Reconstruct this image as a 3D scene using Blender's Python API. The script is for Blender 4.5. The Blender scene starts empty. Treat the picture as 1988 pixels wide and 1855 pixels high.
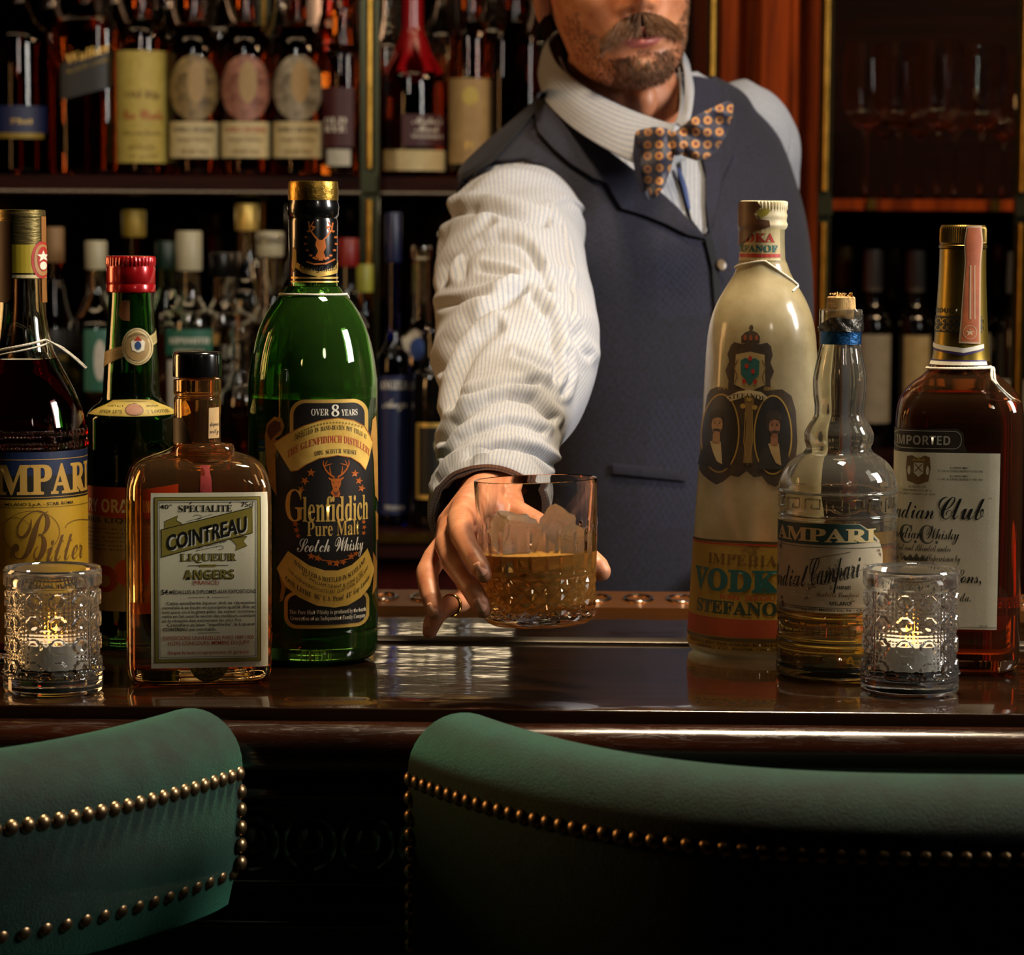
import bpy, bmesh, math, random
import numpy as np
from mathutils import Vector, Matrix
from mathutils.bvhtree import BVHTree
from math import sin, cos, pi, radians, sqrt, atan2, exp

sc = bpy.context.scene
COL = sc.collection
random.seed(7)

# ------------------------------------------------------------------ camera
FPX = 5500.0                       # focal length in pixels of the 1988 x 1855 frame
W0, H0 = 1988.0, 1855.0
CAM = Vector((0.0, 0.0, 1.41))
PITCH, ROLL = math.atan((H0/2 - 450.0)/FPX), radians(0.35)
cam_d = bpy.data.cameras.new('camera')
cam = bpy.data.objects.new('camera', cam_d); COL.objects.link(cam)
cam.rotation_mode = 'XYZ'
CROT = Matrix.Rotation(pi/2 - PITCH, 3, 'X') @ Matrix.Rotation(ROLL, 3, 'Z')
cam.matrix_world = Matrix.Translation(CAM) @ CROT.to_4x4()
cam_d.sensor_width = 36.0
cam_d.sensor_fit = 'HORIZONTAL'
cam_d.lens = FPX*36.0/W0
cam_d.clip_start = 0.05
cam_d.dof.use_dof = True
cam_d.dof.focus_distance = 1.95
cam_d.dof.aperture_fstop = 12.5
cam_d.dof.aperture_blades = 0
sc.camera = cam

# ------------------------------------------------------------------ view and world
sc.view_settings.view_transform = 'Standard'
sc.view_settings.look = 'None'
sc.view_settings.gamma = 1.0
sc.view_settings.exposure = 0.0
sc.view_settings.use_curve_mapping = False
wd = bpy.data.worlds.new('world'); sc.world = wd
wd.use_nodes = True
wd.node_tree.nodes['Background'].inputs[0].default_value = (0.9, 0.62, 0.38, 1)
wd.node_tree.nodes['Background'].inputs[1].default_value = 0.004
try:
    cy = sc.cycles
    cy.use_denoising = True
    cy.max_bounces = 20
    cy.transmission_bounces = 20
    cy.transparent_max_bounces = 12
    cy.glossy_bounces = 8
    cy.diffuse_bounces = 4
    cy.sample_clamp_indirect = 4.0
    cy.blur_glossy = 0.8
    cy.caustics_refractive = True
    cy.caustics_reflective = False
except Exception:
    pass

# ------------------------------------------------------------------ lamps
def area_light(name, loc, target, sx, sy, power, color, spread=None):
    ld = bpy.data.lights.new(name, 'AREA')
    ld.shape = 'RECTANGLE'; ld.size = sx; ld.size_y = sy
    ld.energy = power; ld.color = color
    if spread: ld.spread = radians(spread)
    o = bpy.data.objects.new(name, ld); COL.objects.link(o)
    o.location = loc
    d = Vector(target) - Vector(loc)
    o.rotation_euler = d.to_track_quat('-Z', 'Y').to_euler()
    return o
area_light('softbox_light', (1.50, 1.78, 1.98), (0.06, 2.42, 1.36), 0.42, 0.62, 11.0, (1.0, 0.95, 0.88), 92)
area_light('overhead_bar_light', (0.30, 2.05, 2.75), (0.20, 1.90, 1.1), 0.30, 0.30, 17.0, (1.0, 0.79, 0.52), 100)
area_light('added_bottle_backlight', (-0.60, 4.50, 1.45), (-0.60, 4.15, 1.0), 2.0, 0.03, 0.55, (1.0, 0.76, 0.46))  # added strip, brightens the clear bottles from behind; not a known fixture
area_light('warm_side_light', (-1.35, 2.25, 1.48), (0.0, 2.15, 1.25), 0.30, 0.6, 6.5, (1.0, 0.52, 0.18))
area_light('added_shelf_highlight_light', (-0.42, 2.75, 1.96), (-0.42, 4.2, 1.62), 0.05, 0.50, 1.6, (1.0, 0.92, 0.80), 120)  # added unseen strip, only for highlights on the back bottles
sl = bpy.data.lights.new('front_spot_light', 'SPOT'); sl.energy = 10.0; sl.color = (1.0, 0.87, 0.70)
sl.spot_size = radians(20); sl.spot_blend = 0.7; sl.shadow_soft_size = 0.10
slo = bpy.data.objects.new('front_spot_light', sl); COL.objects.link(slo); slo.location = (0.70, 0.32, 2.04)
slo.rotation_euler = (Vector((0.07, 2.0, 1.395))-Vector(slo.location)).to_track_quat('-Z', 'Y').to_euler()
area_light('back_bar_downlight', (-0.45, 3.30, 2.35), (-0.45, 4.2, 1.2), 1.6, 0.10, 3.0, (1.0, 0.72, 0.42))
area_light('back_cabinet_downlight', (0.95, 3.45, 2.2), (0.90, 4.45, 1.25), 0.5, 0.10, 7.5, (1.0, 0.66, 0.36))

s2 = bpy.data.lights.new('added_hand_fill_light', 'SPOT'); s2.energy = 4.5; s2.color = (1.0, 0.60, 0.30)  # added fill from front left for the fingers and the whisky
s2.spot_size = radians(15); s2.spot_blend = 0.8; s2.shadow_soft_size = 0.05
so2 = bpy.data.objects.new('added_hand_fill_light', s2); COL.objects.link(so2); so2.location = (-0.62, 0.45, 1.78)
so2.rotation_euler = (Vector((0.0, 1.90, 1.27))-Vector(so2.location)).to_track_quat('-Z', 'Y').to_euler()
# ------------------------------------------------------------------ measuring
def ray(px, py):
    d = CROT @ Vector(((px - W0/2)/FPX, -(py - H0/2)/FPX, -1.0))
    return d
def P(px, py, D):
    """the point at depth D (world y) that the photograph shows at px, py"""
    d = ray(px, py)
    return CAM + d*(D/d.y)
def proj(p):
    q = CROT.transposed() @ (Vector(p) - CAM)
    return (W0/2 + FPX*q.x/-q.z, H0/2 - FPX*q.y/-q.z)
BAR = 1.10
def on_plane(px, py, z):
    d = ray(px, py)
    return CAM + d*((z - CAM.z)/d.z)

# ------------------------------------------------------------------ materials
def lin(h):
    if isinstance(h, str):
        h = h.lstrip('#'); c = [int(h[i:i+2], 16)/255 for i in (0, 2, 4)]
    else: c = h
    return tuple((x/12.92 if x <= 0.04045 else ((x+0.055)/1.055)**2.4) for x in c) + (1.0,)
class NT:
    def __init__(s, name):
        s.m = bpy.data.materials.new(name); s.m.use_nodes = True
        s.t = s.m.node_tree; s.n = s.t.nodes; s.l = s.t.links
        s.b = s.n['Principled BSDF']
    def new(s, typ, **kw):
        x = s.n.new(typ)
        for k, v in kw.items(): setattr(x, k, v)
        return x
    def coord(s, kind='Object', scale=None):
        c = s.new('ShaderNodeTexCoord')
        out = c.outputs[kind]
        if scale is not None:
            mp = s.new('ShaderNodeMapping'); s.l.new(out, mp.inputs[0])
            mp.inputs['Scale'].default_value = scale if hasattr(scale, '__len__') else (scale,)*3
            out = mp.outputs[0]
        return out
    def noise(s, scale, detail=3, rough=0.5, vec=None, dist=0.0):
        x = s.new('ShaderNodeTexNoise'); x.inputs['Scale'].default_value = scale
        x.inputs['Detail'].default_value = detail; x.inputs['Roughness'].default_value = rough
        x.inputs['Distortion'].default_value = dist
        if vec is not None: s.l.new(vec, x.inputs['Vector'])
        return x.outputs['Fac']
    def ramp(s, fac, stops):
        r = s.new('ShaderNodeValToRGB'); e = r.color_ramp.elements
        while len(e) < len(stops): e.new(0.5)
        for i, (p, c) in enumerate(stops):
            e[i].position = p; e[i].color = lin(c) if isinstance(c, str) else tuple(c)
        s.l.new(fac, r.inputs[0]); return r.outputs[0]
    def bump(s, fac, strength, dist=0.001):
        b = s.new('ShaderNodeBump'); b.inputs['Strength'].default_value = strength
        b.inputs['Distance'].default_value = dist
        s.l.new(fac, b.inputs['Height']); s.l.new(b.outputs[0], s.b.inputs['Normal'])
    def mixc(s, fac, a, b, mode='MIX'):
        x = s.new('ShaderNodeMix', data_type='RGBA', blend_type=mode)
        if isinstance(fac, (int, float)): x.inputs[0].default_value = fac
        else: s.l.new(fac, x.inputs[0])
        for sock, v in ((x.inputs[6], a), (x.inputs[7], b)):
            if isinstance(v, str): sock.default_value = lin(v)
            elif isinstance(v, tuple): sock.default_value = v
            else: s.l.new(v, sock)
        return x.outputs[2]
    def math(s, op, a, b=0.0):
        x = s.new('ShaderNodeMath', operation=op)
        for sock, v in ((x.inputs[0], a), (x.inputs[1], b)):
            if isinstance(v, (int, float)): sock.default_value = v
            else: s.l.new(v, sock)
        return x.outputs[0]
    def set(s, **kw):
        for k, v in kw.items():
            k = k.replace('_', ' ')
            i = s.b.inputs[k]
            if isinstance(v, str): i.default_value = lin(v)
            elif hasattr(v, 'node') or isinstance(v, bpy.types.NodeSocket): s.l.new(v, i)
            else: i.default_value = v
        return s
_mc = {}
def pm(name, color='#808080', rough=0.5, metal=0.0, **kw):
    if name in _mc: return _mc[name]
    n = NT(name); n.set(Base_Color=color, Roughness=rough, Metallic=metal)
    kw = {k.replace('_', ' '): v for k, v in kw.items()}
    for k, v in kw.items():
        n.b.inputs[k].default_value = lin(v) if isinstance(v, str) else v
    _mc[name] = n.m; return n.m
def glass(name, color='#ffffff', ior=1.5, rough=0.0, bump=None):
    """colored dielectric"""
    if name in _mc: return _mc[name]
    n = NT(name)
    n.set(Base_Color=color, Roughness=rough, IOR=ior)
    n.b.inputs['Transmission Weight'].default_value = 1.0
    if bump: n.bump(n.noise(bump[0], 2, vec=n.coord('Object')), bump[1], 0.0006)
    _mc[name] = n.m; return n.m
def paper(name, c1, c2, scale=40, rough=0.7, spots=None):
    if name in _mc: return _mc[name]
    n = NT(name); v = n.coord('Object')
    f = n.noise(scale, 6, 0.65, v)
    col = n.ramp(f, [(0.3, c1), (0.7, c2)])
    if spots:
        f2 = n.noise(spots[1], 4, 0.7, v)
        r = n.ramp(f2, [(spots[2], (0, 0, 0, 1)), (spots[2]+0.06, (1, 1, 1, 1))])
        col = n.mixc(r, col, spots[0])
    n.set(Base_Color=col, Roughness=rough)
    n.bump(n.noise(900, 2, vec=v), 0.12, 0.0004)
    _mc[name] = n.m; return n.m
def wood(name, c1, c2, rough=0.3, axis=(14, 14, 1.2), coat=0.3):
    if name in _mc: return _mc[name]
    n = NT(name); v = n.coord('Object', axis)
    f = n.noise(3.0, 8, 0.6, v, 0.6)
    n.set(Base_Color=n.ramp(f, [(0.3, c1), (0.7, c2)]), Roughness=rough, Coat_Weight=coat)
    n.b.inputs['Coat Roughness'].default_value = 0.12
    _mc[name] = n.m; return n.m

GOLD = pm('gold_print', '#dcb65e', 0.40, 0.55)
GOLDD = pm('dark_gold_print', '#8c7426', 0.5, 0.3)
INK = pm('black_ink', '#15130f', 0.45)
WHITEINK = pm('white_ink', '#e8e2cf', 0.5)
REDINK = pm('red_ink', '#a8281a', 0.55)
TEALINK = pm('teal_ink', '#1d5a55', 0.55)
BLUEINK = pm('blue_ink', '#1c3f7a', 0.55)
BROWNINK = pm('brown_ink', '#6b4a1c', 0.55)
COPPERINK = pm('copper_ink', '#b5601f', 0.4, 0.3)
NAVYINK = pm('navy_ink', '#16224e', 0.5)
CLEAR = glass('clear_glass', '#f7f8f5', 1.5)
CUTGLASS = glass('crystal_glass', '#fbfbf8', 1.52)
BRASS = None
n = NT('aged_brass'); v = n.coord('Object')
n.set(Base_Color=n.ramp(n.noise(30, 4, 0.6, v), [(0.3, '#8a6a28'), (0.7, '#c79c48')]), Metallic=1.0, Roughness=0.28)
BRASS = n.m

# ------------------------------------------------------------------ objects
def setp(o, label=None, cat=None, group=None, kind=None):
    if label: o['label'] = label
    if cat: o['category'] = cat
    if group: o['group'] = group
    if kind: o['kind'] = kind
    return o
def thing(name, label, cat, loc=(0, 0, 0), rotz=0.0, group=None):
    o = bpy.data.objects.new(name, None); COL.objects.link(o)
    o.empty_display_size = 0.02
    o.location = loc; o.rotation_euler = (0, 0, rotz)
    return setp(o, label, cat, group)
class MB:
    """collects geometry, links it as one mesh object"""
    def __init__(s): s.v = []; s.f = []; s.m = []; s.uv = {}
    def add(s, vs, fs, mi=0):
        o = len(s.v); s.v.extend([tuple(x) for x in vs])
        for f in fs: s.f.append(tuple(i+o for i in f)); s.m.append(mi)
        return o
    def grid(s, rows, mi=0, closed=True, cap0=False, cap1=False, uv=None):
        """rows: list of rings"""
        n = len(rows[0]); o = len(s.v)
        for r in rows: s.v.extend([tuple(p) for p in r])
        m = n if closed else n-1
        for i in range(len(rows)-1):
            for j in range(m):
                k = (j+1) % n
                s.f.append((o+i*n+j, o+i*n+k, o+(i+1)*n+k, o+(i+1)*n+j)); s.m.append(mi)
                if uv: s.uv[len(s.f)-1] = [uv(i, j), uv(i, j+1), uv(i+1, j+1), uv(i+1, j)]
        if cap0: s.f.append(tuple(o+j for j in reversed(range(n)))); s.m.append(mi)
        if cap1:
            b = o+(len(rows)-1)*n
            s.f.append(tuple(b+j for j in range(n))); s.m.append(mi)
    def box(s, x0, x1, y0, y1, z0, z1, mi=0):
        v = [(x, y, z) for z in (z0, z1) for y in (y0, y1) for x in (x0, x1)]
        s.add(v, [(0, 2, 3, 1), (4, 5, 7, 6), (0, 1, 5, 4), (2, 6, 7, 3), (0, 4, 6, 2), (1, 3, 7, 5)], mi)
    def lathe(s, prof, seg=48, c=(0, 0), mi=0, cap0=True, cap1=True):
        rows = [[(c[0]+r*sin(2*pi*j/seg), c[1]-r*cos(2*pi*j/seg), z) for j in range(seg)] for z, r in prof]
        s.grid(rows, mi, True, cap0, cap1)
    def tube(s, pts, r, seg=10, mi=0, caps=True):
        pts = [Vector(p) for p in pts]; rows = []
        up = Vector((0, 0, 1))
        for i, p in enumerate(pts):
            d = (pts[min(i+1, len(pts)-1)] - pts[max(i-1, 0)]).normalized()
            a = d.cross(up)
            if a.length < 0.05: a = d.cross(Vector((1, 0, 0)))
            a.normalize(); b = d.cross(a)
            rr = r[i] if hasattr(r, '__len__') else r
            rows.append([p + a*(rr*cos(2*pi*j/seg)) + b*(rr*sin(2*pi*j/seg)) for j in range(seg)])
        s.grid(rows, mi, True, caps, caps)
    def ball(s, c, r, seg=12, rings=8, mi=0, sc=(1, 1, 1)):
        rows = []
        for i in range(rings+1):
            t = pi*i/rings; rr = max(sin(t), 1e-3)
            rows.append([(c[0]+r*sc[0]*rr*sin(2*pi*j/seg), c[1]-r*sc[1]*rr*cos(2*pi*j/seg), c[2]-r*sc[2]*cos(t)) for j in range(seg)])
        s.grid(rows, mi, True, True, True)
    def build(s, name, mats, parent=None, smooth=True, angle=None):
        me = bpy.data.meshes.new(name)
        me.from_pydata(s.v, [], s.f)
        if not isinstance(mats, (list, tuple)): mats = [mats]
        for m in mats: me.materials.append(m)
        me.polygons.foreach_set('material_index', s.m)
        if s.uv:
            ul = me.uv_layers.new(name='UVMap')
            for fi, us in s.uv.items():
                for li, u in zip(me.polygons[fi].loop_indices, us): ul.data[li].uv = u
        bm = bmesh.new(); bm.from_mesh(me)
        bmesh.ops.recalc_face_normals(bm, faces=bm.faces) if not getattr(s, 'keep', False) else None
        bm.to_mesh(me); bm.free()
        if smooth:
            me.polygons.foreach_set('use_smooth', [True]*len(me.polygons))
            try: me.set_sharp_from_angle(angle=radians(angle or 38))
            except Exception: pass
        me.update()
        o = bpy.data.objects.new(name, me); COL.objects.link(o)
        if parent: o.parent = parent
        return o
def pchip(pts, m=6):
    """monotone cubic refinement of [(key, v1, v2...)]; a repeated key keeps a step"""
    a = np.array(pts, float); n = len(a)
    x = a[:, 0]; out = []
    h = np.diff(x); h[h == 0] = 1e-9
    d = np.diff(a[:, 1:], axis=0)/h[:, None]
    mm = np.zeros_like(a[:, 1:])
    for i in range(1, n-1):
        for k in range(mm.shape[1]):
            if d[i-1, k]*d[i, k] > 0:
                w1 = 2*h[i]+h[i-1]; w2 = h[i]+2*h[i-1]
                mm[i, k] = (w1+w2)/(w1/d[i-1, k]+w2/d[i, k])
    for i in range(n-1):
        for j in range(m):
            t = j/m; hh = h[i]
            y = ((2*t**3-3*t*t+1)*a[i, 1:] + (t**3-2*t*t+t)*hh*mm[i] + (-2*t**3+3*t*t)*a[i+1, 1:] + (t**3-t*t)*hh*mm[i+1])
            out.append((x[i]+t*hh,)+tuple(y))
    out.append(tuple(a[-1])); return out
def ringpt(phi, a, b, n):
    s_, c_ = sin(phi), cos(phi)
    if n <= 2.01 and abs(a-b) < 1e-9: r = a
    else: r = ((abs(s_)/a)**n + (abs(c_)/b)**n)**(-1.0/n)
    return (r*s_, -r*c_)

# ------------------------------------------------------------------ lettering
def _map(s, up, lo, dg=None, exc={}):
    o = ''
    for ch in s:
        if ch in exc: o += exc[ch]
        elif 'A' <= ch <= 'Z': o += chr(up+ord(ch)-65)
        elif 'a' <= ch <= 'z': o += chr(lo+ord(ch)-97)
        elif dg and '0' <= ch <= '9': o += chr(dg+ord(ch)-48)
        else: o += ch
    return o
def SERIF(s): return _map(s, 0x1D400, 0x1D41A, 0x1D7CE)
def SCRIPT(s): return _map(s, 0x1D4D0, 0x1D4EA)
def SANSB(s): return _map(s, 0x1D5D4, 0x1D5EE, 0x1D7EC)
def ITAL(s): return _map(s, 0x1D468, 0x1D482, 0x1D7CE)
def FRAK(s): return _map(s, 0x1D56C, 0x1D586, 0x1D7CE)
_tc = {}
def text_mesh(s, bold=0.0):
    k = (s, bold)
    if k in _tc: return _tc[k]
    c = bpy.data.curves.new('t', 'FONT'); c.body = s; c.resolution_u = 3; c.offset = bold
    if any(0x1D4D0 <= ord(q) <= 0x1D503 for q in s): c.space_character = 0.88; c.offset = bold-0.004
    c.fill_mode = 'FRONT' if hasattr(c, 'fill_mode') else c.fill_mode
    o = bpy.data.objects.new('t', c); COL.objects.link(o)
    dg = bpy.context.evaluated_depsgraph_get()
    me = bpy.data.meshes.new_from_object(o.evaluated_get(dg))
    vs = np.array([tuple(v.co) for v in me.vertices]) if len(me.vertices) else np.zeros((0, 3))
    fs = [tuple(p.vertices) for p in me.polygons]
    bpy.data.objects.remove(o); bpy.data.curves.remove(c); bpy.data.meshes.remove(me)
    _tc[k] = (vs, fs); return _tc[k]
def ell(cx, cy, rx, ry, n=28, a0=0, a1=360):
    return [(cx+rx*cos(radians(a0+(a1-a0)*i/n)), cy+ry*sin(radians(a0+(a1-a0)*i/n))) for i in range(n+(0 if a1-a0 >= 360 else 1))]
def rrect(x0, y0, x1, y1, r, n=5):
    o = []
    for cx, cy, a in ((x1-r, y0+r, -90), (x1-r, y1-r, 0), (x0+r, y1-r, 90), (x0+r, y0+r, 180)):
        for i in range(n+1):
            t = radians(a+90*i/n); o.append((cx+r*cos(t), cy+r*sin(t)))
    return o
def thick(pts, w, closed=False):
    """a polyline as quads"""
    q = []; n = len(pts)
    L = []
    for i in range(n):
        a = pts[(i-1) % n] if (closed or i > 0) else pts[i]
        b = pts[(i+1) % n] if (closed or i < n-1) else pts[i]
        dx, dy = b[0]-a[0], b[1]-a[1]; l = math.hypot(dx, dy) or 1
        ww = w[i] if hasattr(w, '__len__') else w
        L.append(((pts[i][0]-dy/l*ww/2, pts[i][1]+dx/l*ww/2), (pts[i][0]+dy/l*ww/2, pts[i][1]-dx/l*ww/2)))
    for i in range(n if closed else n-1):
        a, b = L[i], L[(i+1) % n]
        q.append([a[0], a[1], b[1], b[0]])
    return q
class Decal:
    """printing laid on a surface: shapes are given in photo pixels, kept as metres on the unrolled surface, then wrapped on it"""
    def __init__(s, X, Z, wrap, step=0.003, zstep=None):
        s.X, s.Z, s.wrap, s.step, s.zstep = X, Z, wrap, step, zstep
        s.bm = bmesh.new(); s.mats = []; s.warp = None
    def mi(s, m):
        if m not in s.mats: s.mats.append(m)
        return s.mats.index(m)
    def _raw(s, vs, fs, mat, layer):
        k = s.mi(mat)
        bv = [s.bm.verts.new((x, y, layer)) for x, y in vs]
        for f in fs:
            try:
                q = s.bm.faces.new([bv[i] for i in f]); q.material_index = k
            except ValueError: pass
    def poly(s, pts, mat, layer=1):
        if s.warp: pts = [s.warp(*p) for p in pts]
        vs = [(s.X(x), s.Z(y)) for x, y in pts]
        from mathutils.geometry import tessellate_polygon
        tr = tessellate_polygon([[Vector((x, y, 0)) for x, y in vs]])
        s._raw(vs, tr, mat, layer)
    def rect(s, x0, y0, x1, y1, mat, layer=1, n=8):
        xs = [x0+(x1-x0)*i/n for i in range(n+1)]
        for i in range(n): s.poly([(xs[i], y0), (xs[i+1], y0), (xs[i+1], y1), (xs[i], y1)], mat, layer)
    def line(s, pts, w, mat, layer=2, closed=False):
        for q in thick(pts, w, closed): s.poly(q, mat, layer)
    def frame(s, x0, y0, x1, y1, w, mat, layer=2):
        s.rect(x0, y0, x1, y0+w, mat, layer); s.rect(x0, y1-w, x1, y1, mat, layer)
        s.rect(x0, y0+w, x0+w, y1-w, mat, layer, 1); s.rect(x1-w, y0+w, x1, y1-w, mat, layer, 1)
    def text(s, t, x0, x1, y, cap, mat, layer=3, bend=None, bold=0.0, shear=0.0, slope=0.0):
        """fit t between pixel columns x0..x1, baseline at pixel row y, height cap pixels; bend(u in -1..1) -> extra rows down"""
        vs, fs = text_mesh(t, bold)
        if not len(vs): return
        X0, X1 = s.X(x0), s.X(x1); mn, mx = vs[:, 0].min(), vs[:, 0].max()
        top = vs[:, 1].max()
        out = []
        for v in vs:
            u = (v[0]-mn)/(mx-mn or 1)
            h = v[1]/top*cap
            px = x0+(x1-x0)*u
            dy = (bend(u*2-1) if bend else 0.0) + slope*(px-x0)
            out.append((X0+(X1-X0)*u + shear*h*abs(s.Z(y-1)-s.Z(y)), s.Z(y+dy-h)))
        s._raw(out, fs, mat, layer)
    def build(s, name, parent, rough=None):
        bm = s.bm
        if bm.verts:
            xs = [v.co.x for v in bm.verts]; x = min(xs)+s.step*0.5; x1 = max(xs)
            while x < x1:
                g = bm.verts[:]+bm.edges[:]+bm.faces[:]
                bmesh.ops.bisect_plane(bm, geom=g, plane_co=(x, 0, 0), plane_no=(1, 0, 0), dist=1e-7)
                x += s.step
            if s.zstep:
                ys = [v.co.y for v in bm.verts]; x = min(ys)+s.zstep*0.5; x1 = max(ys)
                while x < x1:
                    g = bm.verts[:]+bm.edges[:]+bm.faces[:]
                    bmesh.ops.bisect_plane(bm, geom=g, plane_co=(0, x, 0), plane_no=(0, 1, 0), dist=1e-7)
                    x += s.zstep
        for v in bm.verts: v.co = s.wrap(v.co.x, v.co.y, v.co.z)
        bm.normal_update()
        me = bpy.data.meshes.new(name); bm.to_mesh(me); bm.free()
        for m in s.mats: me.materials.append(m)
        me.polygons.foreach_set('use_smooth', [True]*len(me.polygons))
        o = bpy.data.objects.new(name, me); COL.objects.link(o); o.parent = parent
        return o

# ------------------------------------------------------------------ bottles
class Vessel:
    """a bottle or glass standing on z0: prof is [(photo row, half width in pixels[, squareness])] from top to base"""
    def __init__(s, name, label, cat, cx, base_py, prof, kb=1.0, rotz=0.0, z0=BAR, D=None, group=None, m=5, nsq=2.0, metric=False):
        hw = max(p[1] for p in prof)*(FPX/(D or 1) if metric else 1)
        if D is None:
            yf = on_plane(cx, base_py, z0).y
            D = yf
            for _ in range(6): D = yf + kb*hw*D/FPX
        s.D = D; s.cx = cx; s.rotz = radians(rotz); s.kb = kb
        bp = P(cx, base_py if base_py else 450, D)
        s.loc = Vector((bp.x, D, z0))
        s.root = thing(name, label, cat, s.loc, s.rotz, group)
        s.k = D/FPX
        pts = []
        for p in prof:
            if metric: pts.append((p[0], p[1], (p[2] if len(p) > 2 else nsq))); continue
            z = P(cx, p[0], D).z - z0
            pts.append((z, p[1]*s.k, (p[2] if len(p) > 2 else nsq)))
        pts.sort(key=lambda q: q[0])
        zb = pts[0][0]
        pts = [(z-zb*(1-(z-zb)/(pts[-1][0]-zb)), r, n) for z, r, n in pts]   # foot exactly on the surface
        s.prof = pchip(pts, m)
        s.za = np.array([p[0] for p in s.prof]); s.ra = np.array([p[1] for p in s.prof]); s.na = np.array([p[2] for p in s.prof])
    def sec(s, z):
        return float(np.interp(z, s.za, s.ra)), float(np.interp(z, s.za, s.na))
    def kbe(s, n): return s.kb + (1-s.kb)*max(0.0, min(1.0, 3.0-n))
    def z(s, py): return P(s.cx, py, s.D).z - s.loc.z
    def ring(s, z, dr=0.0, seg=72, r=None, n=None, mod=None):
        a, nn = s.sec(z)
        if r is not None: a = r
        if n is not None: nn = n
        a = max(a+dr, 1e-4)
        kb = s.kbe(nn)
        out = []
        for j in range(seg):
            ph = 2*pi*j/seg
            aa = a + (mod(ph, z) if mod else 0)
            x, y = ringpt(ph, aa, max(aa*kb, 1e-4), nn)
            out.append((x, y, z))
        return out
    def shell(s, zlo, zhi, mat, wall=0.0028, floor=0.008, name='body', seg=72, mod=None, inner=True, open_top=True, punt=0.0):
        mb = MB()
        zs = [z for z in s.za if zlo < z < zhi]; zs = [zlo]+zs+[zhi]
        rows = [s.ring(z, 0, seg, mod=mod) for z in zs]
        if inner:
            ins = [s.ring(z, -wall, seg) for z in zs if z >= zlo+floor]
            rows += ins[::-1]
            rows.append([(p[0]*0.02, p[1]*0.02, p[2]+punt) for p in ins[0]])
            mb.grid(rows, 0, True, True, True)
        else: mb.grid(rows, 0, True, True, True)
        return mb.build(name, mat, s.root)
    def liquid(s, zlo, zhi, mat, wall=0.0028, name='liquid', seg=72, over=0.0004):
        mb = MB()
        zs = [z for z in s.za if zlo < z < zhi]; zs = [zlo]+zs+[zhi]
        mb.grid([s.ring(z, -wall+over, seg) for z in zs], 0, True, True, True)
        return mb.build(name, mat, s.root)
    def band(s, py0, py1, dr, mat, name, seg=96, mod=None, mats=None, extra=None):
        """a sleeve round the vessel between two rows"""
        z1, z0 = s.z(py0), s.z(py1)
        zs = [z0]+[z for z in s.za if z0 < z < z1]+[z1]
        if mod: zs = list(np.linspace(z0, z1, 60))
        mb = MB()
        rows = [s.ring(z, dr, seg, mod=mod) for z in zs]
        rows = [s.ring(z0, -0.0005, seg)]+rows+[s.ring(z1, -0.0005, seg)]
        mb.grid(rows, 0, True, False, False)
        return mb.build(name, mat, s.root)
    def decal(s, pyref, step=0.003, zstep=0.02, off=0.00025, lay=0.00011):
        zr = s.z(pyref); a, n = s.sec(zr)
        ph = np.linspace(-2.2, 2.2, 441)
        pts = [Vector(ringpt(p, a, a*s.kbe(n), n)+(zr,)) for p in ph]
        R = Matrix.Rotation(s.rotz, 3, 'Z')
        pxs = np.array([proj(R @ p + s.loc)[0] for p in pts])
        arc = np.concatenate([[0], np.cumsum([(pts[i+1]-pts[i]).length for i in range(len(pts)-1)])])
        arc -= arc[220]
        lo, hi = int(np.argmin(pxs)), int(np.argmax(pxs))
        pv, av = pxs[lo:hi+1], arc[lo:hi+1]
        def X(px):
            if px < pv[0]: return float(av[0]-(pv[0]-px)*s.k)
            if px > pv[-1]: return float(av[-1]+(px-pv[-1])*s.k)
            return float(np.interp(px, pv, av))
        yf = s.D - a*s.kbe(n)
        def Z(py): return P(s.cx, py, yf).z - s.loc.z
        def wrap(x, z, layer):
            p = float(np.interp(x, arc, ph))
            r, nn = s.sec(z)
            kb = s.kbe(nn)
            q = Vector(ringpt(p, r, r*kb, nn)+(z,))
            q2 = Vector(ringpt(p+0.01, r, r*kb, nn)+(z,)); q1 = Vector(ringpt(p-0.01, r, r*kb, nn)+(z,))
            t = (q2-q1).normalized(); nrm = Vector((t.y, -t.x, 0))
            return q + nrm*(off+lay*layer)
        return Decal(X, Z, wrap, step, zstep)
# ================================================================== the room
def structure(name, mb, mat, smooth=False):
    o = mb.build(name, mat, None, smooth); o['kind'] = 'structure'; return o
WALLP = paper('dark_wall_paint', '#120b08', '#1a100b', 6, 0.7)
for nm, b in (('floor', (-2.6, 2.6, -1.2, 5.0, -0.05, 0.0)), ('ceiling', (-2.6, 2.6, -1.2, 5.0, 3.0, 3.05)),
              ('wall_left', (-2.65, -2.6, -1.2, 5.0, 0, 3.0)), ('wall_right', (2.6, 2.65, -1.2, 5.0, 0, 3.0)),
              ('wall_front', (-2.6, 2.6, -1.25, -1.2, 0, 3.0)), ('wall_back', (-2.6, 2.6, 5.0, 5.05, 0, 3.0))):
    mb = MB(); mb.box(*b); structure(nm, mb, WALLP)

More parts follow.
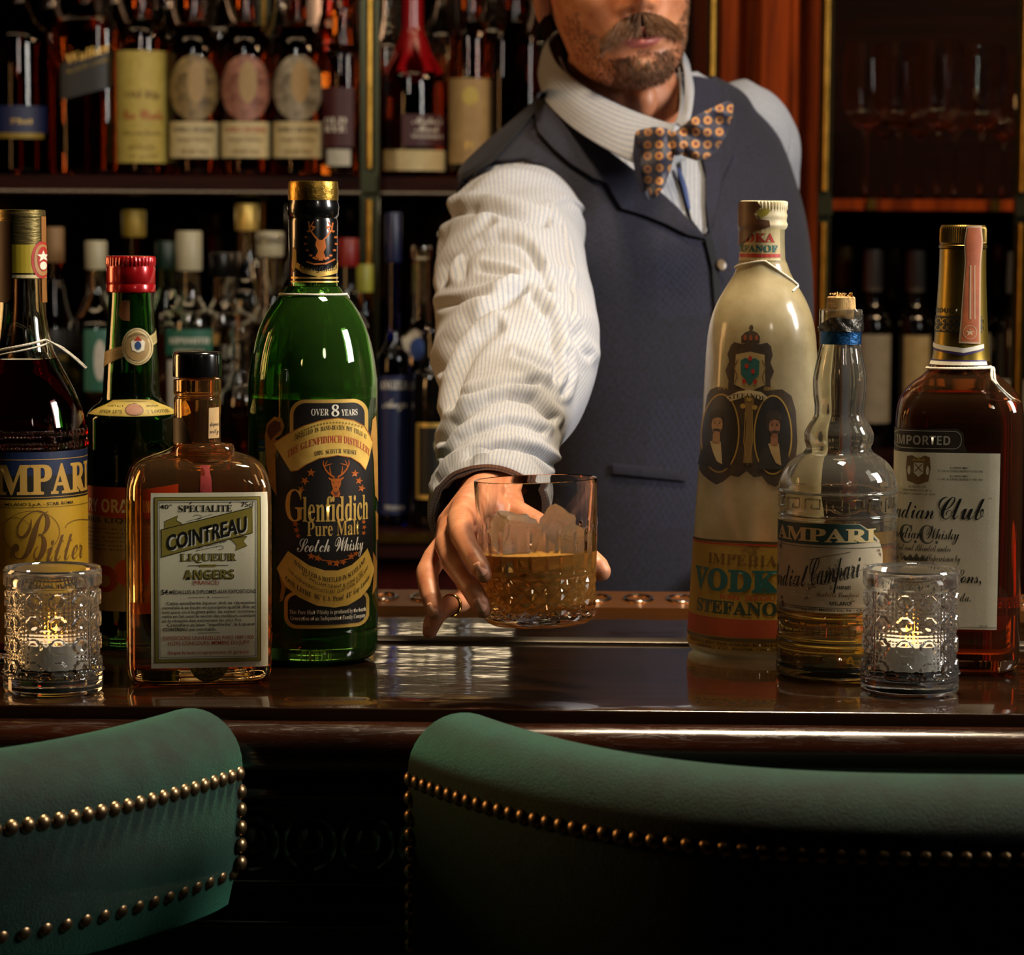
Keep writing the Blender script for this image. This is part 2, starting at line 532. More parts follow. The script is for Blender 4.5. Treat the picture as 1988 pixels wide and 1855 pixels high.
# ------------------------------------------------------------------ the bar counter
n = NT('polished_bar_top'); v = n.coord('Object', (1.2, 14, 14))
f = n.noise(2.5, 8, 0.6, v, 0.5)
v2 = n.coord('Object')
n.set(Base_Color=n.ramp(f, [(0.3, '#120a05'), (0.75, '#2c180b')]), Coat_Weight=1.0,
      Roughness=n.ramp(n.noise(60, 5, 0.7, v2), [(0.35, (0.10,)*3+(1,)), (0.75, (0.22,)*3+(1,))]))
n.b.inputs['Coat Roughness'].default_value = 0.045
bb = n.new('ShaderNodeBump'); bb.inputs['Strength'].default_value = 0.35; bb.inputs['Distance'].default_value = 0.0016
n.l.new(n.noise(14, 3, 0.5, n.coord('Object', (1, 1.6, 1))), bb.inputs['Height'])
n.l.new(bb.outputs[0], n.b.inputs['Coat Normal']); n.l.new(bb.outputs[0], n.b.inputs['Normal'])
BARTOP = n.m
n = NT('lacquered_moulding'); v = n.coord('Object', (1.0, 20, 20)); v2 = n.coord('Object')
scr = n.ramp(n.noise(5, 7, 0.75, n.coord('Object', (3, 30, 30)), 3.0), [(0.52, (0, 0, 0, 1)), (0.60, (1, 1, 1, 1))])
n.set(Base_Color=n.ramp(n.noise(3, 8, 0.6, v, 0.4), [(0.3, '#120703'), (0.75, '#331507')]), Coat_Weight=1.0,
      Roughness=n.ramp(scr, [(0, (0.18,)*3+(1,)), (1, (0.38,)*3+(1,))]))
n.b.inputs['Coat Roughness'].default_value = 0.17
MOULD = n.m
DARKWOOD = wood('dark_panel_wood', '#0c0604', '#1d0e07', 0.35, (1.5, 14, 14))
bar_y = on_plane(994, 1378, BAR).y
bar = thing('bar_counter', 'long dark polished wooden bar counter carrying the bottles and candle glasses', 'bar counter', (0, bar_y, 0), radians(-1.0))
mb = MB(); XL, XR = -2.2, 2.2
def extrude_profile(mb, prof, x0=XL, x1=XR, n=2):
    rows = [[(x0+(x1-x0)*i/n, y, z) for i in range(n+1)] for y, z in prof]
    mb.grid(rows, 0, False)
dB = on_plane(994, 1250, BAR).y - bar_y
dC = on_plane(994, 1181, BAR).y - bar_y
dE = on_plane(994, 1149, BAR).y - bar_y
Z = BAR
extrude_profile(mb, [(0.0, Z-0.03), (0.0, Z-0.0012), (0.0006, Z-0.0003), (0.0015, Z), (0.05, Z), (dB, Z), (dB, Z-0.03), (0.0, Z-0.03)])
mb.build('counter_top', BARTOP, bar, True, 50)
mb = MB(); pr = [(0.004, Z-0.0085)]
for i in range(15):
    t = radians(80-170*i/14); pr.append((-0.006-0.015*cos(t), Z-0.0262+0.0175*sin(t)))
pr += [(0.0, Z-0.044), (0.006, Z-0.047)]
for i in range(9):
    t = radians(90+90*i/8); pr.append((0.022+0.014*cos(t)*1.0, Z-0.060+0.012*sin(t)-0.0))
pr += [(0.010, Z-0.064), (0.026, Z-0.068), (0.03, Z-0.07)]
extrude_profile(mb, pr); mb.build('edge_moulding', MOULD, bar, True, 60)
mb = MB(); mb.box(XL, XR, 0.05, 0.09, 0.12, Z-0.03); mb.box(XL, XR, 0.02, 0.05, 0.02, 0.12)
mb.build('front_panel', DARKWOOD, bar, False)
# carved frieze of overlapping ovals under the moulding
mb = MB()
zf = P(700, 1632, 1.88).z; per = 113*1.88/FPX; x0 = P(490, 1632, 1.88).x
for i in range(-10, 14):
    cx = x0+i*per
    mb.ball((cx, 0.052, zf), 0.0125, 24, 12, 0, (1.0, 0.55, 1.05))
    rows = []
    for a in range(25):
        t = 2*pi*a/24; rr = []
        for b in range(8):
            u = 2*pi*b/8
            R_ = 0.0178+0.0022*cos(u); rr.append((cx+R_*sin(t)*0.95, 0.045-0.0035*sin(u), zf+R_*cos(t)*1.05))
        rows.append(rr)
    mb.grid(rows, 0, True)
    mb.ball((cx+per/2, 0.05, zf-0.002), 0.006, 8, 6, 0, (0.8, 1, 1.6))
mb.build('carved_frieze', MOULD, bar)
for nm, r0, dd in (('trim_rail', 1708, 0.006), ('trim_rail', 1748, 0.010), ('trim_rail', 1790, 0.004), ('trim_rail', 1545, 0.008)):
    mb = MB(); z = P(700, r0, 1.88).z
    extrude_profile(mb, [(0.05, z-0.008)]+[(0.046-dd*cos(radians(a)), z+0.004*sin(radians(a))) for a in range(-90, 91, 20)]+[(0.05, z+0.008)])
    mb.build(nm, MOULD, bar)
# working side: raised lip, dark trough, copper drip tray
mb = MB()
extrude_profile(mb, [(dB, Z-0.03), (dB, Z+0.0015), (dB+0.002, Z+0.003), (dB+0.016, Z+0.003), (dB+0.018, Z-0.004), (dB+0.03, Z-0.004)])
mb.build('counter_lip', pm('brushed_grey_metal', '#5c554c', 0.35, 0.8), bar)
mb = MB(); mb.box(XL, XR, dB+0.018, dC, Z-0.05, Z-0.004); mb.build('counter_back_board', BARTOP, bar, False)
mb = MB(); mb.box(XL, XR, dC, dE, Z-0.05, Z+0.001)
COPPER = pm('copper_tray_metal', '#b0713a', 0.3, 0.9)
mb.build('drip_tray', COPPER, bar, False)
mb = MB()
for i in range(40):
    cx = -0.55+i*0.036
    rows = []
    for a in range(17):
        t = 2*pi*a/16
        rows.append([(cx+(0.012+0.0016*cos(2*pi*b/6))*sin(t), (dC+dE)/2+(0.022+0.0016*cos(2*pi*b/6))*cos(t), Z+0.002+0.0012*sin(2*pi*b/6)) for b in range(6)])
    mb.grid(rows, 0, True)
mb.build('drip_tray_grille', pm('polished_steel', '#c9c4bb', 0.18, 1.0), bar)

# ------------------------------------------------------------------ back bar
REDWOOD = wood('red_mahogany', '#4a1804', '#a8470c', 0.5, (14, 14, 1.0), 0.0)
REDWOOD2 = wood('dark_mahogany', '#140504', '#300d05', 0.42, (1.0, 14, 14), 0.1)
n = NT('smoked_mirror'); n.set(Base_Color='#3a2c22', Metallic=1.0, Roughness=0.06); SMIRROR = n.m
def zrow(py, D): return CAM.z - (py-450.0)/FPX*D
def xpx(px, D): return P(px, 450, D).x
SH_Z = zrow(346, 4.08); LC_Z = zrow(1040, 3.55); RISE_Z = LC_Z+0.075
def slab(name, label, cat, mat, b, extra=None, group=None):
    mb = MB(); c0 = Vector(((b[0]+b[1])/2, (b[2]+b[3])/2, b[4]))
    mb.box(b[0]-c0.x, b[1]-c0.x, b[2]-c0.y, b[3]-c0.y, 0, b[5]-b[4]); o = mb.build(name, mat, None, False); o.location = c0
    setp(o, label, cat, group); return o
def part(name, mat, b, parent, smooth=False):
    mb = MB(); mb.box(*b); o = mb.build(name, mat, parent, smooth)
    o.location = -Vector(parent.location)
    return o
xm = xpx(1392, 4.0); xr0 = xpx(1590, 4.0)
slab('back_bar_mirror', 'smoky mirror that backs the bottle shelves behind the bartender', 'mirror', SMIRROR, (-2.3, xm, 4.62, 4.64, LC_Z, 2.9))
us_ = slab('bottle_shelf', 'dark wooden upper shelf carrying the bourbon bottles', 'shelf', REDWOOD2, (-2.3, xm, 4.08, 4.61, SH_Z-0.022, SH_Z))
mb = MB(); mb.tube([(-2.3, 4.078, SH_Z-0.024), (xm, 4.078, SH_Z-0.024)], 0.004, 8)
o = mb.build('shelf_edge_bead', MOULD, us_); o.location = -Vector(us_.location)
lc_ = slab('back_counter', 'dark back counter with a gilt front edge carrying the lower bottles', 'counter', REDWOOD2, (-2.3, xm, 3.55, 4.61, LC_Z-0.03, LC_Z))
part('gilt_edge', BRASS, (-2.3, xm, 3.543, 3.55, LC_Z-0.010, LC_Z+0.001), lc_)
slab('bottle_riser', 'raised dark step on the back counter under the clear spirit bottles', 'riser', REDWOOD2, (-2.3, xpx(742, 3.9), 3.82, 4.60, LC_Z+0.0005, RISE_Z))
slab('base_cabinet', 'oxblood red base cabinet under the back counter', 'cabinet', wood('oxblood_panel', '#2c0806', '#4a100a', 0.35, (14, 14, 1.5)), (-2.3, xm, 3.60, 4.60, 0.02, LC_Z-0.03))
# the pilaster between the two cabinets
pil = thing('wooden_pilaster', 'reddish fluted mahogany pilaster behind the bartender between the two cabinets', 'pilaster', (0, 4.0, 0))
mb = MB()
xs = [xm, xpx(1430, 4.0), xpx(1470, 4.0), xpx(1545, 4.0), xpx(1590, 4.0)]
mb.box(xs[0], xs[1], 4.02, 4.6, 0.02, 2.95); mb.box(xs[1], xs[2], 4.045, 4.6, 0.02, 2.95)
mb.box(xs[2], xs[3], 4.0, 4.6, 0.02, 2.95); mb.box(xs[3], xs[4], 4.03, 4.6, 0.02, 2.95)
o = mb.build('shaft', REDWOOD, pil, False); o.location = -Vector(pil.location)
mb = MB()
for xx in (xs[2]+0.006, xs[3]-0.006, xs[0]+0.006):
    mb.tube([(xx, 4.0 if xx != xs[0]+0.006 else 4.02, 0.05), (xx, 4.0 if xx != xs[0]+0.006 else 4.02, 2.9)], 0.005, 8)
o = mb.build('bead_moulding', REDWOOD, pil); o.location = -Vector(pil.location)
for m_ in (REDWOOD, REDWOOD2):
    m_.node_tree.nodes['Principled BSDF'].inputs['Specular IOR Level'].default_value = 0.12
    m_.node_tree.nodes['Principled BSDF'].inputs['Roughness'].default_value = 0.6; m_.node_tree.nodes['Principled BSDF'].inputs['Coat Weight'].default_value = 0.0
# brass standards carrying the shelves
def standard(px, D, label, zbot=LC_Z, r=0.0052, w=0.013, knuck=SH_Z-0.011):
    t = thing('brass_shelf_post', label, 'shelf post', (xpx(px, D), D, zbot), 0, 'brass posts that carry the shelves')
    mb = MB(); mb.tube([(0, 0, 0), (0, 0, knuck-zbot-0.022)], r, 14); mb.tube([(0, 0, knuck-zbot+0.022), (0, 0, 2.9-zbot)], r, 14)
    mb.build('brass_rod', BRASS, t)
    mb = MB(); mb.box(-w, w, 0.008, 0.022, 0, 2.9-zbot); mb.box(-0.010, 0.010, -0.006, 0.012, knuck-zbot-0.012, knuck-zbot+0.012)
    mb.build('post_channel', pm('verdigris_metal', '#3b3d28', 0.35, 0.7), t, False)
standard(717, 4.03, 'brass shelf post between the green whisky bottle and the red wax bottle')
standard(1380, 3.98, 'thin brass shelf post just behind the right cheek of the bartender', r=0.0052, w=0.007)
standard(1601, 3.98, 'brass shelf post along the edge of the wine and stemware cabinet', r=0.006, w=0.009, knuck=zrow(398, 3.98))
standard(1984, 3.98, 'brass shelf post on the right side of the wine and stemware cabinet', r=0.006, w=0.009, knuck=zrow(398, 3.98))
standard(512, 4.56, 'brass rod standing in for a post reflection in the mirror behind the oval label bourbons', r=0.004, w=0.008)  # solid rod made in place of a post's mirror reflection
# right cabinet
xr = xpx(2010, 4.0)
GS_Z = zrow(384, 4.25); WS_Z = zrow(862, 4.35)
slab('cabinet_back_panel', 'dark mahogany back panel of the right cabinet behind the stemware', 'panel', REDWOOD2, (xr0, 1.9, 4.95, 4.97, 0.9, 2.9))
gs_ = slab('stemware_shelf', 'narrow reddish shelf carrying the wine glasses', 'shelf', REDWOOD, (xr0, 1.9, 4.2, 4.94, GS_Z-0.016, GS_Z))
slab('wine_shelf', 'dark shelf under the wine bottles in the right cabinet', 'shelf', REDWOOD2, (xr0, 1.9, 4.2, 4.94, WS_Z-0.03, WS_Z))
slab('wine_base_cabinet', 'dark base cabinet below the wine bottles', 'cabinet', REDWOOD2, (xr0, 1.9, 4.15, 4.94, 0.02, WS_Z-0.03))
for px, w in ((1690, 0.006), (1930, 0.007)):
    x = xpx(px, 4.2); part('shelf_clip', BRASS, (x-w, x+w, 4.192, 4.2, GS_Z-0.016, GS_Z), gs_)
# ================================================================== things on the back bar shelves
AMBERL = glass('bourbon_glass', '#b0480f', 1.40)
DARKAMB = glass('dark_bourbon_glass', '#6d1e08', 1.40)
ORANGEL = glass('orange_whisky_glass', '#e0701a', 1.38)
REDL = glass('red_liqueur_glass', '#8a0c08', 1.38)
PALEG = glass('pale_spirit_glass', '#e9e6cf', 1.42)
YELG = glass('green_yellow_spirit', '#b8c04a', 1.38)
BLUEG = glass('cobalt_glass', '#12249a', 1.45)
BLACKG = pm('black_wine_glass', '#0a0807', 0.12, 0.0, Coat_Weight=1.0)
WAX = pm('red_wax', '#8e0a12', 0.22, 0.0, Coat_Weight=0.6)
CREAM = paper('cream_label', '#b8a573', '#d3c294', 60, 0.6)
YCREAM = paper('yellow_cream_label', '#a8943f', '#c4b05c', 50, 0.6)
TAN = paper('tan_label', '#93764a', '#b0925e', 30, 0.55)
WHITEL = paper('white_wine_label', '#a9a595', '#c2bfb0', 40, 0.7)
MAROON = pm('maroon_label', '#3f0f16', 0.5)
NAVY = pm('navy_label', '#101c44', 0.5)
GREENL = pm('green_label', '#1d5a45', 0.5)
PORTR = paper('brown_portrait_print', '#3a2a16', '#a58a55', 70, 0.5)
PORTR2 = paper('rose_portrait_print', '#5c2a20', '#b07a62', 70, 0.5)
PORTR3 = paper('grey_portrait_print', '#40382a', '#b5a78c', 70, 0.5)
def bprof(H, R, neck=0.014, sh=0.62, nk=0.76, sq=2.0, foot=0.9, lip=True):
    """a plain bottle outline in metres"""
    p = [(0, R*foot, sq), (0.006, R*0.985, sq), (0.012, R, sq), (H*sh*0.5, R, sq), (H*sh*0.96, R, sq), (H*(sh+0.035), R*0.93, sq),
         (H*(sh+nk)/2, (R+neck)*0.46, min(sq, 2.4)), (H*(nk-0.01), neck*1.18, 2), (H*nk+0.004, neck, 2), (H*0.95, neck*0.95, 2)]
    p += [(H*0.955, neck*1.12, 2), (H*0.985, neck*1.12, 2), (H, neck*1.05, 2)] if lip else [(H, neck*0.95, 2)]
    return p
def back_bottle(label, cx, D, z0, H, R, mat, neck=0.014, sh=0.62, nk=0.76, sq=2.0, cap=None, caph=0.035, level=None, liq=None,
                labels=(), texts=(), group=None, hollow=False, prof=None, name='spirit_bottle', cat='bottle', rotz=0, capr=1.25):
    v = Vessel(name, label, cat, cx, None, prof or bprof(H, R, neck, sh, nk, sq), 1.0, rotz, z0, D, group, 3, sq, True)
    v.shell(0, H, mat, 0.0024, 0.006, 'glass_body', 40, inner=hollow or liq is not None)
    if liq is not None: v.liquid(0.0065, H*level, liq, 0.0024, 'liquid', 40)
    if cap:
        mb = MB(); r = neck*capr
        mb.lathe([(H-caph, r*0.96), (H-caph+0.002, r), (H-0.002+0.004, r), (H+0.004, r*0.93)], 32); mb.build('cap', cap, v.root)
    for i, L in enumerate(labels):
        m, y0, y1, xw = L[0], L[1], L[2], L[3]; kind = L[4] if len(L) > 4 else 'rect'
        d = v.decal((y0+y1)/2, 0.006, 0.03, 0.0006+0.0003*i, 0.0003)
        off = L[5] if len(L) > 5 else 0
        if kind == 'rect': d.rect(cx-xw+off, y0, cx+xw+off, y1, m, 1, 6)
        elif kind == 'oval': d.poly(ell(cx+off, (y0+y1)/2, xw, (y1-y0)/2), m, 1)
        elif kind == 'slant': d.poly([(cx-xw, y0+30), (cx+xw, y0), (cx+xw, y1), (cx-xw, y1+30)], m, 1)
        elif kind == 'frame':
            d.poly(ell(cx+off, (y0+y1)/2, xw, (y1-y0)/2), m, 1); d.poly(ell(cx+off, (y0+y1)/2, xw-4, (y1-y0)/2-5), INK, 2)
        if i == 0:
            for t in texts: d.text(t[0], t[1], t[2], t[3], t[4], t[5], 3, slope=t[6] if len(t) > 6 else 0.0)
        d.build('front_label' if i == 0 else 'lower_label', v.root)
    return v
g1 = 'spirit bottles on the upper shelf behind the bar'
z = SH_Z
back_bottle('dark amber whisky bottle with a navy blue label, far left of the upper shelf', 38, 4.2, z, 0.33, 0.048, DARKAMB, sh=0.6, group=g1, labels=((NAVY, 205, 258, 52), (GOLDD, 258, 268, 46)), texts=(('75cl', 20, 60, 240, 9, GOLD),))
back_bottle('square red whisky bottle with a black slanted label on the upper shelf', 168, 4.2, z, 0.33, 0.043, AMBERL, sq=6, sh=0.66, group=g1, labels=((INK, 95, 165, 50, 'slant'),), texts=((SERIF('Walker'), 128, 212, 126, 18, GOLD, -0.33), ('BLACK LABEL', 130, 212, 144, 8, GOLDD, -0.33)))
back_bottle('bourbon bottle with a tall yellowed paper label on the upper shelf', 276, 4.2, z, 0.30, 0.0385, AMBERL, sh=0.68, neck=0.013, group=g1, labels=((YCREAM, 98, 316, 49),), texts=((SERIF('Old Rip'), 245, 308, 190, 14, BROWNINK), (SCRIPT('Van Winkle'), 240, 316, 232, 20, REDINK), ('Kentucky Bourbon', 242, 312, 262, 8, BROWNINK), ('KENTUCKY', 250, 302, 290, 7, BROWNINK), ('107 proof', 248, 304, 306, 6, BROWNINK)))
for cx, pt, cl, nm, tc in ((377, PORTR, INK, 'brown', INK), (477, PORTR2, REDINK, 'rose', REDINK), (578, PORTR3, INK, 'grey', INK)):
    back_bottle('bourbon bottle with a large oval %s portrait label on the upper shelf' % nm, cx, 4.2, z, 0.30, 0.0375, AMBERL, sh=0.70, neck=0.013, group=g1,
                labels=((CREAM, 236, 306, 46), (pt, 106, 236, 47, 'oval'), (TAN, 118, 200, 17, 'oval', 4)),
                texts=((SERIF('FAMILY RESERVE'), cx-38, cx+38, 256, 9, tc), ('Straight Bourbon', cx-32, cx+32, 274, 7, BROWNINK), (SERIF('YEARS OLD'), cx-26, cx+26, 298, 7, BROWNINK)), cap=pm('bourbon_foil', '#2b2018', 0.4))
back_bottle('orange whisky bottle with a maroon label beside the brass shelf post', 664, 4.2, z, 0.25, 0.031, ORANGEL, sh=0.74, group=g1, labels=((MAROON, 170, 285, 30, 'rect', -8), (WHITEL, 290, 322, 22, 'rect', -6)), texts=((SERIF('OLD'), 632, 672, 240, 12, WHITEINK), (SERIF('RYE'), 632, 672, 256, 12, WHITEINK)))
mk = back_bottle('squat bourbon bottle with red wax running down its neck', 800, 4.2, z, 0.29, 0.048, DARKAMB, sh=0.50, nk=0.74, group=g1, labels=((MAROON, 222, 284, 42, 'rect', 22), (CREAM, 291, 331, 60, 'rect', 6)), texts=((SCRIPT('Maker\u2019s'), 800, 856, 240, 14, WHITEINK), (SCRIPT('Mark'), 805, 850, 256, 14, WHITEINK), ('WHISKY', 798, 858, 268, 7, WHITEINK)))
mb = MB(); rows = []
for i in range(26):
    zz = 0.298-(0.298-0.155)*i/25; r, n_ = mk.sec(min(zz, 0.289))
    rows.append([(( (r+0.002)*sin(2*pi*j/40)), -(r+0.002)*cos(2*pi*j/40), zz-(0.014*max(0, sin(j*1.3)+0.6*sin(j*0.7+1))*(i/25)**3)) for j in range(40)])
mb.grid(rows, 0, True, True, False); mb.build('wax_seal', WAX, mk.root)
back_bottle('whiskey bottle with a tan paper label close to the bartender\u2019s shoulder', 913, 4.2, z, 0.30, 0.033, AMBERL, sh=0.68, group=g1, labels=((TAN, 152, 318, 40), (YCREAM, 168, 205, 16, 'oval')), texts=((SERIF('IV'), 902, 924, 290, 14, GOLD),))
back_bottle('square dark amber decanter partly hidden by the bartender\u2019s shoulder', 998, 4.2, z, 0.30, 0.034, DARKAMB, sq=5, sh=0.66, group=g1)
g2 = 'second row of spirit bottles on the upper shelf'
for i, (cx, m, R, H, cp, lb) in enumerate((
        (100, PALEG, 0.036, 0.36, None, 'pale bottle behind the navy label bottle on the upper shelf'),
        (222, PALEG, 0.038, 0.37, GOLD, 'tall pale bottle behind the black slanted label bottle'),
        (325, PALEG, 0.036, 0.36, None, 'clear tall bottle behind the yellowed bourbon label'),
        (430, PALEG, 0.038, 0.38, GOLDD, 'clear tall bottle between the brown and rose oval labels'),
        (545, PALEG, 0.036, 0.36, TAN, 'clear tall bottle between the rose and grey oval labels'),
        (640, ORANGEL, 0.032, 0.35, WAX, 'tall bottle with a red cap behind the maroon label bottle'),
        (752, PALEG, 0.030, 0.34, None, 'narrow clear bottle just behind the red wax bourbon'),
        (858, PALEG, 0.036, 0.37, GOLD, 'clear tall bottle between the wax bourbon and the tan label bottle'),
        (955, PALEG, 0.036, 0.38, None, 'clear tall bottle behind the tan label bottle'),
        (1045, PALEG, 0.036, 0.35, GOLDD, 'clear bottle above the shirt collar on the upper shelf'))):
    back_bottle(lb, cx, 4.40, z, H, R, CLEAR if m is PALEG else m, sh=0.58, nk=0.72, group=g2, cap=cp, liq=AMBERL if i % 3 == 0 else (PALEG if i % 3 == 1 else DARKAMB), level=0.5+0.03*(i % 3))
# lower counter, left
g3 = 'spirit bottles on the lower counter left of the brass post'
z = RISE_Z; Dl = 3.96
def topH(py, D, z0): return zrow(py, D)-z0
CORKC = pm('wooden_stopper', '#8a6a45', 0.6); PALECAP = pm('pale_foil', '#a8a184', 0.4); BLACKCAP = pm('black_cap', '#0d0c0c', 0.3)
back_bottle('dark bottle with a wooden stopper behind the red aperitif bottle', 105, Dl, z, topH(452, Dl, z), 0.034, DARKAMB, neck=0.011, sh=0.5, group=g3, cap=CORKC, caph=0.045, texts=((SERIF('RUM'), 90, 130, 700, 10, GOLD),), labels=((INK, 640, 760, 36),))
back_bottle('clear bottle of yellow green spirit left of the red capped bottle', 186, 3.88, z, topH(478, 3.88, z), 0.041, CLEAR, neck=0.012, sh=0.58, group=g3, liq=YELG, level=0.5, cap=PALECAP, labels=((GREENL, 640, 760, 26, 'rect', 4), (WHITEL, 660, 740, 12, 'oval', 8)))
back_bottle('green tinted bottle hidden behind the red capped bottle', 322, 4.05, z, topH(478, 4.05, z), 0.036, glass('pale_green_glass', '#b8d8b8'), neck=0.012, sh=0.55, group=g3, liq=PALEG, level=0.5, cap=pm('dark_green_cap', '#12291c', 0.4))
back_bottle('clear gin bottle with a green label and a pale foil neck', 367, 3.88, z, topH(458, 3.88, z), 0.044, CLEAR, neck=0.0155, sh=0.60, nk=0.70, group=g3, liq=PALEG, level=0.55, cap=PALECAP, caph=0.05, capr=1.15, labels=((GREENL, 640, 690, 44), (WHITEL, 700, 800, 40)), texts=((SERIF('SIPSMITH'), 330, 405, 668, 12, WHITEINK), ('LONDON', 340, 395, 684, 7, WHITEINK)))
back_bottle('clear tequila bottle with white lettering and a black stopper', 436, 3.96, z, topH(500, 3.96, z), 0.042, CLEAR, neck=0.016, sh=0.66, nk=0.76, group=g3, liq=glass('smoky_spirit', '#c9b48a', 1.38), level=0.6, cap=BLACKCAP, caph=0.03, labels=((pm('clear_print_field', '#3a3024', 0.4), 720, 750, 30),), texts=((SERIF('AVION'), 394, 482, 696, 26, WHITEINK), ('TEQUILA', 408, 468, 716, 9, WHITEINK), ('SILVER', 412, 462, 738, 8, WHITEINK)))
back_bottle('clear spirit bottle with a long pale neck left of the tall green bottle', 524, 3.88, z, topH(458, 3.88, z), 0.043, CLEAR, neck=0.0175, sh=0.56, nk=0.66, group=g3, liq=PALEG, level=0.5, cap=PALECAP, caph=0.03, capr=1.08)
back_bottle('small clear liqueur bottle low between the square and tall green bottles', 466, 3.765, LC_Z, 0.25, 0.03, CLEAR, neck=0.012, group=g3, liq=ORANGEL, level=0.6)
back_bottle('dark bottle with a red band behind the neck of the tall green bottle', 676, 3.92, z, topH(470, 3.92, z), 0.032, BLACKG, neck=0.012, sh=0.55, group=g3, cap=pm('red_band_cap', '#7a1410', 0.4))
back_bottle('yellow liqueur bottle against the brass shelf post', 706, 3.98, z, topH(520, 3.98, z), 0.018, glass('yellow_liqueur', '#d8a018', 1.38), neck=0.011, sh=0.5, group=g3, cap=pm('lime_cap', '#9a9a3a', 0.4))
back_bottle('dark bottle behind the clear gin bottle on the lower counter', 260, 4.12, z, 0.33, 0.036, DARKAMB, sh=0.6, group=g3, cap=GOLDD)
back_bottle('brown bottle behind the tequila bottle with white lettering', 480, 4.12, z, 0.34, 0.038, CLEAR, sh=0.6, group=g3, cap=GOLD, liq=AMBERL, level=0.55)
back_bottle('brown bottle behind the long pale neck bottle', 578, 4.10, z, 0.34, 0.036, AMBERL, sh=0.6, group=g3, cap=BLACKCAP)
# lower counter, right of the post
g4 = 'spirit bottles on the lower counter right of the brass post'
z = LC_Z; Dm = 3.66
back_bottle('tall cobalt blue tequila bottle beside the brass shelf post', 764, Dm, z, topH(420, Dm, z), 0.0225, BLUEG, neck=0.0085, sh=0.52, nk=0.62, group=g4, cap=pm('navy_cap', '#0c1638', 0.35), caph=0.06, labels=((NAVY, 730, 1000, 30),), texts=((SERIF('ANGELIA'), 740, 790, 756, 16, WHITEINK), (SCRIPT('Anejo'), 744, 788, 792, 16, WHITEINK), ('TEQUILA', 748, 784, 990, 8, WHITEINK)))
back_bottle('ruby liqueur decanter behind the cobalt blue bottle', 818, 3.78, z, topH(478, 3.78, z), 0.036, CLEAR, neck=0.012, sh=0.62, nk=0.72, group=g4, liq=REDL, level=0.72, labels=((WHITEL, 640, 690, 22, 'oval', -22), (BLUEINK, 655, 700, 14, 'oval', -8)))
back_bottle('dark stout bottle with a gold framed black label beside the forearm', 842, 3.63, z, topH(640, 3.63, z), 0.028, BLACKG, neck=0.012, sh=0.74, nk=0.85, group=g4, labels=((GOLD, 822, 970, 33), (INK, 830, 962, 28), (CREAM, 850, 880, 12, 'oval', 14)))
back_bottle('clear ribbed bottle seen between the blue bottle and the sleeve', 876, 3.87, z, 0.38, 0.030, CLEAR, neck=0.016, sh=0.55, group=g4, liq=REDL, level=0.5)
back_bottle('dark bottle behind the shoulder sleeve on the lower counter', 905, 3.71, z, 0.36, 0.034, BLACKG, neck=0.013, sh=0.6, group=g4)
# wine bottles
g5 = 'wine bottles standing in the right cabinet'
z = WS_Z
for cx, D, tp, foil, lab, txt in (
        (1606, 4.50, 484, '#6b1a14', None, 'dark red foil wine bottle next to the brass shelf post'),
        (1641, 4.42, 476, '#8b7a3c', (648, 812, 26, 0), 'wine bottle with a gold banded foil left of the white foil bottles'),
        (1697, 4.34, 482, '#b5b3a6', (650, 822, 30, 36), 'white foil wine bottle left of the dark rose foil bottle'),
        (1736, 4.44, 478, '#4a2324', None, 'dark rose foil wine bottle between the two white foil bottles'),
        (1779, 4.34, 483, '#aaa89c', (652, 816, 24, -8), 'white foil wine bottle left of the amber whisky bottle'),
        (1842, 4.44, 474, '#7a1c14', None, 'red foil wine bottle behind the neck of the amber whisky bottle'),
        (1884, 4.34, 474, '#3a1410', (648, 760, 40, 28), 'wine bottle with a broad cream label right of the amber whisky bottle'),
        (1942, 4.44, 470, '#6a1a12', (650, 752, 30, -24), 'red foil wine bottle near the right brass post'),
        (1977, 4.34, 484, '#b0ae9f', (738, 810, 36, 4), 'white foil wine bottle against the right brass post')):
    H = topH(tp, D, z)
    R = 0.0322
    pr = [(0, 0.031, 2), (0.005, R, 2), (H*0.3, R, 2), (H*0.60, R, 2), (H*0.66, R*0.90, 2), (H*0.72, 0.0175, 2), (H*0.75, 0.0150, 2), (H*0.97, 0.0142, 2), (H, 0.0140, 2)]
    m = pm('foil_'+foil[1:], foil, 0.42, 0.2)
    vv = back_bottle(txt, cx, D, z, H, R, BLACKG, group=g5, prof=pr, name='wine_bottle', labels=((WHITEL if lab and lab[2] > 24 else CREAM, lab[0], lab[1], lab[2], 'rect', 0),) if lab else ())
    mb = MB(); mb.lathe([(H-0.062, 0.0152), (H-0.06, 0.0162), (H-0.004, 0.0150), (H+0.001, 0.0146), (H+0.002, 0.012)], 28); mb.build('foil_capsule', m, vv.root)
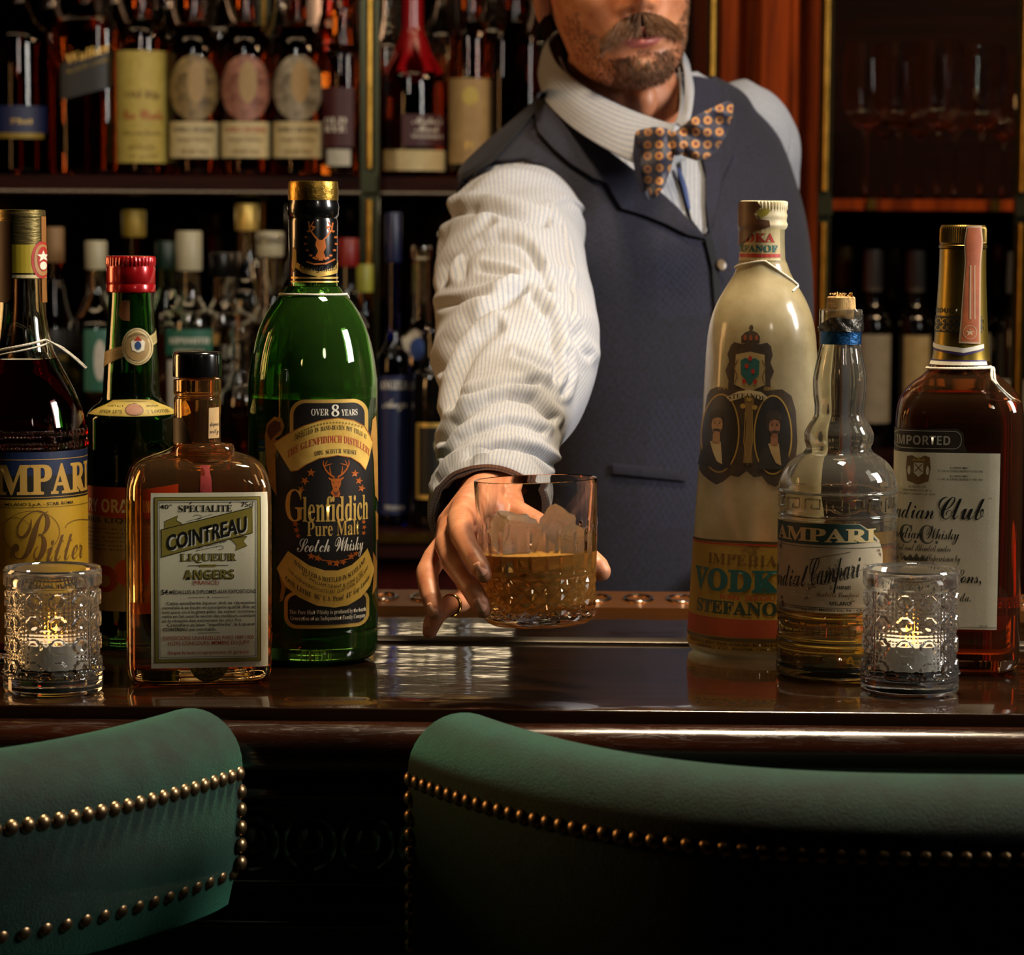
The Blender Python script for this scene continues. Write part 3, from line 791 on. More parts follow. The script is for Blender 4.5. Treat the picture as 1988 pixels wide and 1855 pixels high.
# stem glasses
g6 = 'stemmed glasses on the upper shelf of the right cabinet'
WG = glass('thin_crystal', '#f4f4f2', 1.5)
def stem_glass(label, cx, D, H, r):
    t = thing('wine_glass', label, 'wine glass', (xpx(cx, D), D, GS_Z), 0, g6)
    hb = H*0.46
    out = [(0, 0.033), (0.0015, 0.033), (0.003, 0.02), (0.006, 0.006), (0.012, 0.0034), (hb-0.012, 0.0034), (hb-0.004, 0.006), (hb+0.008, r*0.62), (hb+0.03, r*0.95), (hb+0.055, r), (H-0.02, r*0.93), (H, r*0.86)]
    q = pchip([(a, b) for a, b in out], 3)
    inn = [(z_, r_-0.0012) for z_, r_ in q if z_ > hb+0.004][::-1]
    mb = MB(); rows = [[(r_*sin(2*pi*j/32), -r_*cos(2*pi*j/32), z_) for j in range(32)] for z_, r_ in q+inn+[(hb+0.003, 0.002)]]
    mb.grid(rows, 0, True, True, True); mb.build('bowl_and_stem', WG, t); return t
for cx, D, H, r, lb in ((1678, 4.31, 0.235, 0.036, 'wine glass next to the brass shelf post, leftmost on its shelf'), (1742, 4.40, 0.24, 0.038, 'wine glass with a bright stem, front row over the white foil wine bottles'),
        (1783, 4.51, 0.23, 0.034, 'wine glass standing in the back row behind two front glasses'), (1818, 4.31, 0.24, 0.037, 'wine glass in the middle of the front row above the amber whisky bottle'),
        (1851, 4.42, 0.235, 0.034, 'wine glass in the back row straight above the amber whisky bottle neck'), (1902, 4.34, 0.235, 0.036, 'wine glass in the front row, second from the right brass post'),
        (1945, 4.45, 0.215, 0.034, 'shorter wine glass in the back row near the right brass post'), (1979, 4.27, 0.215, 0.034, 'shorter wine glass nearest the right brass post'),
        (1715, 4.64, 0.235, 0.034, 'wine glass in the back row behind the bright stem glass')):
    stem_glass(lb, cx, D, H, r)
# ================================================================== bottles and glasses on the counter
GREEN = glass('green_bottle_glass', '#6fae4a', 1.5, 0.02)
GREEND = glass('dark_green_glass', '#58a04c', 1.5, 0.01)
AMBERG = glass('amber_bottle_glass', '#f0c48a', 1.5, 0.01, (60, 0.2))
BROWNG = glass('brown_whisky_glass', '#eaae78', 1.45)
DARKL = glass('dark_liquid', '#2a1a0c', 1.35)
GREENL2 = glass('malt_in_green_bottle', '#3f7a20', 1.35)
RUBY = glass('bitter_red_liquid', '#7a070c', 1.35)
AMBERLIQ = glass('orange_liqueur', '#d07c22', 1.35)
STRING = paper('cotton_string', '#b9b2a4', '#e2dccd', 400, 0.9)
def dust_and_glow(m, w):  # diffuse share: dusty haze plus the glow of lit glass, put into the material
    m.node_tree.nodes['Principled BSDF'].inputs['Transmission Weight'].default_value = w
for m_, w_ in ((GREEN, 0.955), (GREEND, 0.985), (AMBERG, 0.98), (BROWNG, 0.985)): dust_and_glow(m_, w_)
def text_arc(d, t, a0, a1, y, cap, mat, layer=3, k=1.0, **kw):
    """like d.text but between arc positions (pixels along the surface from the front)"""
    X = d.X; d.X = lambda px: px*k
    d.text(t, a0, a1, y, cap, mat, layer, **kw); d.X = X
def knurl(n, amp): return lambda ph, z: amp*(0.5+0.5*cos(ph*n))
def world_string(name, pts, r, parent):
    mb = MB(); L = Vector(parent.location)
    R = Matrix.Rotation(-parent.rotation_euler.z, 3, 'Z')
    q = []
    for i in range(len(pts)-1):
        a, b = Vector(pts[i]), Vector(pts[i+1])
        for j in range(6): q.append(R @ (a.lerp(b, j/6)-L))
    q.append(R @ (Vector(pts[-1])-L))
    for it in range(3): q = [q[0]]+[(q[i-1]+q[i]*2+q[i+1])/4 for i in range(1, len(q)-1)]+[q[-1]]
    rr = [r*(1+0.15*sin(i*2.1)) for i in range(len(q))]
    mb.tube(q, rr, 8); return mb.build(name, STRING, parent)
def relief(v, lines, r, mat, name, pyref):
    d = v.decal(pyref, off=0.0)
    mb = MB()
    for ln in lines:
        pts = []
        for i in range(len(ln)-1):
            n_ = max(1, int(math.hypot(ln[i+1][0]-ln[i][0], ln[i+1][1]-ln[i][1])/4))
            for j in range(n_): pts.append((ln[i][0]+(ln[i+1][0]-ln[i][0])*j/n_, ln[i][1]+(ln[i+1][1]-ln[i][1])*j/n_))
        pts.append(ln[-1])
        mb.tube([d.wrap(d.X(x), d.Z(y), 0) for x, y in pts], r, 6)
    d.bm.free()
    return mb.build(name, mat, v.root)

# ------------------------------------------------ tall green whisky bottle
v = Vessel('whisky_bottle', 'tall green whisky bottle with a black and gold scroll label and gold cap', 'bottle', 608, 1297,
    [(352, 46), (420, 46), (426, 45), (545, 45.5), (558, 49), (572, 58), (590, 74), (620, 93), (650, 106), (680, 114.5), (715, 121), (760, 126), (1000, 127), (1230, 127), (1236, 125.5), (1243, 126.5), (1270, 126), (1286, 122), (1294, 115), (1300, 100)])
gf = v
v.shell(0, v.z(556), GREEN, 0.003, 0.012, 'glass_body', 96, punt=0.012)
mb = MB(); mb.grid([v.ring(z_, -0.001) for z_ in (v.z(555), v.z(500), v.z(425))], 0, True, True, True); mb.build('neck_glass', GREEN, v.root)
v.liquid(0.0125, v.z(770), GREENL2, 0.003)
BLKFOIL = pm('black_capsule', '#0d0d0e', 0.22, 0.2, Coat_Weight=0.7)
mb = MB(); k = v.k
zz = [(v.z(546), 47*k), (v.z(430), 47.5*k), (v.z(424), 46*k), (v.z(417), 49.5*k), (v.z(400), 50*k), (v.z(392), 48*k), (v.z(388), 47.8*k)]
mb.lathe(zz, 72); mb.build('neck_capsule', BLKFOIL, v.root)
n = NT('crinkled_gold_foil'); n.set(Base_Color='#a5833a', Metallic=0.95, Roughness=0.32); n.bump(n.noise(160, 4, 0.7, n.coord('Object')), 0.6, 0.001); GFOIL = n.m
mb = MB(); mb.lathe([(v.z(390), 46*k), (v.z(389), 48.5*k), (v.z(370), 48.8*k), (v.z(356), 48.2*k), (v.z(352.5), 47*k), (v.z(352), 45*k)], 72); mb.build('gold_cap', GFOIL, v.root)
d = v.decal(480, off=0.0009)
d.rect(568, 538, 662, 541.5, GOLD, 1); d.rect(568, 546, 662, 548.5, GOLD, 1)
d.poly([(579, 510), (590, 518), (618, 527), (645, 520), (655, 503), (660, 512), (652, 530), (618, 538), (588, 530), (576, 520)], GOLD, 1)
d.text(ITAL('Glenfiddich'), 584, 652, 527, 10, INK, 2, bend=lambda u: -6*u*u)
for sx in (-1, 1):
    d.line([(622+sx*3, 468), (622+sx*12, 458), (622+sx*20, 446), (622+sx*22, 432)], 3, COPPERINK, 1)
    d.line([(622+sx*18, 450), (622+sx*10, 440)], 2.4, COPPERINK, 1); d.line([(622+sx*20, 442), (622+sx*13, 430)], 2.2, COPPERINK, 1)
    for j in range(9):
        t = radians(-60+22*j); d.poly(ell(622+sx*30*cos(t)*0.95, 470+34*sin(t), 3.4, 2.4, 6), COPPERINK, 1)
d.poly([(614, 466), (630, 466), (632, 480), (627, 490), (631, 500), (622, 505), (612, 498), (617, 488), (612, 476)], COPPERINK, 1)
d.line([(595, 508), (610, 513), (630, 512), (648, 503)], 3, COPPERINK, 1)
d.poly([(571, 480), (577, 486), (578, 515), (572, 530), (569, 520)], GOLDD, 1); d.poly([(655, 478), (660, 484), (661, 522), (657, 530), (655, 515)], GOLDD, 1)
d.build('neck_label', v.root)
d = v.decal(1000)
BL = pm('embossed_black_paper', '#121010', 0.42)
SCROLL = paper('aged_gold_scroll', '#8a5a24', '#b98a3c', 40, 0.5)
LGOLD = paper('gold_label_foil', '#c79f3e', '#ebc868', 60, 0.42)
d.poly([(556, 838), (572, 815), (600, 806), (660, 803), (705, 815), (722, 845), (724, 1090), (722, 1140), (700, 1180), (570, 1180), (540, 1120), (530, 1000), (537, 900)], BL, 1)
for pts in ([(515, 850), (519, 826), (533, 811), (547, 813), (553, 828), (547, 845), (535, 854), (543, 862), (535, 885), (536, 930), (538, 966), (528, 950), (518, 905)],
            [(722, 820), (729, 812), (731, 850), (732, 900), (733, 985), (727, 970), (724, 900), (719, 850)], [(728, 1000), (733, 1010), (733, 1060), (729, 1058)],
            [(540, 1105), (553, 1112), (556, 1140), (550, 1168), (543, 1172), (547, 1140)], [(723, 1080), (731, 1100), (730, 1150), (722, 1165), (724, 1130)]):
    d.poly(pts, SCROLL, 2)
d.poly([(519, 840), (524, 826), (534, 818), (545, 822), (546, 836), (536, 846), (526, 858)], pm('scroll_inner_red', '#4a1a10', 0.5), 3)  # darker red print inside the scroll
d.poly(rrect(563, 776, 714, 868, 30, 8), GOLD, 2); d.poly(rrect(570, 783, 707, 860, 24, 8), BL, 3)
d.text(SERIF('OVER'), 604, 638, 807, 13, WHITEINK, 4); d.text(SERIF('8'), 643, 658, 809, 23, WHITEINK, 4); d.text(SERIF('YEARS'), 662, 693, 808, 12, WHITEINK, 4)
d.poly([(533, 863), (560, 843), (590, 827), (625, 816), (655, 812.5), (685, 818), (706, 831), (722, 862), (714, 900), (708, 917), (698, 903), (680, 890), (655, 885), (620, 890), (595, 902), (578, 914), (565, 916), (555, 900)], LGOLD, 4)
d.line([(533, 863), (560, 843), (590, 827), (625, 816), (655, 812.5), (685, 818), (706, 831), (722, 862)], 1.6, pm('orange_edge', '#b5702a', 0.4, 0.4), 5)
d.line([(565, 916), (578, 914), (595, 902), (620, 890), (655, 885), (680, 890), (698, 903), (708, 917)], 1.6, pm('orange_edge', '#b5702a'), 5)
for j in range(22):
    x_ = 575+j*6; d.poly(ell(x_, 818+0.0042*(x_-650)**2+3, 2, 2, 7), GOLDD, 5)
d.text(SERIF('DISTILLED  IN  HAND-BEATEN  POT  STILLS  AT'), 572, 710, 835, 9, INK, 5, bend=lambda u: 22*u*u)
d.text(SERIF('THE GLENFIDDICH DISTILLERY'), 558, 716, 860, 14, REDINK, 5, bend=lambda u: 31*u*u)
d.text(SERIF('100%  SCOTCH  WHISKY'), 610, 691, 881, 9, INK, 5, bend=lambda u: 5*u*u)
for sx in (-1, 1):
    C = 652
    d.line([(C+sx*3, 928), (C+sx*12, 922), (C+sx*20, 913), (C+sx*25, 902), (C+sx*24, 895)], [3.4, 3.2, 3, 2.4, 1.2], COPPERINK, 3)
    d.line([(C+sx*10, 923), (C+sx*12, 912), (C+sx*12, 906)], [2.6, 2, 1], COPPERINK, 3)
    d.line([(C+sx*23, 906), (C+sx*15, 903), (C+sx*8, 901)], [2.4, 2, 1], COPPERINK, 3)
    d.line([(C+sx*21, 903), (C+sx*17, 895)], [2, 1], COPPERINK, 3)
    d.poly([(C+sx*8, 930), (C+sx*15, 927), (C+sx*14, 931), (C+sx*9, 934)], COPPERINK, 3)
d.poly([(642, 930), (662, 930), (661, 943), (657, 950), (660, 960), (658, 966), (649, 966), (641, 958), (646, 950), (643, 941)], COPPERINK, 3)
BRN = pm('dark_copper_ink', '#5f2c10', 0.5)
for p_ in ((647, 937), (657, 937), (652, 947)): d.poly(ell(p_[0], p_[1], 1.8, 1.3, 8), BRN, 4)
d.poly([(646, 953), (652, 957), (658, 953), (654, 963), (650, 963)], BRN, 4)
def star(cx, cy, r, rot=0): return [(cx+(r if i % 2 == 0 else r*0.42)*sin(radians(rot+36*i)), cy-(r if i % 2 == 0 else r*0.42)*cos(radians(rot+36*i))) for i in range(10)]
for p_ in ((604, 918, 9), (592, 934, 9), (585, 951, 8), (688, 922, 8), (696, 937, 8), (701, 952, 8), (574, 1018, 7), (576, 1030, 7), (579, 1041, 6), (705, 1018, 5), (706, 1029, 5), (705, 1040, 5), (604, 1080, 8), (617, 1084, 8), (681, 1083, 8), (690, 1079, 6), (640, 1094, 7), (653, 1095, 8), (666, 1093, 7)):
    d.poly(star(p_[0], p_[1], p_[2], p_[0] % 40), COPPERINK, 3)
d.line([(600, 1077), (625, 1088), (655, 1092), (680, 1087), (694, 1076)], 2, COPPERINK, 3)
d.text(SERIF('G'), 555, 590, 1012, 62, GOLD, 4)
d.text(SERIF('lenfiddich'), 588, 713, 1013, 49, GOLD, 4, bold=0.004)
d.text(SERIF('Pure Malt'), 596, 696, 1041, 28, GOLD, 4)
d.text(SCRIPT('Scotch'), 577, 640, 1072, 26, WHITEINK, 4); d.text(SCRIPT('Whisky'), 650, 704, 1072, 28, WHITEINK, 4)
d.poly(rrect(552, 1150, 716, 1221, 22, 8), GOLD, 2); d.poly(rrect(559, 1156, 710, 1214, 17, 8), BL, 3)
d.poly([(560, 1071), (578, 1083), (600, 1098), (630, 1108), (655, 1109), (682, 1100), (700, 1085), (712, 1071), (725, 1115), (717, 1145), (700, 1165), (675, 1178), (650, 1181), (615, 1176), (580, 1160), (555, 1140), (538, 1106)], LGOLD, 4)
d.text(SERIF('DISTILLED & BOTTLED IN SCOTLAND'), 572, 707, 1131, 9, INK, 5, bend=lambda u: -36*u*u)
d.text('BY WILLIAM GRANT & SONS LTD.', 588, 703, 1143, 6.5, INK, 5, bend=lambda u: -26*u*u)
d.text('THE GLENFIDDICH DISTILLERY, DUFFTOWN, SCOTLAND', 560, 713, 1153, 6.5, INK, 5, bend=lambda u: -44*u*u)
d.text(SERIF('ONE LITRE  86\u00b0 U.S. Proof  43\u00b0 Gay Lussac'), 555, 716, 1168, 10, INK, 5, bend=lambda u: -40*u*u)
d.text(SERIF('This Pure Malt Whisky is produced by the fourth'), 562, 709, 1193, 8, WHITEINK, 4)
d.text(SERIF('Generation of an Independent Family Company'), 564, 708, 1205, 8, WHITEINK, 4)
d.build('front_label', v.root)
world_string('neck_string', [Vector(v.loc)+Vector(v.ring(v.z(571+(8 if a > 100 else 0)), 0.0012, 72)[int(a/5) % 72]) for a in list(range(-110, 125, 10))], 0.0008, v.root)

# ------------------------------------------------ square amber liqueur bottle
v = Vessel('liqueur_bottle', 'square amber liqueur bottle with a cream label, gold border and black stopper', 'bottle', 385, 1331,
    [(735, 43, 2), (737, 46, 2), (765, 46, 2), (770, 43, 2), (776, 45.5, 2), (855, 45.5, 2), (868, 47, 2), (878, 62, 2.2), (884, 82, 2.8), (893, 108, 3.6), (905, 124, 4.6), (925, 134, 6), (950, 139, 7.5), (1000, 140, 8), (1290, 140, 8), (1312, 138, 8), (1325, 132, 7), (1331, 122, 6)], kb=0.74, rotz=9, m=4)
v.shell(0, v.z(735), AMBERG, 0.004, 0.010, 'glass_body', 120)
v.liquid(0.0105, v.z(1157), AMBERLIQ, 0.004, seg=120)
k = v.k
mb = MB(); mb.lathe([(v.z(733), 44*k), (v.z(731), 47.5*k), (v.z(690), 47.5*k), (v.z(685), 46*k), (v.z(683), 42*k)], 56); mb.build('stopper', pm('black_bakelite', '#0a0a0b', 0.18, 0.0, Coat_Weight=1.0), v.root, angle=60)
mb = MB(); mb.lathe([(v.z(737), 36*k), (v.z(733), 36*k)], 40); mb.build('cork', pm('cork_ring', '#8f6438', 0.8), v.root)
# raised round shoulder seal
mb = MB()
c0 = Vector(((400-388)*k, -0.018, v.z(890)))
rows = [[(c0.x+r_*sin(2*pi*j/48), c0.y-r_*0.62*cos(2*pi*j/48), z_) for j in range(48)] for z_, r_ in ((v.z(908), 0.0195), (v.z(902), 0.0205), (v.z(868), 0.0205), (v.z(861), 0.0195), (v.z(858), 0.0180), (v.z(861), 0.0165))]
mb.grid(rows, 0, True, False, True); mb.build('shoulder_seal', AMBERG, v.root)
d = v.decal(820, off=0.0004)
NKL = paper('neck_scrap', '#b08a58', '#d1b078', 50, 0.6)
d.poly([(334, 816), (348, 812), (356, 812), (364, 832), (370, 852), (373, 862), (334, 862)], pm('dark_neck_label', '#22120a', 0.5), 1)
d.poly([(405, 793), (424, 792), (424, 852), (404, 852)], NKL, 1); d.text(ITAL('dépos\u00e9'), 407, 423, 828, 7, INK, 2); d.text(SCRIPT('nity'), 406, 423, 842, 8, INK, 2)
d.build('neck_label', v.root)
d = v.decal(1120, 0.004, off=0.0004)
RIB = NT('red_ribbon'); RIB.set(Base_Color='#8c1c18', Roughness=0.7); RIB.bump(RIB.noise(1500, 1, vec=RIB.coord('Object')), 0.3, 0.0005)
d.poly([(391, 905), (411, 905), (413, 962), (389, 962)], RIB.m, 1)
SEAL = pm('yellow_seal_paper', '#a39031', 0.6)
d.build('red_ribbon', v.root); d = v.decal(1120, 0.004, off=0.0004)
d.poly(ell(405, 1290, 38, 36), SEAL, 1); d.line(ell(405, 1290, 36, 34, 28), 1.2, INK, 2, True)
d.text(SANSB('LACET'), 382, 430, 1303, 7, INK, 2); d.text(SANSB('DE'), 398, 412, 1310, 6, INK, 2); d.text(SANSB('GARANTIE'), 378, 432, 1318, 8, INK, 2, bend=lambda u: -7*u*u)
d.build('paper_seal', v.root); d = v.decal(1120, 0.004, off=0.0004)
LAB = paper('cream_laid_paper', '#f0e4b8', '#fff6d8', 9, 0.65, ('#cbb67c', 7, 0.66))
L_, T_, R_, B_ = 293, 957, 519, 1297
d.rect(L_, T_, R_, B_, LAB, 3, 10)
OLV = pm('olive_gold_ink', '#9c8b33', 0.55)
d.frame(300, 965, 506, 1286, 6, OLV, 4)
for a in (0, 6.4): d.frame(300+a, 965+a, 506-a, 1286-a, 0.9, INK, 5)
d.frame(309.5, 975, 496.5, 1276, 0.8, NAVYINK, 5)
d.text('40\u00b0', 311, 334, 988, 9, INK, 5, bold=0.01); d.text('75cl', 469, 491, 985, 9, INK, 5, bold=0.01)
d.text(SERIF('SPECIALITE'), 347, 451, 994, 13, INK, 5); d.line([(369, 979), (373, 975)], 1.6, INK, 5); d.line([(446, 979), (450, 975)], 1.6, INK, 5)
d.poly([(320, 1012), (346, 1001), (343, 1010), (353, 1016), (353, 1022), (320, 1030)], OLV, 4); d.line([(320, 1012), (346, 1001), (343, 1010), (353, 1016), (353, 1022)], 1, INK, 5)
d.poly([(447, 1046), (471, 1040), (480, 1043), (472, 1052), (480, 1061), (457, 1070), (460, 1060)], OLV, 4); d.line([(447, 1046), (480, 1043), (472, 1052), (480, 1061), (457, 1070), (460, 1060), (447, 1046)], 1, INK, 5)
bn = [(314, 1028), (490, 986), (490, 1036), (314, 1081)]
d.poly(bn, OLV, 5); d.line(bn, 1.6, INK, 6, True)
d.text('COINTREAU', 327, 481, 1071, 29, WHITEINK, 6, bold=0.02, slope=-0.235); d.text('COINTREAU', 324, 479, 1069, 30, INK, 7, bold=0.022, slope=-0.235)
d.text('REG. TRADEMARK', 382, 441, 1067, 4.5, INK, 5, slope=-0.235)
d.line(ell(384, 1004, 8, 4, 14, 180, 470), 0.9, INK, 5); d.line([(362, 1013), (385, 1007), (412, 999)], 0.8, INK, 5); d.line([(380, 1070), (410, 1064), (428, 1060)], 0.8, INK, 5); d.line(ell(427, 1064, 7, 4, 14, -180, 120), 0.9, INK, 5)
d.text(SERIF('LIQUEUR'), 350, 458.5, 1089.5, 14.5, INK, 5, bold=0.016); d.text(SERIF('LIQUEUR'), 351, 457, 1089, 13, OLV, 6, bold=-0.012)
d.rect(365, 1098, 443, 1099, INK, 5); d.rect(388, 1096.5, 420, 1101, OLV, 5)
d.text(SANSB('ANGERS'), 356, 454.5, 1125, 18.5, INK, 5, bold=0.016); d.text(SANSB('ANGERS'), 357.5, 453, 1124, 17, OLV, 6, bold=-0.012)
d.text('(FRANCE)', 374, 425, 1135.5, 8, REDINK, 5)
BI = pm('blue_black_ink', '#151a28', 0.5)
d.text('54', 313, 326, 1154, 10, BI, 5, bold=0.015); d.text('M\u00c9DAILLES & DIPLOMES AUX EXPOSITIONS', 329, 496, 1153, 9, BI, 5, bold=0.012)
d.rect(365, 1160, 396, 1160.7, INK, 5); d.rect(412, 1160, 446, 1160.7, INK, 5); d.poly(ell(404, 1160, 1.6, 1.6, 8), INK, 5)
for i, (t, a, b) in enumerate((('Cette excellente liqueur doit sa r\u00e9putation', 323, 495), ('mondiale \u00e0 sa haute et constante qualit\u00e9. Elle se', 315, 495), ('boit pure ou \u00e0 la glace pil\u00e9e. Sa saveur incompa-', 315, 495),
                ('rable en fait aussi le secret des meilleurs cocktails', 315, 495), ('et la r\u00e9ussite des entremets les plus fins.', 315, 470), ('Cristalline et bien \u201c\u00e9quilibr\u00e9e\u201d la Liqueur', 324, 495))):
    d.text(t, a, b, 1174+8.4*i, 6, INK, 5, bold=0.008)
d.text('COINTREAU', 316, 363, 1225, 6.5, INK, 5, bold=0.022); d.text('est inimitable.', 367, 420, 1225, 6.2, INK, 5, bold=0.008)
d.rect(384, 1229, 427, 1230, INK, 5)
d.text('EXPOSITIONS UNIVERSELLES PARIS 1889 1900', 316, 492, 1242.5, 7.5, REDINK, 5, bold=0.004)
d.text('HORS CONCOURS, MEMBRE DU JURY', 326, 484, 1252.5, 7.5, REDINK, 5, bold=0.004)
d.text('Exigez le lacet rouge-ponceau de garantie.', 327, 484, 1270, 6.5, REDINK, 5, bold=0.004)
d.build('front_label', v.root)
# ribbon ghost and the string bump under the label are left to the paper

# ------------------------------------------------ red aperitif bottle at the left edge
v = Vessel('aperitif_bottle', 'red aperitif bottle with a blue and yellow label, cut by the left edge', 'bottle', 47, 1291,
    [(408, 46), (540, 46), (590, 47), (630, 51), (660, 56), (690, 64), (715, 76), (740, 89), (780, 108), (820, 120), (845, 124), (1265, 125), (1282, 121), (1291, 110)])
v.shell(0, v.z(420), glass('clear_bottle_glass', '#f2f4ee', 1.5), 0.003, 0.010, 'glass_body', 96)
v.liquid(0.0105, v.z(697), RUBY, 0.003)
k = v.k
n = NT('tarnished_capsule'); n.set(Base_Color='#6e6038', Metallic=0.85, Roughness=0.4); n.bump(n.noise(90, 4, 0.6, n.coord('Object', (1, 1, 6))), 0.7, 0.001); TCAP = n.m
v.band(408, 541, 0.0007, TCAP, 'capsule'); mb = MB(); mb.lathe([(v.z(424), 47.8*k), (v.z(420), 48.4*k), (v.z(412), 48.4*k), (v.z(408), 46*k), (v.z(407), 40*k)], 72); mb.build('screw_cap', TCAP, v.root)
d = v.decal(500, off=0.0013)
d.rect(24, 475, 90, 530, pm('yellow_strip', '#a6911c', 0.5), 1); d.rect(24, 534, 92, 540, CREAM, 1)
d.poly(ell(78, 505, 19, 36), REDINK, 2); d.poly(ell(79, 505, 15, 31), pm('seal_gold', '#a87a4a', 0.5), 3); d.poly(ell(80, 503, 10, 24), REDINK, 4); d.poly(star(80, 498, 12), WHITEINK, 5); d.poly(ell(80, 516, 6, 8), WHITEINK, 5)
d.build('neck_label', v.root)
d = v.decal(560, off=0.0011)
d.rect(79, 420, 96, 588, pm('tax_strip', '#8a5a22', 0.6), 1, 4); d.poly([(2, 430), (22, 430), (24, 560), (22, 580), (16, 588), (0, 588)], pm('dark_tax_strip', '#3a120c', 0.6), 1)
d.build('tax_strip', v.root)
d = v.decal(1000)
YL = paper('yellow_label', '#b58d18', '#d0a82c', 8, 0.6)
NV = pm('label_navy', '#16264a', 0.5); BLK = pm('label_black', '#14110e', 0.5); LET = pm('label_letter_gold', '#c39a48', 0.5)
d.rect(-76, 879, 171, 1250, YL, 1, 20); d.rect(-76, 879, 171, 925, NV, 2, 20); d.rect(-76, 925, 171, 971, BLK, 2, 20)
d.rect(-76, 893, 171, 894.2, LET, 3, 20); d.rect(-76, 966.5, 171, 967.6, LET, 3, 20)
text_arc(d, SERIF('CAMPARI'), -118, 196, 960, 58, LET, 3, k, bold=0.02)
text_arc(d, 'DAVIDE CAMPARI - MILANO S.p.A. - STAB. ROMA', -110, 130, 983, 6, INK, 3, k, bold=0.012)
d.rect(-76, 986, 171, 986.8, INK, 3, 20)
text_arc(d, SCRIPT('B'), 0, 74, 1088, 96, BROWNINK, 3, k); text_arc(d, SCRIPT('itter'), 66, 162, 1092, 50, BROWNINK, 3, k)
d.line(ell(60, 1035, 55, 42, 26, 120, 420), 1.0, BROWNINK, 3); d.line(ell(30, 1060, 40, 55, 26, 60, 330), 0.9, BROWNINK, 3); d.line(ell(150, 1030, 24, 14, 16, 180, 400), 1.2, BROWNINK, 3)
d.build('front_label', v.root)
mb = MB(); d = v.decal(858, off=0.0)
for j in range(34):
    x_ = -70+j*7.2
    for yy in (846, 868):
        q = d.wrap(d.X(x_+(3 if yy > 850 else 0)), d.Z(yy), 0); mb.ball(q, 0.0016, 8, 6, 0, (1, 1, 1.9))
d.bm.free(); mb.build('embossed_beads', CLEAR, v.root)
Lp = Vector(v.loc)
def around(v, py, a0, a1, dr=0.001, dy=0):
    o = []
    n_ = max(3, int(abs(a1-a0)/12))
    for i in range(n_+1):
        a = radians(a0+(a1-a0)*i/n_); z_ = v.z(py+dy*i/n_); r, nn = v.sec(z_)
        x, y = ringpt(a, r+dr, (r+dr)*v.kbe(nn), nn)
        o.append(Vector(v.loc)+Matrix.Rotation(v.rotz, 3, 'Z') @ Vector((x, y, z_)))
    return o
world_string('neck_string', around(v, 690, -85, 60, 0.0012, -32)+[P(112, 672, v.D-0.01), P(140, 692, v.D-0.005), P(166, 716, v.D)], 0.0008, v.root)
world_string('string_tail', around(v, 690, -40, 70, 0.0012, -26)+[P(118, 672, v.D-0.006), P(150, 697, v.D-0.001), P(168, 714, v.D+0.004)], 0.0006, v.root)

# ------------------------------------------------ green bottle with a red cap
v = Vessel('orange_liqueur_bottle', 'dark green liqueur bottle with a red screw cap and a round neck seal', 'bottle', 258, 1264,
    [(568, 42), (600, 44), (680, 50), (740, 54), (772, 56), (784, 61), (794, 74), (806, 84), (816, 88), (1245, 88), (1258, 84), (1264, 76)])
v.shell(0, v.z(560), GREEND, 0.003, 0.010, 'glass_body', 88); v.liquid(0.0105, v.z(722), DARKL, 0.003)
k = v.k; RC = pm('red_enamel_cap', '#a30f16', 0.24, 0.35, Coat_Weight=0.6)
mb = MB(); prc = [(v.z(568), 45*k), (v.z(566), 47.5*k), (v.z(553), 47.8*k), (v.z(551), 46.6*k), (v.z(548), 47.4*k), (v.z(520), 47.4*k), (v.z(517), 46.4*k), (v.z(513), 47.6*k), (v.z(500), 47*k), (v.z(497.5), 45*k), (v.z(497), 40*k)]
rows = []
for z_, r_ in prc: rows.append([((r_+(0.00035*cos(40*2*pi*j/240) if v.z(514) < z_ < v.z(499) else 0))*sin(2*pi*j/240), -(r_+(0.00035*cos(40*2*pi*j/240) if v.z(514) < z_ < v.z(499) else 0))*cos(2*pi*j/240), z_) for j in range(240)])
mb.grid(rows, 0, True, True, True); mb.build('red_cap', RC, v.root)
d = v.decal(650)
d.poly([(232, 592), (236, 585), (242, 583), (252, 584), (252, 624), (236, 622), (230, 612)], pm('cork_scrap', '#7a4a24', 0.8), 1)
RBN = paper('ribbon_paper', '#6f6034', '#a39663', 40, 0.5)
d.poly([(206, 688), (238, 672), (300, 646), (311, 638), (311, 664), (298, 670), (240, 694), (206, 718)], RBN, 1)
for o_ in (4, 20): d.line([(206, 688+o_), (238, 672+o_), (300, 646+o_-1), (311, 638+o_)], 0.9, CREAM, 2)
d.poly(ell(266, 673, 29, 36, 36), CREAM, 2); d.line(ell(266, 673, 26, 33, 36), 0.9, BROWNINK, 3, True); d.poly(ell(266, 673, 22, 28), TAN, 3)
d.text('ERVEN LUCAS BOLS AMSTERDAM', 247, 286, 651, 4, INK, 4, bend=lambda u: 8*u*u)
d.poly([(254, 664), (258, 660), (263, 662), (267, 658), (271, 662), (276, 660), (280, 664), (278, 680), (267, 685), (256, 680)], WHITEINK, 4); d.poly(ell(267, 671, 6, 8), BLUEINK, 5); d.poly([(260, 662), (267, 652), (274, 662)], REDINK, 5)
d.build('neck_seal', v.root)
d = v.decal(800, 0.003, 0.003, 0.0004)
d.poly([(205, 779), (258, 777), (312, 779), (342, 802), (342, 807), (258, 809), (174, 807), (178, 799)], YCREAM, 1)
d.line([(203, 783), (258, 781), (313, 783)], 0.9, BROWNINK, 2); d.poly(ell(261, 796, 20, 12), BROWNINK, 2); d.poly(ell(261, 796, 17, 10), pm('rose_face', '#9a6a58', 0.6), 3)
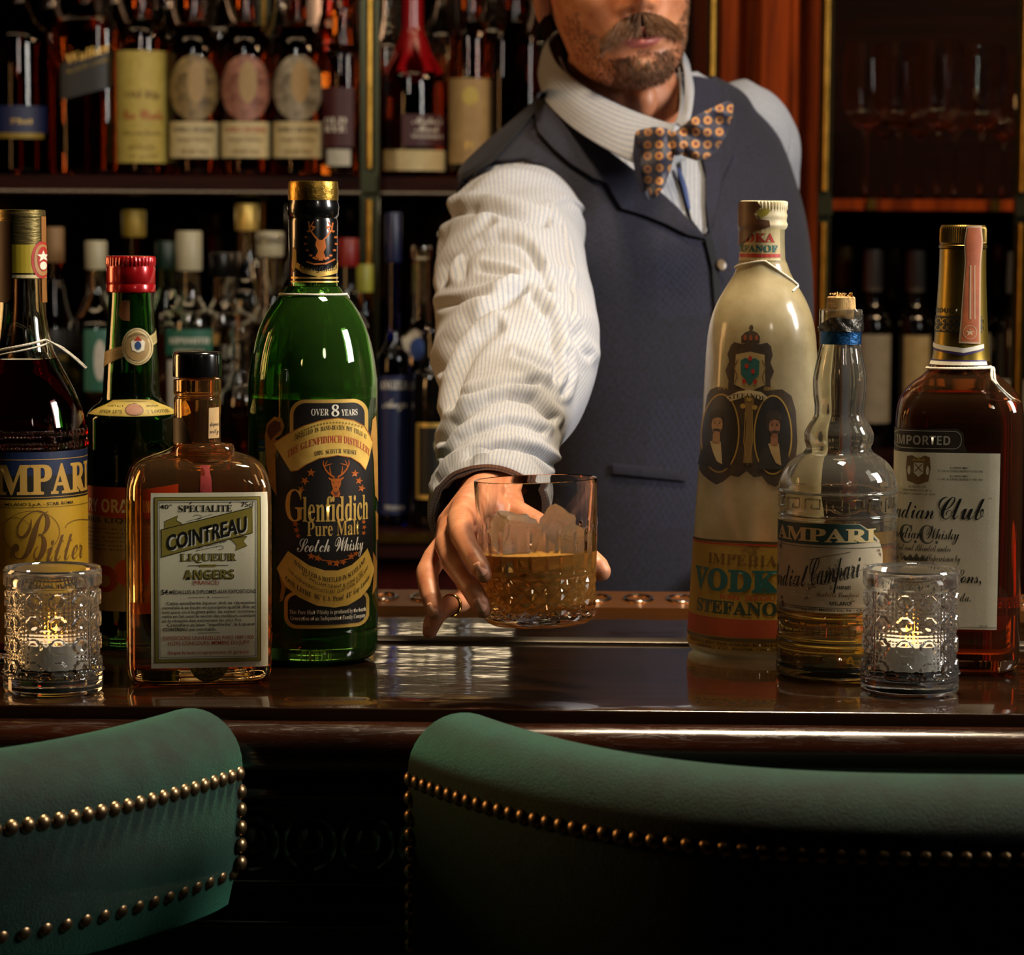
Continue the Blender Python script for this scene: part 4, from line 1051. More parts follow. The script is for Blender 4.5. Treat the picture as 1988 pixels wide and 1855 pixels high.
d.text(SERIF('ERVEN'), 200, 236, 791, 6, INK, 2); d.text(SERIF('BOLS'), 290, 318, 791, 6, INK, 2); d.text(SERIF("'T LOOTSJE"), 284, 330, 803, 6, INK, 2); d.text(SERIF('SINDS 1575'), 192, 236, 803, 6, INK, 2)
d.build('shoulder_label', v.root)
d = v.decal(1060)
d.rect(172, 947, 344, 1188, paper('aged_white_label', '#93866a', '#b3a788', 14, 0.7), 1, 16); d.poly([(170.5, 947), (345.5, 947), (345.5, 990), (258, 1010), (172, 1000)], pm('orange_label_field', '#a83a14', 0.55), 2)
text_arc(d, SANSB('DRY ORANGE'), -112, 60, 996, 26, WHITEINK, 3, k, bold=0.01)
text_arc(d, SANSB('BOLS LIQUEUR'), -110, 60, 1016, 9, INK, 3, k)
for i in range(6): text_arc(d, ('lang voor de revestiging', 'steeds dan jare lang', 'werking heeft gegeven', 'smaken doet te genieten', 'het wit van kruiken', 'heerlijke drank bekend')[i], -100, 60, 1030+8*i, 4, INK, 3, k)
d.poly(ell(205, 1126, 24, 26), pm('orange_fruit_print', '#8c2a10', 0.5), 3); d.poly(ell(203, 1130, 11, 12), pm('pale_fruit_print', '#9a8458', 0.6), 4); d.poly(ell(246, 1112, 24, 26), pm('orange_fruit_print2', '#b24417', 0.5), 3)
d.build('front_label', v.root)
for dd in (-0.3, 0.25):
    relief(v, [[(288+dd*20, 868), (300+dd*20, 858), (318+dd*20, 866), (322+dd*20, 880)], [(296+dd*20, 878), (310+dd*20, 890)]], 0.0009, GREEND, 'embossed_mark', 870)

# ------------------------------------------------ frosted vodka bottle
n = NT('frosted_dusty_glass'); vv_ = n.coord('Object')
f = n.noise(18, 6, 0.7, vv_)
n.set(Base_Color=n.ramp(f, [(0.25, '#a8935f'), (0.7, '#e6d8ae')]), IOR=1.3, Roughness=n.ramp(n.noise(40, 4, 0.6, vv_), [(0.3, (0.28,)*3+(1,)), (0.7, (0.5,)*3+(1,))]))
n.b.inputs['Transmission Weight'].default_value = 0.62; n.b.inputs['Coat Weight'].default_value = 0.5; n.b.inputs['Coat Roughness'].default_value = 0.12
FROST = n.m
v = Vessel('vodka_bottle', 'frosted vodka bottle with a twin portrait crest and an ochre label', 'bottle', 1470, 1283,
    [(440, 44), (447, 42), (505, 44), (515, 48), (532, 54), (560, 70), (589, 86), (615, 96), (640, 102), (670, 106), (720, 109), (790, 112), (900, 118), (1000, 124), (1100, 129), (1200, 134), (1262, 137), (1274, 135), (1281, 126), (1284, 112)])
v.shell(0, v.z(440), FROST, 0.004, 0.010, 'glass_body', 96, inner=False)
k = v.k
CAPW = paper('scuffed_white_cap', '#b3a27a', '#d9cda9', 60, 0.45, ('#5a3a20', 45, 0.60))
mb = MB(); rows = []
for z_, r_, kn in ((v.z(446), 43*k, 0), (v.z(441), 46.5*k, 0), (v.z(436), 47.5*k, 0), (v.z(430), 45*k, 0), (v.z(424), 45.5*k, 0), (v.z(418), 46.5*k, 0), (v.z(413), 45*k, 0), (v.z(408), 45.5*k, 0), (v.z(406), 46*k, 1), (v.z(393), 46*k, 1), (v.z(391), 45*k, 0), (v.z(390), 40*k, 0)):
    rows.append([((r_+kn*0.0005*cos(44*2*pi*j/264))*sin(2*pi*j/264), -(r_+kn*0.0005*cos(44*2*pi*j/264))*cos(2*pi*j/264), z_) for j in range(264)])
mb.grid(rows, 0, True, True, True); mb.build('screw_cap', CAPW, v.root)
d = v.decal(430, 0.003, 0.003, off=0.0022)
TB = paper('torn_brown_strip', '#3a2012', '#6b4426', 60, 0.5)
d.poly([(1440, 391), (1470, 391), (1478, 402), (1466, 415), (1470, 425), (1492, 428), (1494, 440), (1478, 446), (1462, 450), (1452, 466), (1440, 478), (1431, 470), (1428, 440), (1436, 418)], TB, 1)
d.poly([(1470, 410), (1484, 404), (1495, 408), (1488, 418), (1476, 424)], pm('olive_scrap', '#8a7c22', 0.5), 2)
d.build('torn_tax_strip', v.root)
d = v.decal(475, 0.003, 0.002, off=0.0006)
d.rect(1427, 441, 1513, 506, paper('neck_cream', '#a38c58', '#c9b98a', 30, 0.6), 1, 10); d.rect(1427, 493, 1513, 500, REDINK, 2, 10)
d.text(SERIF('VODKA'), 1431, 1503, 470, 17, REDINK, 3, bold=0.02); d.text(SERIF('STEFANOF'), 1428, 1508, 489, 13, TEALINK, 3, bold=0.02)
d.build('neck_label', v.root)
d = v.decal(1000, 0.003, 0.02)
DKC = paper('dark_crest_print', '#1f150b', '#45331a', 60, 0.55); OCH = paper('ochre_label', '#957420', '#b8963a', 12, 0.6, ('#7a5a1c', 25, 0.62)); CRG = pm('crest_gold', '#a58538', 0.5); SKIN_P = pm('print_skin', '#b0885c', 0.6); CRTAN = paper('crest_tan', '#8f7a4a', '#b5a06a', 40, 0.6)
d.poly(ell(1449, 638, 5, 6), DKC, 1); d.poly([(1428, 668), (1427, 655), (1435, 647), (1449, 642), (1463, 647), (1470, 655), (1469, 668)], DKC, 1)
for x_ in (1436, 1449, 1462): d.poly(ell(x_, 657, 4, 6, 10), pm('crown_red', '#7a3a18', 0.5), 2)
d.poly([(1405, 672), (1412, 666), (1430, 670), (1449, 665), (1468, 670), (1486, 666), (1495, 673), (1499, 690), (1494, 705), (1502, 722), (1494, 740), (1495, 756), (1402, 756), (1403, 742), (1395, 722), (1403, 704), (1398, 690)], DKC, 1)
d.poly([(1417, 690), (1449, 684), (1481, 690), (1483, 748), (1449, 762), (1415, 748)], CRTAN, 2)
d.poly([(1428, 702), (1438, 696), (1449, 700), (1460, 696), (1470, 702), (1469, 728), (1449, 750), (1430, 728)], TEALINK, 3)
for x_, y_ in ((1449, 697), (1442, 712), (1456, 722), (1437, 742), (1461, 742)): d.poly(ell(x_, y_, 4.5, 5, 9), REDINK, 4)
d.line([(1422, 700), (1414, 716), (1422, 732), (1416, 746)], 2, BROWNINK, 3); d.line([(1476, 700), (1484, 716), (1476, 732), (1482, 746)], 2, BROWNINK, 3)
# plate with the two portraits
d.poly([(1358, 775), (1364, 762), (1380, 755), (1400, 757), (1449, 752), (1498, 757), (1520, 757), (1540, 770), (1549, 800), (1551, 860), (1545, 905), (1536, 928), (1520, 938), (1505, 946), (1490, 940), (1478, 925), (1462, 928), (1447, 916), (1432, 928), (1415, 926), (1402, 938), (1388, 946), (1372, 938), (1360, 930), (1351, 920), (1352, 850)], DKC, 1)
for cx, sk in ((1390, 0), (1500, 1)):
    d.line(ell(cx, 845, 39, 76, 32), 3, CRG, 2, True); d.poly(ell(cx, 845, 36, 72, 30), pm('portrait_dark', '#17110c', 0.5), 3)
    fx = cx-7+sk*9; sp_ = SKIN_P if not sk else pm('print_skin2', '#8c5c3c', 0.6); hr_ = pm('print_hair', '#2c1d10', 0.6)
    d.poly([(fx-34, 912), (fx-26, 878), (fx-8, 866), (fx+14, 868), (fx+30, 884), (fx+32, 912)], pm('print_coat', '#221c16', 0.6), 4)
    d.poly([(fx-12, 862), (fx+10, 862), (fx+15, 905), (fx+4, 900), (fx-6, 880)], CREAM if not sk else TAN, 5)
    d.poly([(fx-7, 846), (fx+8, 846), (fx+8, 868), (fx-7, 866)], sp_, 5)
    d.poly(ell(fx, 812, 17, 14, 18), hr_, 4); d.poly(ell(fx-11, 824, 6, 14, 12), hr_, 4)
    d.poly(ell(fx+1, 829, 11.5, 19, 20), sp_, 6)
    d.poly([(fx-11, 822), (fx-8, 811), (fx+2, 808), (fx+12, 812), (fx+12, 818), (fx+3, 814), (fx-6, 817)], hr_, 7)
    d.poly([(fx-8, 838), (fx+1, 836), (fx+11, 838), (fx+7, 843), (fx+1, 841), (fx-5, 843)], hr_, 7)
    for ex in (-4, 6): d.poly(ell(fx+ex, 826, 2.2, 1.3, 8), INK, 7); d.line([(fx+ex-3, 822), (fx+ex+3, 822)], 1, hr_, 7)
    d.line([(fx+1, 826), (fx+3, 834)], 0.9, pm('print_shade', '#7a5230', 0.6), 7)
d.poly([(1438, 770), (1460, 770), (1456, 820), (1458, 900), (1440, 900), (1444, 820)], pm('print_column', '#7a5f2c', 0.6), 4)
d.line([(1442, 800), (1440, 860), (1449, 905), (1458, 860), (1456, 800)], 1.5, CRG, 5)
for x_, y_ in ((1436, 790), (1461, 792), (1449, 776)): d.poly(ell(x_, y_, 6, 5, 9), CRG, 5)
d.poly([(1400, 774), (1425, 762), (1449, 758), (1474, 762), (1488, 772), (1480, 779), (1449, 770), (1408, 782)], CREAM, 4)
d.text(SERIF('STEFANOF'), 1405, 1484, 774, 9, INK, 5, bend=lambda u: 6*u*u); d.text(SERIF('IVAN'), 1382, 1404, 760, 7, CRG, 5); d.text(SERIF('SERGIU'), 1480, 1504, 759, 7, CRG, 5)
# base label
def wy(x): return 4-6*cos((x-1450)/90.0)
xs_ = [1337+i*(1604-1337)/24 for i in range(25)]
for i in range(24):
    a, b = xs_[i], xs_[i+1]
    d.poly([(a, 1053+wy(a)), (b, 1053+wy(b)), (b, 1264), (a, 1264)], OCH, 1); d.poly([(a, 1053+wy(a)), (b, 1053+wy(b)), (b, 1058+wy(b)), (a, 1058+wy(a))], pm('label_brown_rule', '#4a3a14', 0.5), 2); d.poly([(a, 1059+wy(a)), (b, 1059+wy(b)), (b, 1062+wy(b)), (a, 1062+wy(a))], REDINK, 2)
d.rect(1335, 1203, 1606, 1238, paper('faded_red_band', '#8c2f14', '#a84a20', 14, 0.6), 2, 12); d.rect(1335, 1240, 1606, 1247, pm('label_brown_rule', '#4a3a14'), 2, 12)
d.text(SERIF('IMPERIAL'), 1380, 1528, 1099, 21, BROWNINK, 3); d.text(SERIF('VODKA'), 1358, 1548, 1149, 42, TEALINK, 3, bold=0.03)
d.text('IVAN  SERGIU', 1405, 1505, 1166, 9, REDINK, 3, bold=0.01); d.text(SERIF('STEFANOF'), 1364, 1530, 1194, 25, pm('dark_teal_ink', '#263a2c', 0.5), 3, bold=0.02)
d.text('PRODOTTO E IMBOTTIGLIATO DA GIO. BUTON & C. S.p.A.', 1355, 1530, 1255, 6, INK, 3, bold=0.012); d.text('LICENZA N. 2 - U.T.I.F. - BOLOGNA - CONT. IDR. CC.', 1368, 1525, 1263, 5.5, INK, 3, bold=0.012)
d.build('front_label', v.root)
world_string('neck_string', around(v, 520, -100, -20, 0.001, -12)+around(v, 506, 0, 75, 0.0012, 48)+[P(1538, 566, v.D-0.02)], 0.0008, v.root)

# ------------------------------------------------ clear cordial bottle with greek key bands
v = Vessel('cordial_bottle', 'clear swan necked cordial bottle with cork, blue neck foil and a stained label', 'bottle', 1621, 1328,
    [(600, 39), (604, 41), (636, 41), (640, 38), (668, 38), (690, 42), (720, 48), (745, 51), (770, 50), (795, 47), (808, 47), (820, 52), (835, 61), (850, 66.5), (864, 66), (876, 62), (884, 66), (896, 84), (912, 100), (930, 110), (945, 114), (958, 115), (961, 117), (964, 114.5), (1004, 114.5), (1008, 117), (1012, 117), (1016, 115), (1188, 115), (1192, 117), (1196, 115), (1206, 117), (1210, 114.5), (1250, 114.5), (1255, 117), (1262, 117), (1266, 115), (1298, 115), (1304, 117), (1320, 116), (1326, 110), (1328, 100)], m=4)
fl = lambda ph, z_: 0.0004*cos(8*ph) if z_ > 0.118 else 0.0
OLDG = glass('old_clear_glass', '#f3f0e2', 1.5, 0.0, (40, 0.25)); dust_and_glow(OLDG, 0.97)
v.shell(0, v.z(600), OLDG, 0.0032, 0.010, 'glass_body', 104, mod=fl, punt=0.006)
v.liquid(0.0105, v.z(1024), glass('pale_gold_cordial', '#f0cf6a', 1.36), 0.0032, seg=96)
k = v.k; n = NT('cork_material'); n.set(Base_Color=n.ramp(n.noise(160, 5, 0.7, n.coord('Object')), [(0.4, '#8f6c3c'), (0.55, '#c9a468')]), Roughness=0.85); CORK = n.m
mb = MB(); mb.lathe([(v.z(655), 27*k), (v.z(640), 30*k), (v.z(602), 29*k), (v.z(578), 27*k), (v.z(576), 25*k)], 40)
for j in range(46):
    a, r_ = random.random()*6.3, random.random()*25*k; c_ = Vector((r_*cos(a), r_*sin(a), v.z(575)+random.random()*0.0018))
    s_ = 0.0006+random.random()*0.0014; mb.add([c_+Vector((random.uniform(-s_, s_), random.uniform(-s_, s_), random.uniform(-s_, s_))) for _ in range(4)], [(0, 1, 2), (0, 2, 3), (0, 3, 1), (1, 3, 2)])
mb.build('cork', CORK, v.root, False)
n = NT('crumpled_blue_foil'); n.set(Base_Color=n.ramp(n.noise(8, 2, 0.5, n.coord('Object')), [(0.45, '#123a66'), (0.6, '#1e5f96')]), Metallic=0.7, Roughness=0.3); n.bump(n.noise(220, 4, 0.7, n.coord('Object')), 0.9, 0.0012)
v.band(641, 668, 0.0009, n.m, 'blue_neck_foil')
n = NT('crumpled_lead_foil'); n.set(Base_Color='#55524c', Metallic=0.9, Roughness=0.3); n.bump(n.noise(200, 4, 0.7, n.coord('Object')), 1.0, 0.0015); LEAD = n.m
mb = MB(); rows = []
for i in range(7):
    t = i/6; rows.append([((40*k+0.0012+0.0006*sin(9*2*pi*j/60+i))*sin(2*pi*j/60), -(40*k+0.0012+0.0006*sin(9*2*pi*j/60+i))*cos(2*pi*j/60), v.z(643)+(v.z(622+5*sin(3*2*pi*j/60)+9*cos(2*pi*j/60+2.2))-v.z(643))*t) for j in range(60)])
mb.grid(rows, 0, True, False, False); mb.build('torn_lead_foil', LEAD, v.root)
d = v.decal(1100)
CSP = paper('foxed_paper', '#a39478', '#cdbf9f', 12, 0.7, ('#5a4026', 55, 0.585)); TGR = pm('label_dark_green', '#1c3a33', 0.5); LETC = pm('label_cream_letter', '#cbb27a', 0.55)
d.poly([(1506.5, 1019), (1560, 1018), (1620, 1017), (1668, 1018), (1688, 1032), (1706, 1052), (1712, 1075), (1713, 1110), (1716, 1186), (1650, 1191), (1580, 1191), (1507, 1188)], CSP, 1)
d.poly([(1506.5, 1020), (1560, 1019), (1620, 1018), (1666, 1019), (1686, 1034), (1702, 1053), (1600, 1060), (1507, 1060)], TGR, 2)
d.text(SERIF('AMPARI'), 1513, 1698, 1053, 26, LETC, 3, bold=0.02)
d.text(SERIF('C'), 1506.4, 1512, 1053, 26, LETC, 3)
d.rect(1507, 1064, 1712, 1065, TGR, 3, 12)
d.text(SCRIPT('Cordial'), 1508, 1570, 1152, 44, INK, 3, slope=-0.16); d.text(SCRIPT('Campari'), 1572, 1670, 1140, 52, INK, 3, slope=-0.2)
d.line([(1572, 1090), (1600, 1082), (1650, 1072)], 0.8, INK, 3); d.line([(1620, 1122), (1660, 1110), (1700, 1100)], 0.8, INK, 3); d.line(ell(1598, 1128, 18, 8, 18, 20, 330), 0.9, INK, 3)
d.text(SANSB('S. CAMPARI'), 1612, 1652, 1145, 7, INK, 3); d.text(SCRIPT('Fratelli Campari'), 1585, 1668, 1160, 10, BROWNINK, 3); d.text(SANSB('MILANO'), 1612, 1652, 1176, 7.5, INK, 3)
d.rect(1507, 1181, 1715, 1182, INK, 3, 12); d.text('FLLI CAMPARI - CONTENUTO MEDIO CL. 50 - GRADI', 1510, 1690, 1188, 4.5, INK, 3, bold=0.01)
for (x_, y_) in [(1538, 1133), (1543, 1130), (1543, 1136), (1543, 1142), (1543, 1148), (1543, 1154), (1537, 1160), (1543, 1160), (1549, 1160)]+[(1560, 1136), (1564, 1131), (1570, 1130), (1575, 1134), (1574, 1141), (1569, 1147), (1564, 1153), (1560, 1160), (1566, 1160), (1572, 1160)]:
    d.poly(ell(x_, y_, 1.3, 1.3, 6), WHITEINK, 4)
d.build('front_label', v.root)
RG = glass('relief_glass', '#efeadb', 1.5)
def key(x, y0, y1, w): return [(x, y1), (x, y0), (x+w, y0), (x+w, y0+(y1-y0)*0.68), (x+w*0.42, y0+(y1-y0)*0.68), (x+w*0.42, y0+(y1-y0)*0.38)]
ks = []
for i in range(8):
    a = -74+i*22; x_ = 1621+115*sin(radians(a)); w_ = (1621+115*sin(radians(a+15)))-x_
    ks.append(key(x_, 972, 998, w_))
relief(v, ks, 0.0007, RG, 'greek_key_band', 985)
relief(v, [[(p_[0], p_[1]+242) for p_ in q] for q in ks], 0.0007, RG, 'greek_key_band', 1227)
d = v.decal(1282, off=0.0006); d.text(SANSB('DEPOSITATA'), 1512, 1660, 1294, 19, RG, 1); d.build('embossed_lettering', v.root)

# ------------------------------------------------ amber whisky bottle at the right
v = Vessel('whisky_bottle', 'amber whisky bottle with a cream script label and a gold neck foil', 'bottle', 1853, 1312,
    [(482, 43, 2), (640, 49, 2), (700, 54, 2), (708, 56, 2), (718, 60, 2), (732, 72, 2.2), (748, 92, 2.6), (765, 108, 3), (785, 118, 3.4), (810, 122.5, 3.8), (840, 123.5, 4), (1285, 123.5, 4), (1300, 120, 4), (1308, 113, 4), (1312, 104, 4)], kb=0.76, rotz=-7)
v.shell(0, v.z(480), BROWNG, 0.0032, 0.010, 'glass_body', 104); v.liquid(0.0105, v.z(760), glass('whisky_liquid', '#c25c18', 1.35), 0.0032, seg=104)
k = v.k
n = NT('brushed_gold_foil'); n.set(Base_Color='#8c7430', Metallic=0.9, Roughness=0.34); n.bump(n.noise(60, 2, 0.5, n.coord('Object', (1, 1, 0.1))), 0.2, 0.0005); NF = n.m
v.band(484, 700, 0.0006, NF, 'neck_foil')
mb = MB(); rows = []
for z_, r_, kn in ((v.z(484), 43*k, 0), (v.z(482), 46*k, 0), (v.z(477), 46.5*k, 0), (v.z(475), 44.5*k, 0), (v.z(472), 45*k, 0), (v.z(470), 44.5*k, 1), (v.z(445), 44*k, 1), (v.z(440), 43.5*k, 0), (v.z(437), 41*k, 0)):
    rows.append([((r_+kn*0.0004*cos(60*2*pi*j/360))*sin(2*pi*j/360), -(r_+kn*0.0004*cos(60*2*pi*j/360))*cos(2*pi*j/360), z_) for j in range(360)])
mb.grid(rows, 0, True, True, True); mb.build('ribbed_cap', pm('bronze_cap', '#6a5424', 0.36, 0.85), v.root)
d = v.decal(600, off=0.0009)
d.rect(1806, 614, 1904, 646, BLK, 1, 8)
for i in range(9):
    x_ = 1810+i*11; d.line(ell(x_+5, 624, 4.5, 5, 12, 90, 400), 1.6, NF, 2); d.line(ell(x_+5, 637, 4.5, 5, 12, -40, 250), 1.6, NF, 2)
d.text(SANSB('PRODUCT'), 1812, 1862, 608, 9, BLK, 1)
d.poly([(1803, 664), (1872, 676), (1906, 668), (1906, 676), (1872, 685), (1803, 672)], WHITEINK, 1); d.poly([(1803, 673), (1872, 686), (1906, 677), (1906, 680), (1872, 690), (1803, 676)], pm('purple_rule', '#2c1a5c', 0.5), 1)
d.rect(1800, 702, 1908, 709, WHITEINK, 1, 8); d.rect(1800, 699, 1908, 701.5, pm('purple_rule', '#2c1a5c'), 1, 8)
d.build('foil_printing', v.root)
d = v.decal(560, off=0.0014)
ST = paper('orange_tax_stamp', '#8a3a0c', '#b05518', 80, 0.6); STL = pm('stamp_pale', '#b3906c', 0.6)
d.poly([(1874, 438), (1902, 438), (1905, 470), (1902, 510), (1899, 668), (1864, 666), (1872, 510), (1870, 470)], STL, 1); d.poly([(1877, 442), (1899, 442), (1902, 470), (1899, 510), (1896, 664), (1868, 662), (1875, 510), (1873, 470)], ST, 2)
d.rect(1881, 515, 1884, 620, STL, 3, 1); d.rect(1889, 515, 1891, 620, STL, 3, 1); d.line(ell(1882, 645, 11, 13, 20), 1.2, STL, 3, True); d.poly(star(1882, 645, 8), STL, 3)
d.build('tax_stamp', v.root)
d = v.decal(1050, 0.004, off=0.0004)
CCL = paper('ivory_label', '#c9bd9c', '#e2d7ba', 10, 0.65, ('#8f8260', 9, 0.68)); BRZ = pm('bronze_label', '#33281a', 0.45, 0.2); SIL = pm('silver_print', '#b5ab98', 0.4, 0.3); GRY = pm('grey_print', '#5a5648', 0.6)
d.poly([(1731, 884), (1731, 836), (1855, 833), (1866, 842), (1868, 862), (1874, 877), (1938, 879), (1938, 884)], BRZ, 1)
d.line(rrect(1733, 838, 1862, 872, 14, 6), 1.3, SIL, 2, True); d.text(SANSB('IMPORTED'), 1739, 1841, 865, 18, SIL, 2)
d.rect(1731, 880, 1938, 1222, CCL, 2, 10); d.rect(1731, 1217, 1938, 1218.5, SIL, 3, 10)
d.poly([(1759, 888), (1768, 886), (1780, 892), (1792, 886), (1802, 889), (1804, 910), (1800, 936), (1780, 943), (1760, 936), (1757, 912)], BROWNINK, 3)
d.poly([(1772, 900), (1790, 900), (1790, 920), (1781, 928), (1772, 920)], CCL, 4); d.line([(1774, 902), (1788, 918)], 2, BROWNINK, 5); d.line([(1788, 902), (1774, 918)], 2, BROWNINK, 5)
for x_ in (1763, 1798): d.poly(ell(x_, 915, 3, 9, 9), CCL, 4)
d.poly([(1768, 897), (1772, 890), (1776, 895), (1781, 888), (1786, 895), (1790, 890), (1794, 897)], CRG, 4)
for i, (t, a, b) in enumerate((('BY APPOINTMENT', 1842, 1878), ('TO THE LATE KING GEORGE V 1910 1936', 1815, 1905), ('BY APPOINTMENT', 1842, 1878), ('TO THE LATE KING GEORGE VI 1936 1952', 1815, 1905))):
    d.text(t, a, b, (911, 917, 927, 933)[i], 4, INK, 3, bold=0.004)
for i, (t, a, b) in enumerate((('ESTABLISHED 1858', 1763, 1796), ('HIRAM WALKER & SONS LIMITED', 1752, 1807), ('DISTILLERS OF \u201cCANADIAN CLUB\u201d WHISKY', 1746, 1816))): d.text(t, a, b, 949+7*i, 4, BROWNINK, 3, bold=0.004)
d.text(SCRIPT('adian'), 1741, 1812, 1009, 32, INK, 4); d.text(SCRIPT('Club'), 1820, 1910, 1009, 44, INK, 4); d.text('\u201d', 1917, 1923, 972, 6, INK, 4)
d.text(SERIF('C.C.'), 1748, 1821, 1057, 36, GRY, 3); d.text(SCRIPT('nadian Whisky'), 1740, 1862, 1048, 22, INK, 4)
d.text(SCRIPT('tilled and Blended under'), 1740, 1846, 1072, 13, INK, 4); d.text(SCRIPT('ian Government Supervision by'), 1740, 1865, 1091, 14, INK, 4)
d.poly([(1757, 1092), (1755, 1080), (1763, 1086), (1768, 1078), (1774, 1086), (1780, 1076), (1786, 1086), (1792, 1078), (1796, 1086), (1803, 1080), (1801, 1092)], GRY, 3)
d.text(SCRIPT('Hiram Walker & Sons,'), 1733, 1906, 1132, 28, INK, 4); d.text(SCRIPT('Walkerville, Canada.'), 1745, 1886, 1168, 18, INK, 4); d.text(SERIF('86.8 PROOF'), 1790, 1864, 1183, 7, INK, 4); d.text('EX-59', 1905, 1920, 1217, 4, INK, 4)
d.build('front_label', v.root)
world_string('neck_string', around(v, 716, -110, 70, 0.0016, -6)+[P(1925, 738, v.D-0.045), P(1950, 765, v.D-0.038), P(1972, 786, v.D-0.02)], 0.0009, v.root)
world_string('string_tail', around(v, 714, -40, 78, 0.0022, -2)+[P(1932, 742, v.D-0.045), P(1956, 766, v.D-0.036), P(1978, 782, v.D-0.018)], 0.0007, v.root)

dust_and_glow(CUTGLASS, 0.975)
# ------------------------------------------------ pressed candle glasses
def candle_glass(label, cx, base, hwid):
    v = Vessel('candle_glass', label, 'candle glass', cx, base, [(base-256, hwid*0.955), (base-250, hwid*0.985), (base-222, hwid*0.985), (base-216, hwid*0.93), (base-50, hwid*0.95), (base-44, hwid), (base-12, hwid), (base-3, hwid*0.97), (base, hwid*0.9)], group='pressed glass candle holders', m=3)
    H = v.z(base-256); z0, z1 = v.z(base-47), v.z(base-219)
    mb = MB(); seg = 288; NR = 4; NC = 12; ph_h = (z1-z0)/NR; R0 = hwid*v.k
    rows = []
    zs = list(np.linspace(0, z0, 12)[:-1])+list(np.linspace(z0, z1, 105))+list(np.linspace(z1, H, 14)[1:])
    for z in zs:
        r, _ = v.sec(z); row = []
        for j in range(seg):
            ph = 2*pi*j/seg; dr = 0
            if z0 <= z <= z1:
                cell = ph/(2*pi/NC); fx = (cell % 1)-0.5; fz = ((z-z0)/ph_h % 1)-0.5
                ax, az = abs(fx)*2*0.98, abs(fz)*2
                oc = max(ax, az, (ax+az)*0.72)
                if oc < 0.62: dr = 0.0012 - 0.0009*max(0, 1-(oc/0.42)**2)
                elif oc < 0.74: dr = 0.0012*(0.74-oc)/0.12 - 0.0004
                else:
                    q = (ax*6) % 1; dr = -0.0006+0.0007*abs(sin(ax*7.5))*abs(sin(az*7.5))
                edge = min((z-z0), (z1-z))/0.0015
                dr *= max(0, min(1, edge))
            rr = r+dr; row.append((rr*sin(ph), -rr*cos(ph), z))
        rows.append(row)
    ri = R0*0.78
    inn = [(H-0.0005, R0*0.93), (H-0.004, R0*0.86), (H-0.012, ri), (0.03, ri*0.98), (0.017, ri*0.93), (0.0145, ri*0.8), (0.014, 0.0005)]
    for z, r in inn: rows.append([(r*sin(2*pi*j/seg), -r*cos(2*pi*j/seg), z) for j in range(seg)])
    mb.grid(rows, 0, True, True, True); mb.build('glass_body', CUTGLASS, v.root, angle=30)
    return v
n = NT('candle_wax'); n.set(Base_Color='#cfccc4', Roughness=0.5); WAXW = n.m
def emis(name, col, s):
    n = NT(name); n.set(Base_Color='#000000', Roughness=1.0); n.b.inputs['Emission Color'].default_value = lin(col); n.b.inputs['Emission Strength'].default_value = s; return n.m
FLAME = emis('candle_flame', '#ff9a30', 16.0)
def candle(label, v):
    t = thing('tealight_candle', label, 'candle', Vector(v.loc)+Vector((0, 0, 0.0143)), 0, 'lit tealights in the candle glasses')
    mb = MB(); mb.lathe([(0, 0.0195), (0.001, 0.0205), (0.019, 0.0205), (0.0195, 0.020), (0.018, 0.0195), (0.0172, 0.012), (0.017, 0.001)], 36, mi=0); mb.build('wax', WAXW, t)
    mb = MB(); mb.tube([(0, 0, 0.016), (0.0003, 0, 0.021), (0.001, 0, 0.024)], 0.0006, 6); mb.build('wick', INK, t)
    mb = MB(); mb.lathe([(0.020, 0.0007), (0.0215, 0.0018), (0.0235, 0.0023), (0.026, 0.0018), (0.029, 0.0009), (0.032, 0.0002)], 16); mb.build('flame', FLAME, t)
c1 = candle_glass('cut glass candle holder on the counter corner in front of the red aperitif bottle', 104, 1357, 97)
c2 = candle_glass('cut glass candle holder in front of the amber whisky bottle, right side', 1765, 1359, 96)
candle('lit tealight inside the candle glass by the red aperitif bottle', c1)
candle('lit tealight inside the candle glass by the amber whisky bottle', c2)

# ------------------------------------------------ the tumbler being served
DT = 1.872
gb = P(1048, 1210, DT)
tum = thing('whisky_tumbler', 'cut crystal tumbler of whisky on ice held out by the bartender', 'glass', gb)
tum.rotation_euler = (radians(-1.0), radians(-2.0), 0)
kt = DT/FPX
Ht = (1210-928)*kt
def zt_(py): return (1210-py)*kt
seg = 384; rows = []
prof = pchip([(0, 92*kt), (0.001, 100*kt), (0.004, 108*kt), (0.0075, 110.5*kt), (0.011, 111.5*kt), (zt_(1100), 114*kt), (Ht-0.001, 121*kt), (Ht, 120.5*kt)], 2)
pz = [p[0] for p in prof]; pr_ = [p[1] for p in prof]
zd0, zd1, zf0, zf1 = zt_(1190), zt_(1112), zt_(1106), zt_(1018)
zs = sorted(set([0, 0.0006, 0.002, 0.004, 0.006]+list(np.linspace(0.007, zd0, 4))+list(np.linspace(zd0, zd1, 48))+list(np.linspace(zd1, zf1, 36))+list(np.linspace(zf1, Ht, 16))))
def tri(x): return abs((x % 1.0)-0.5)*2
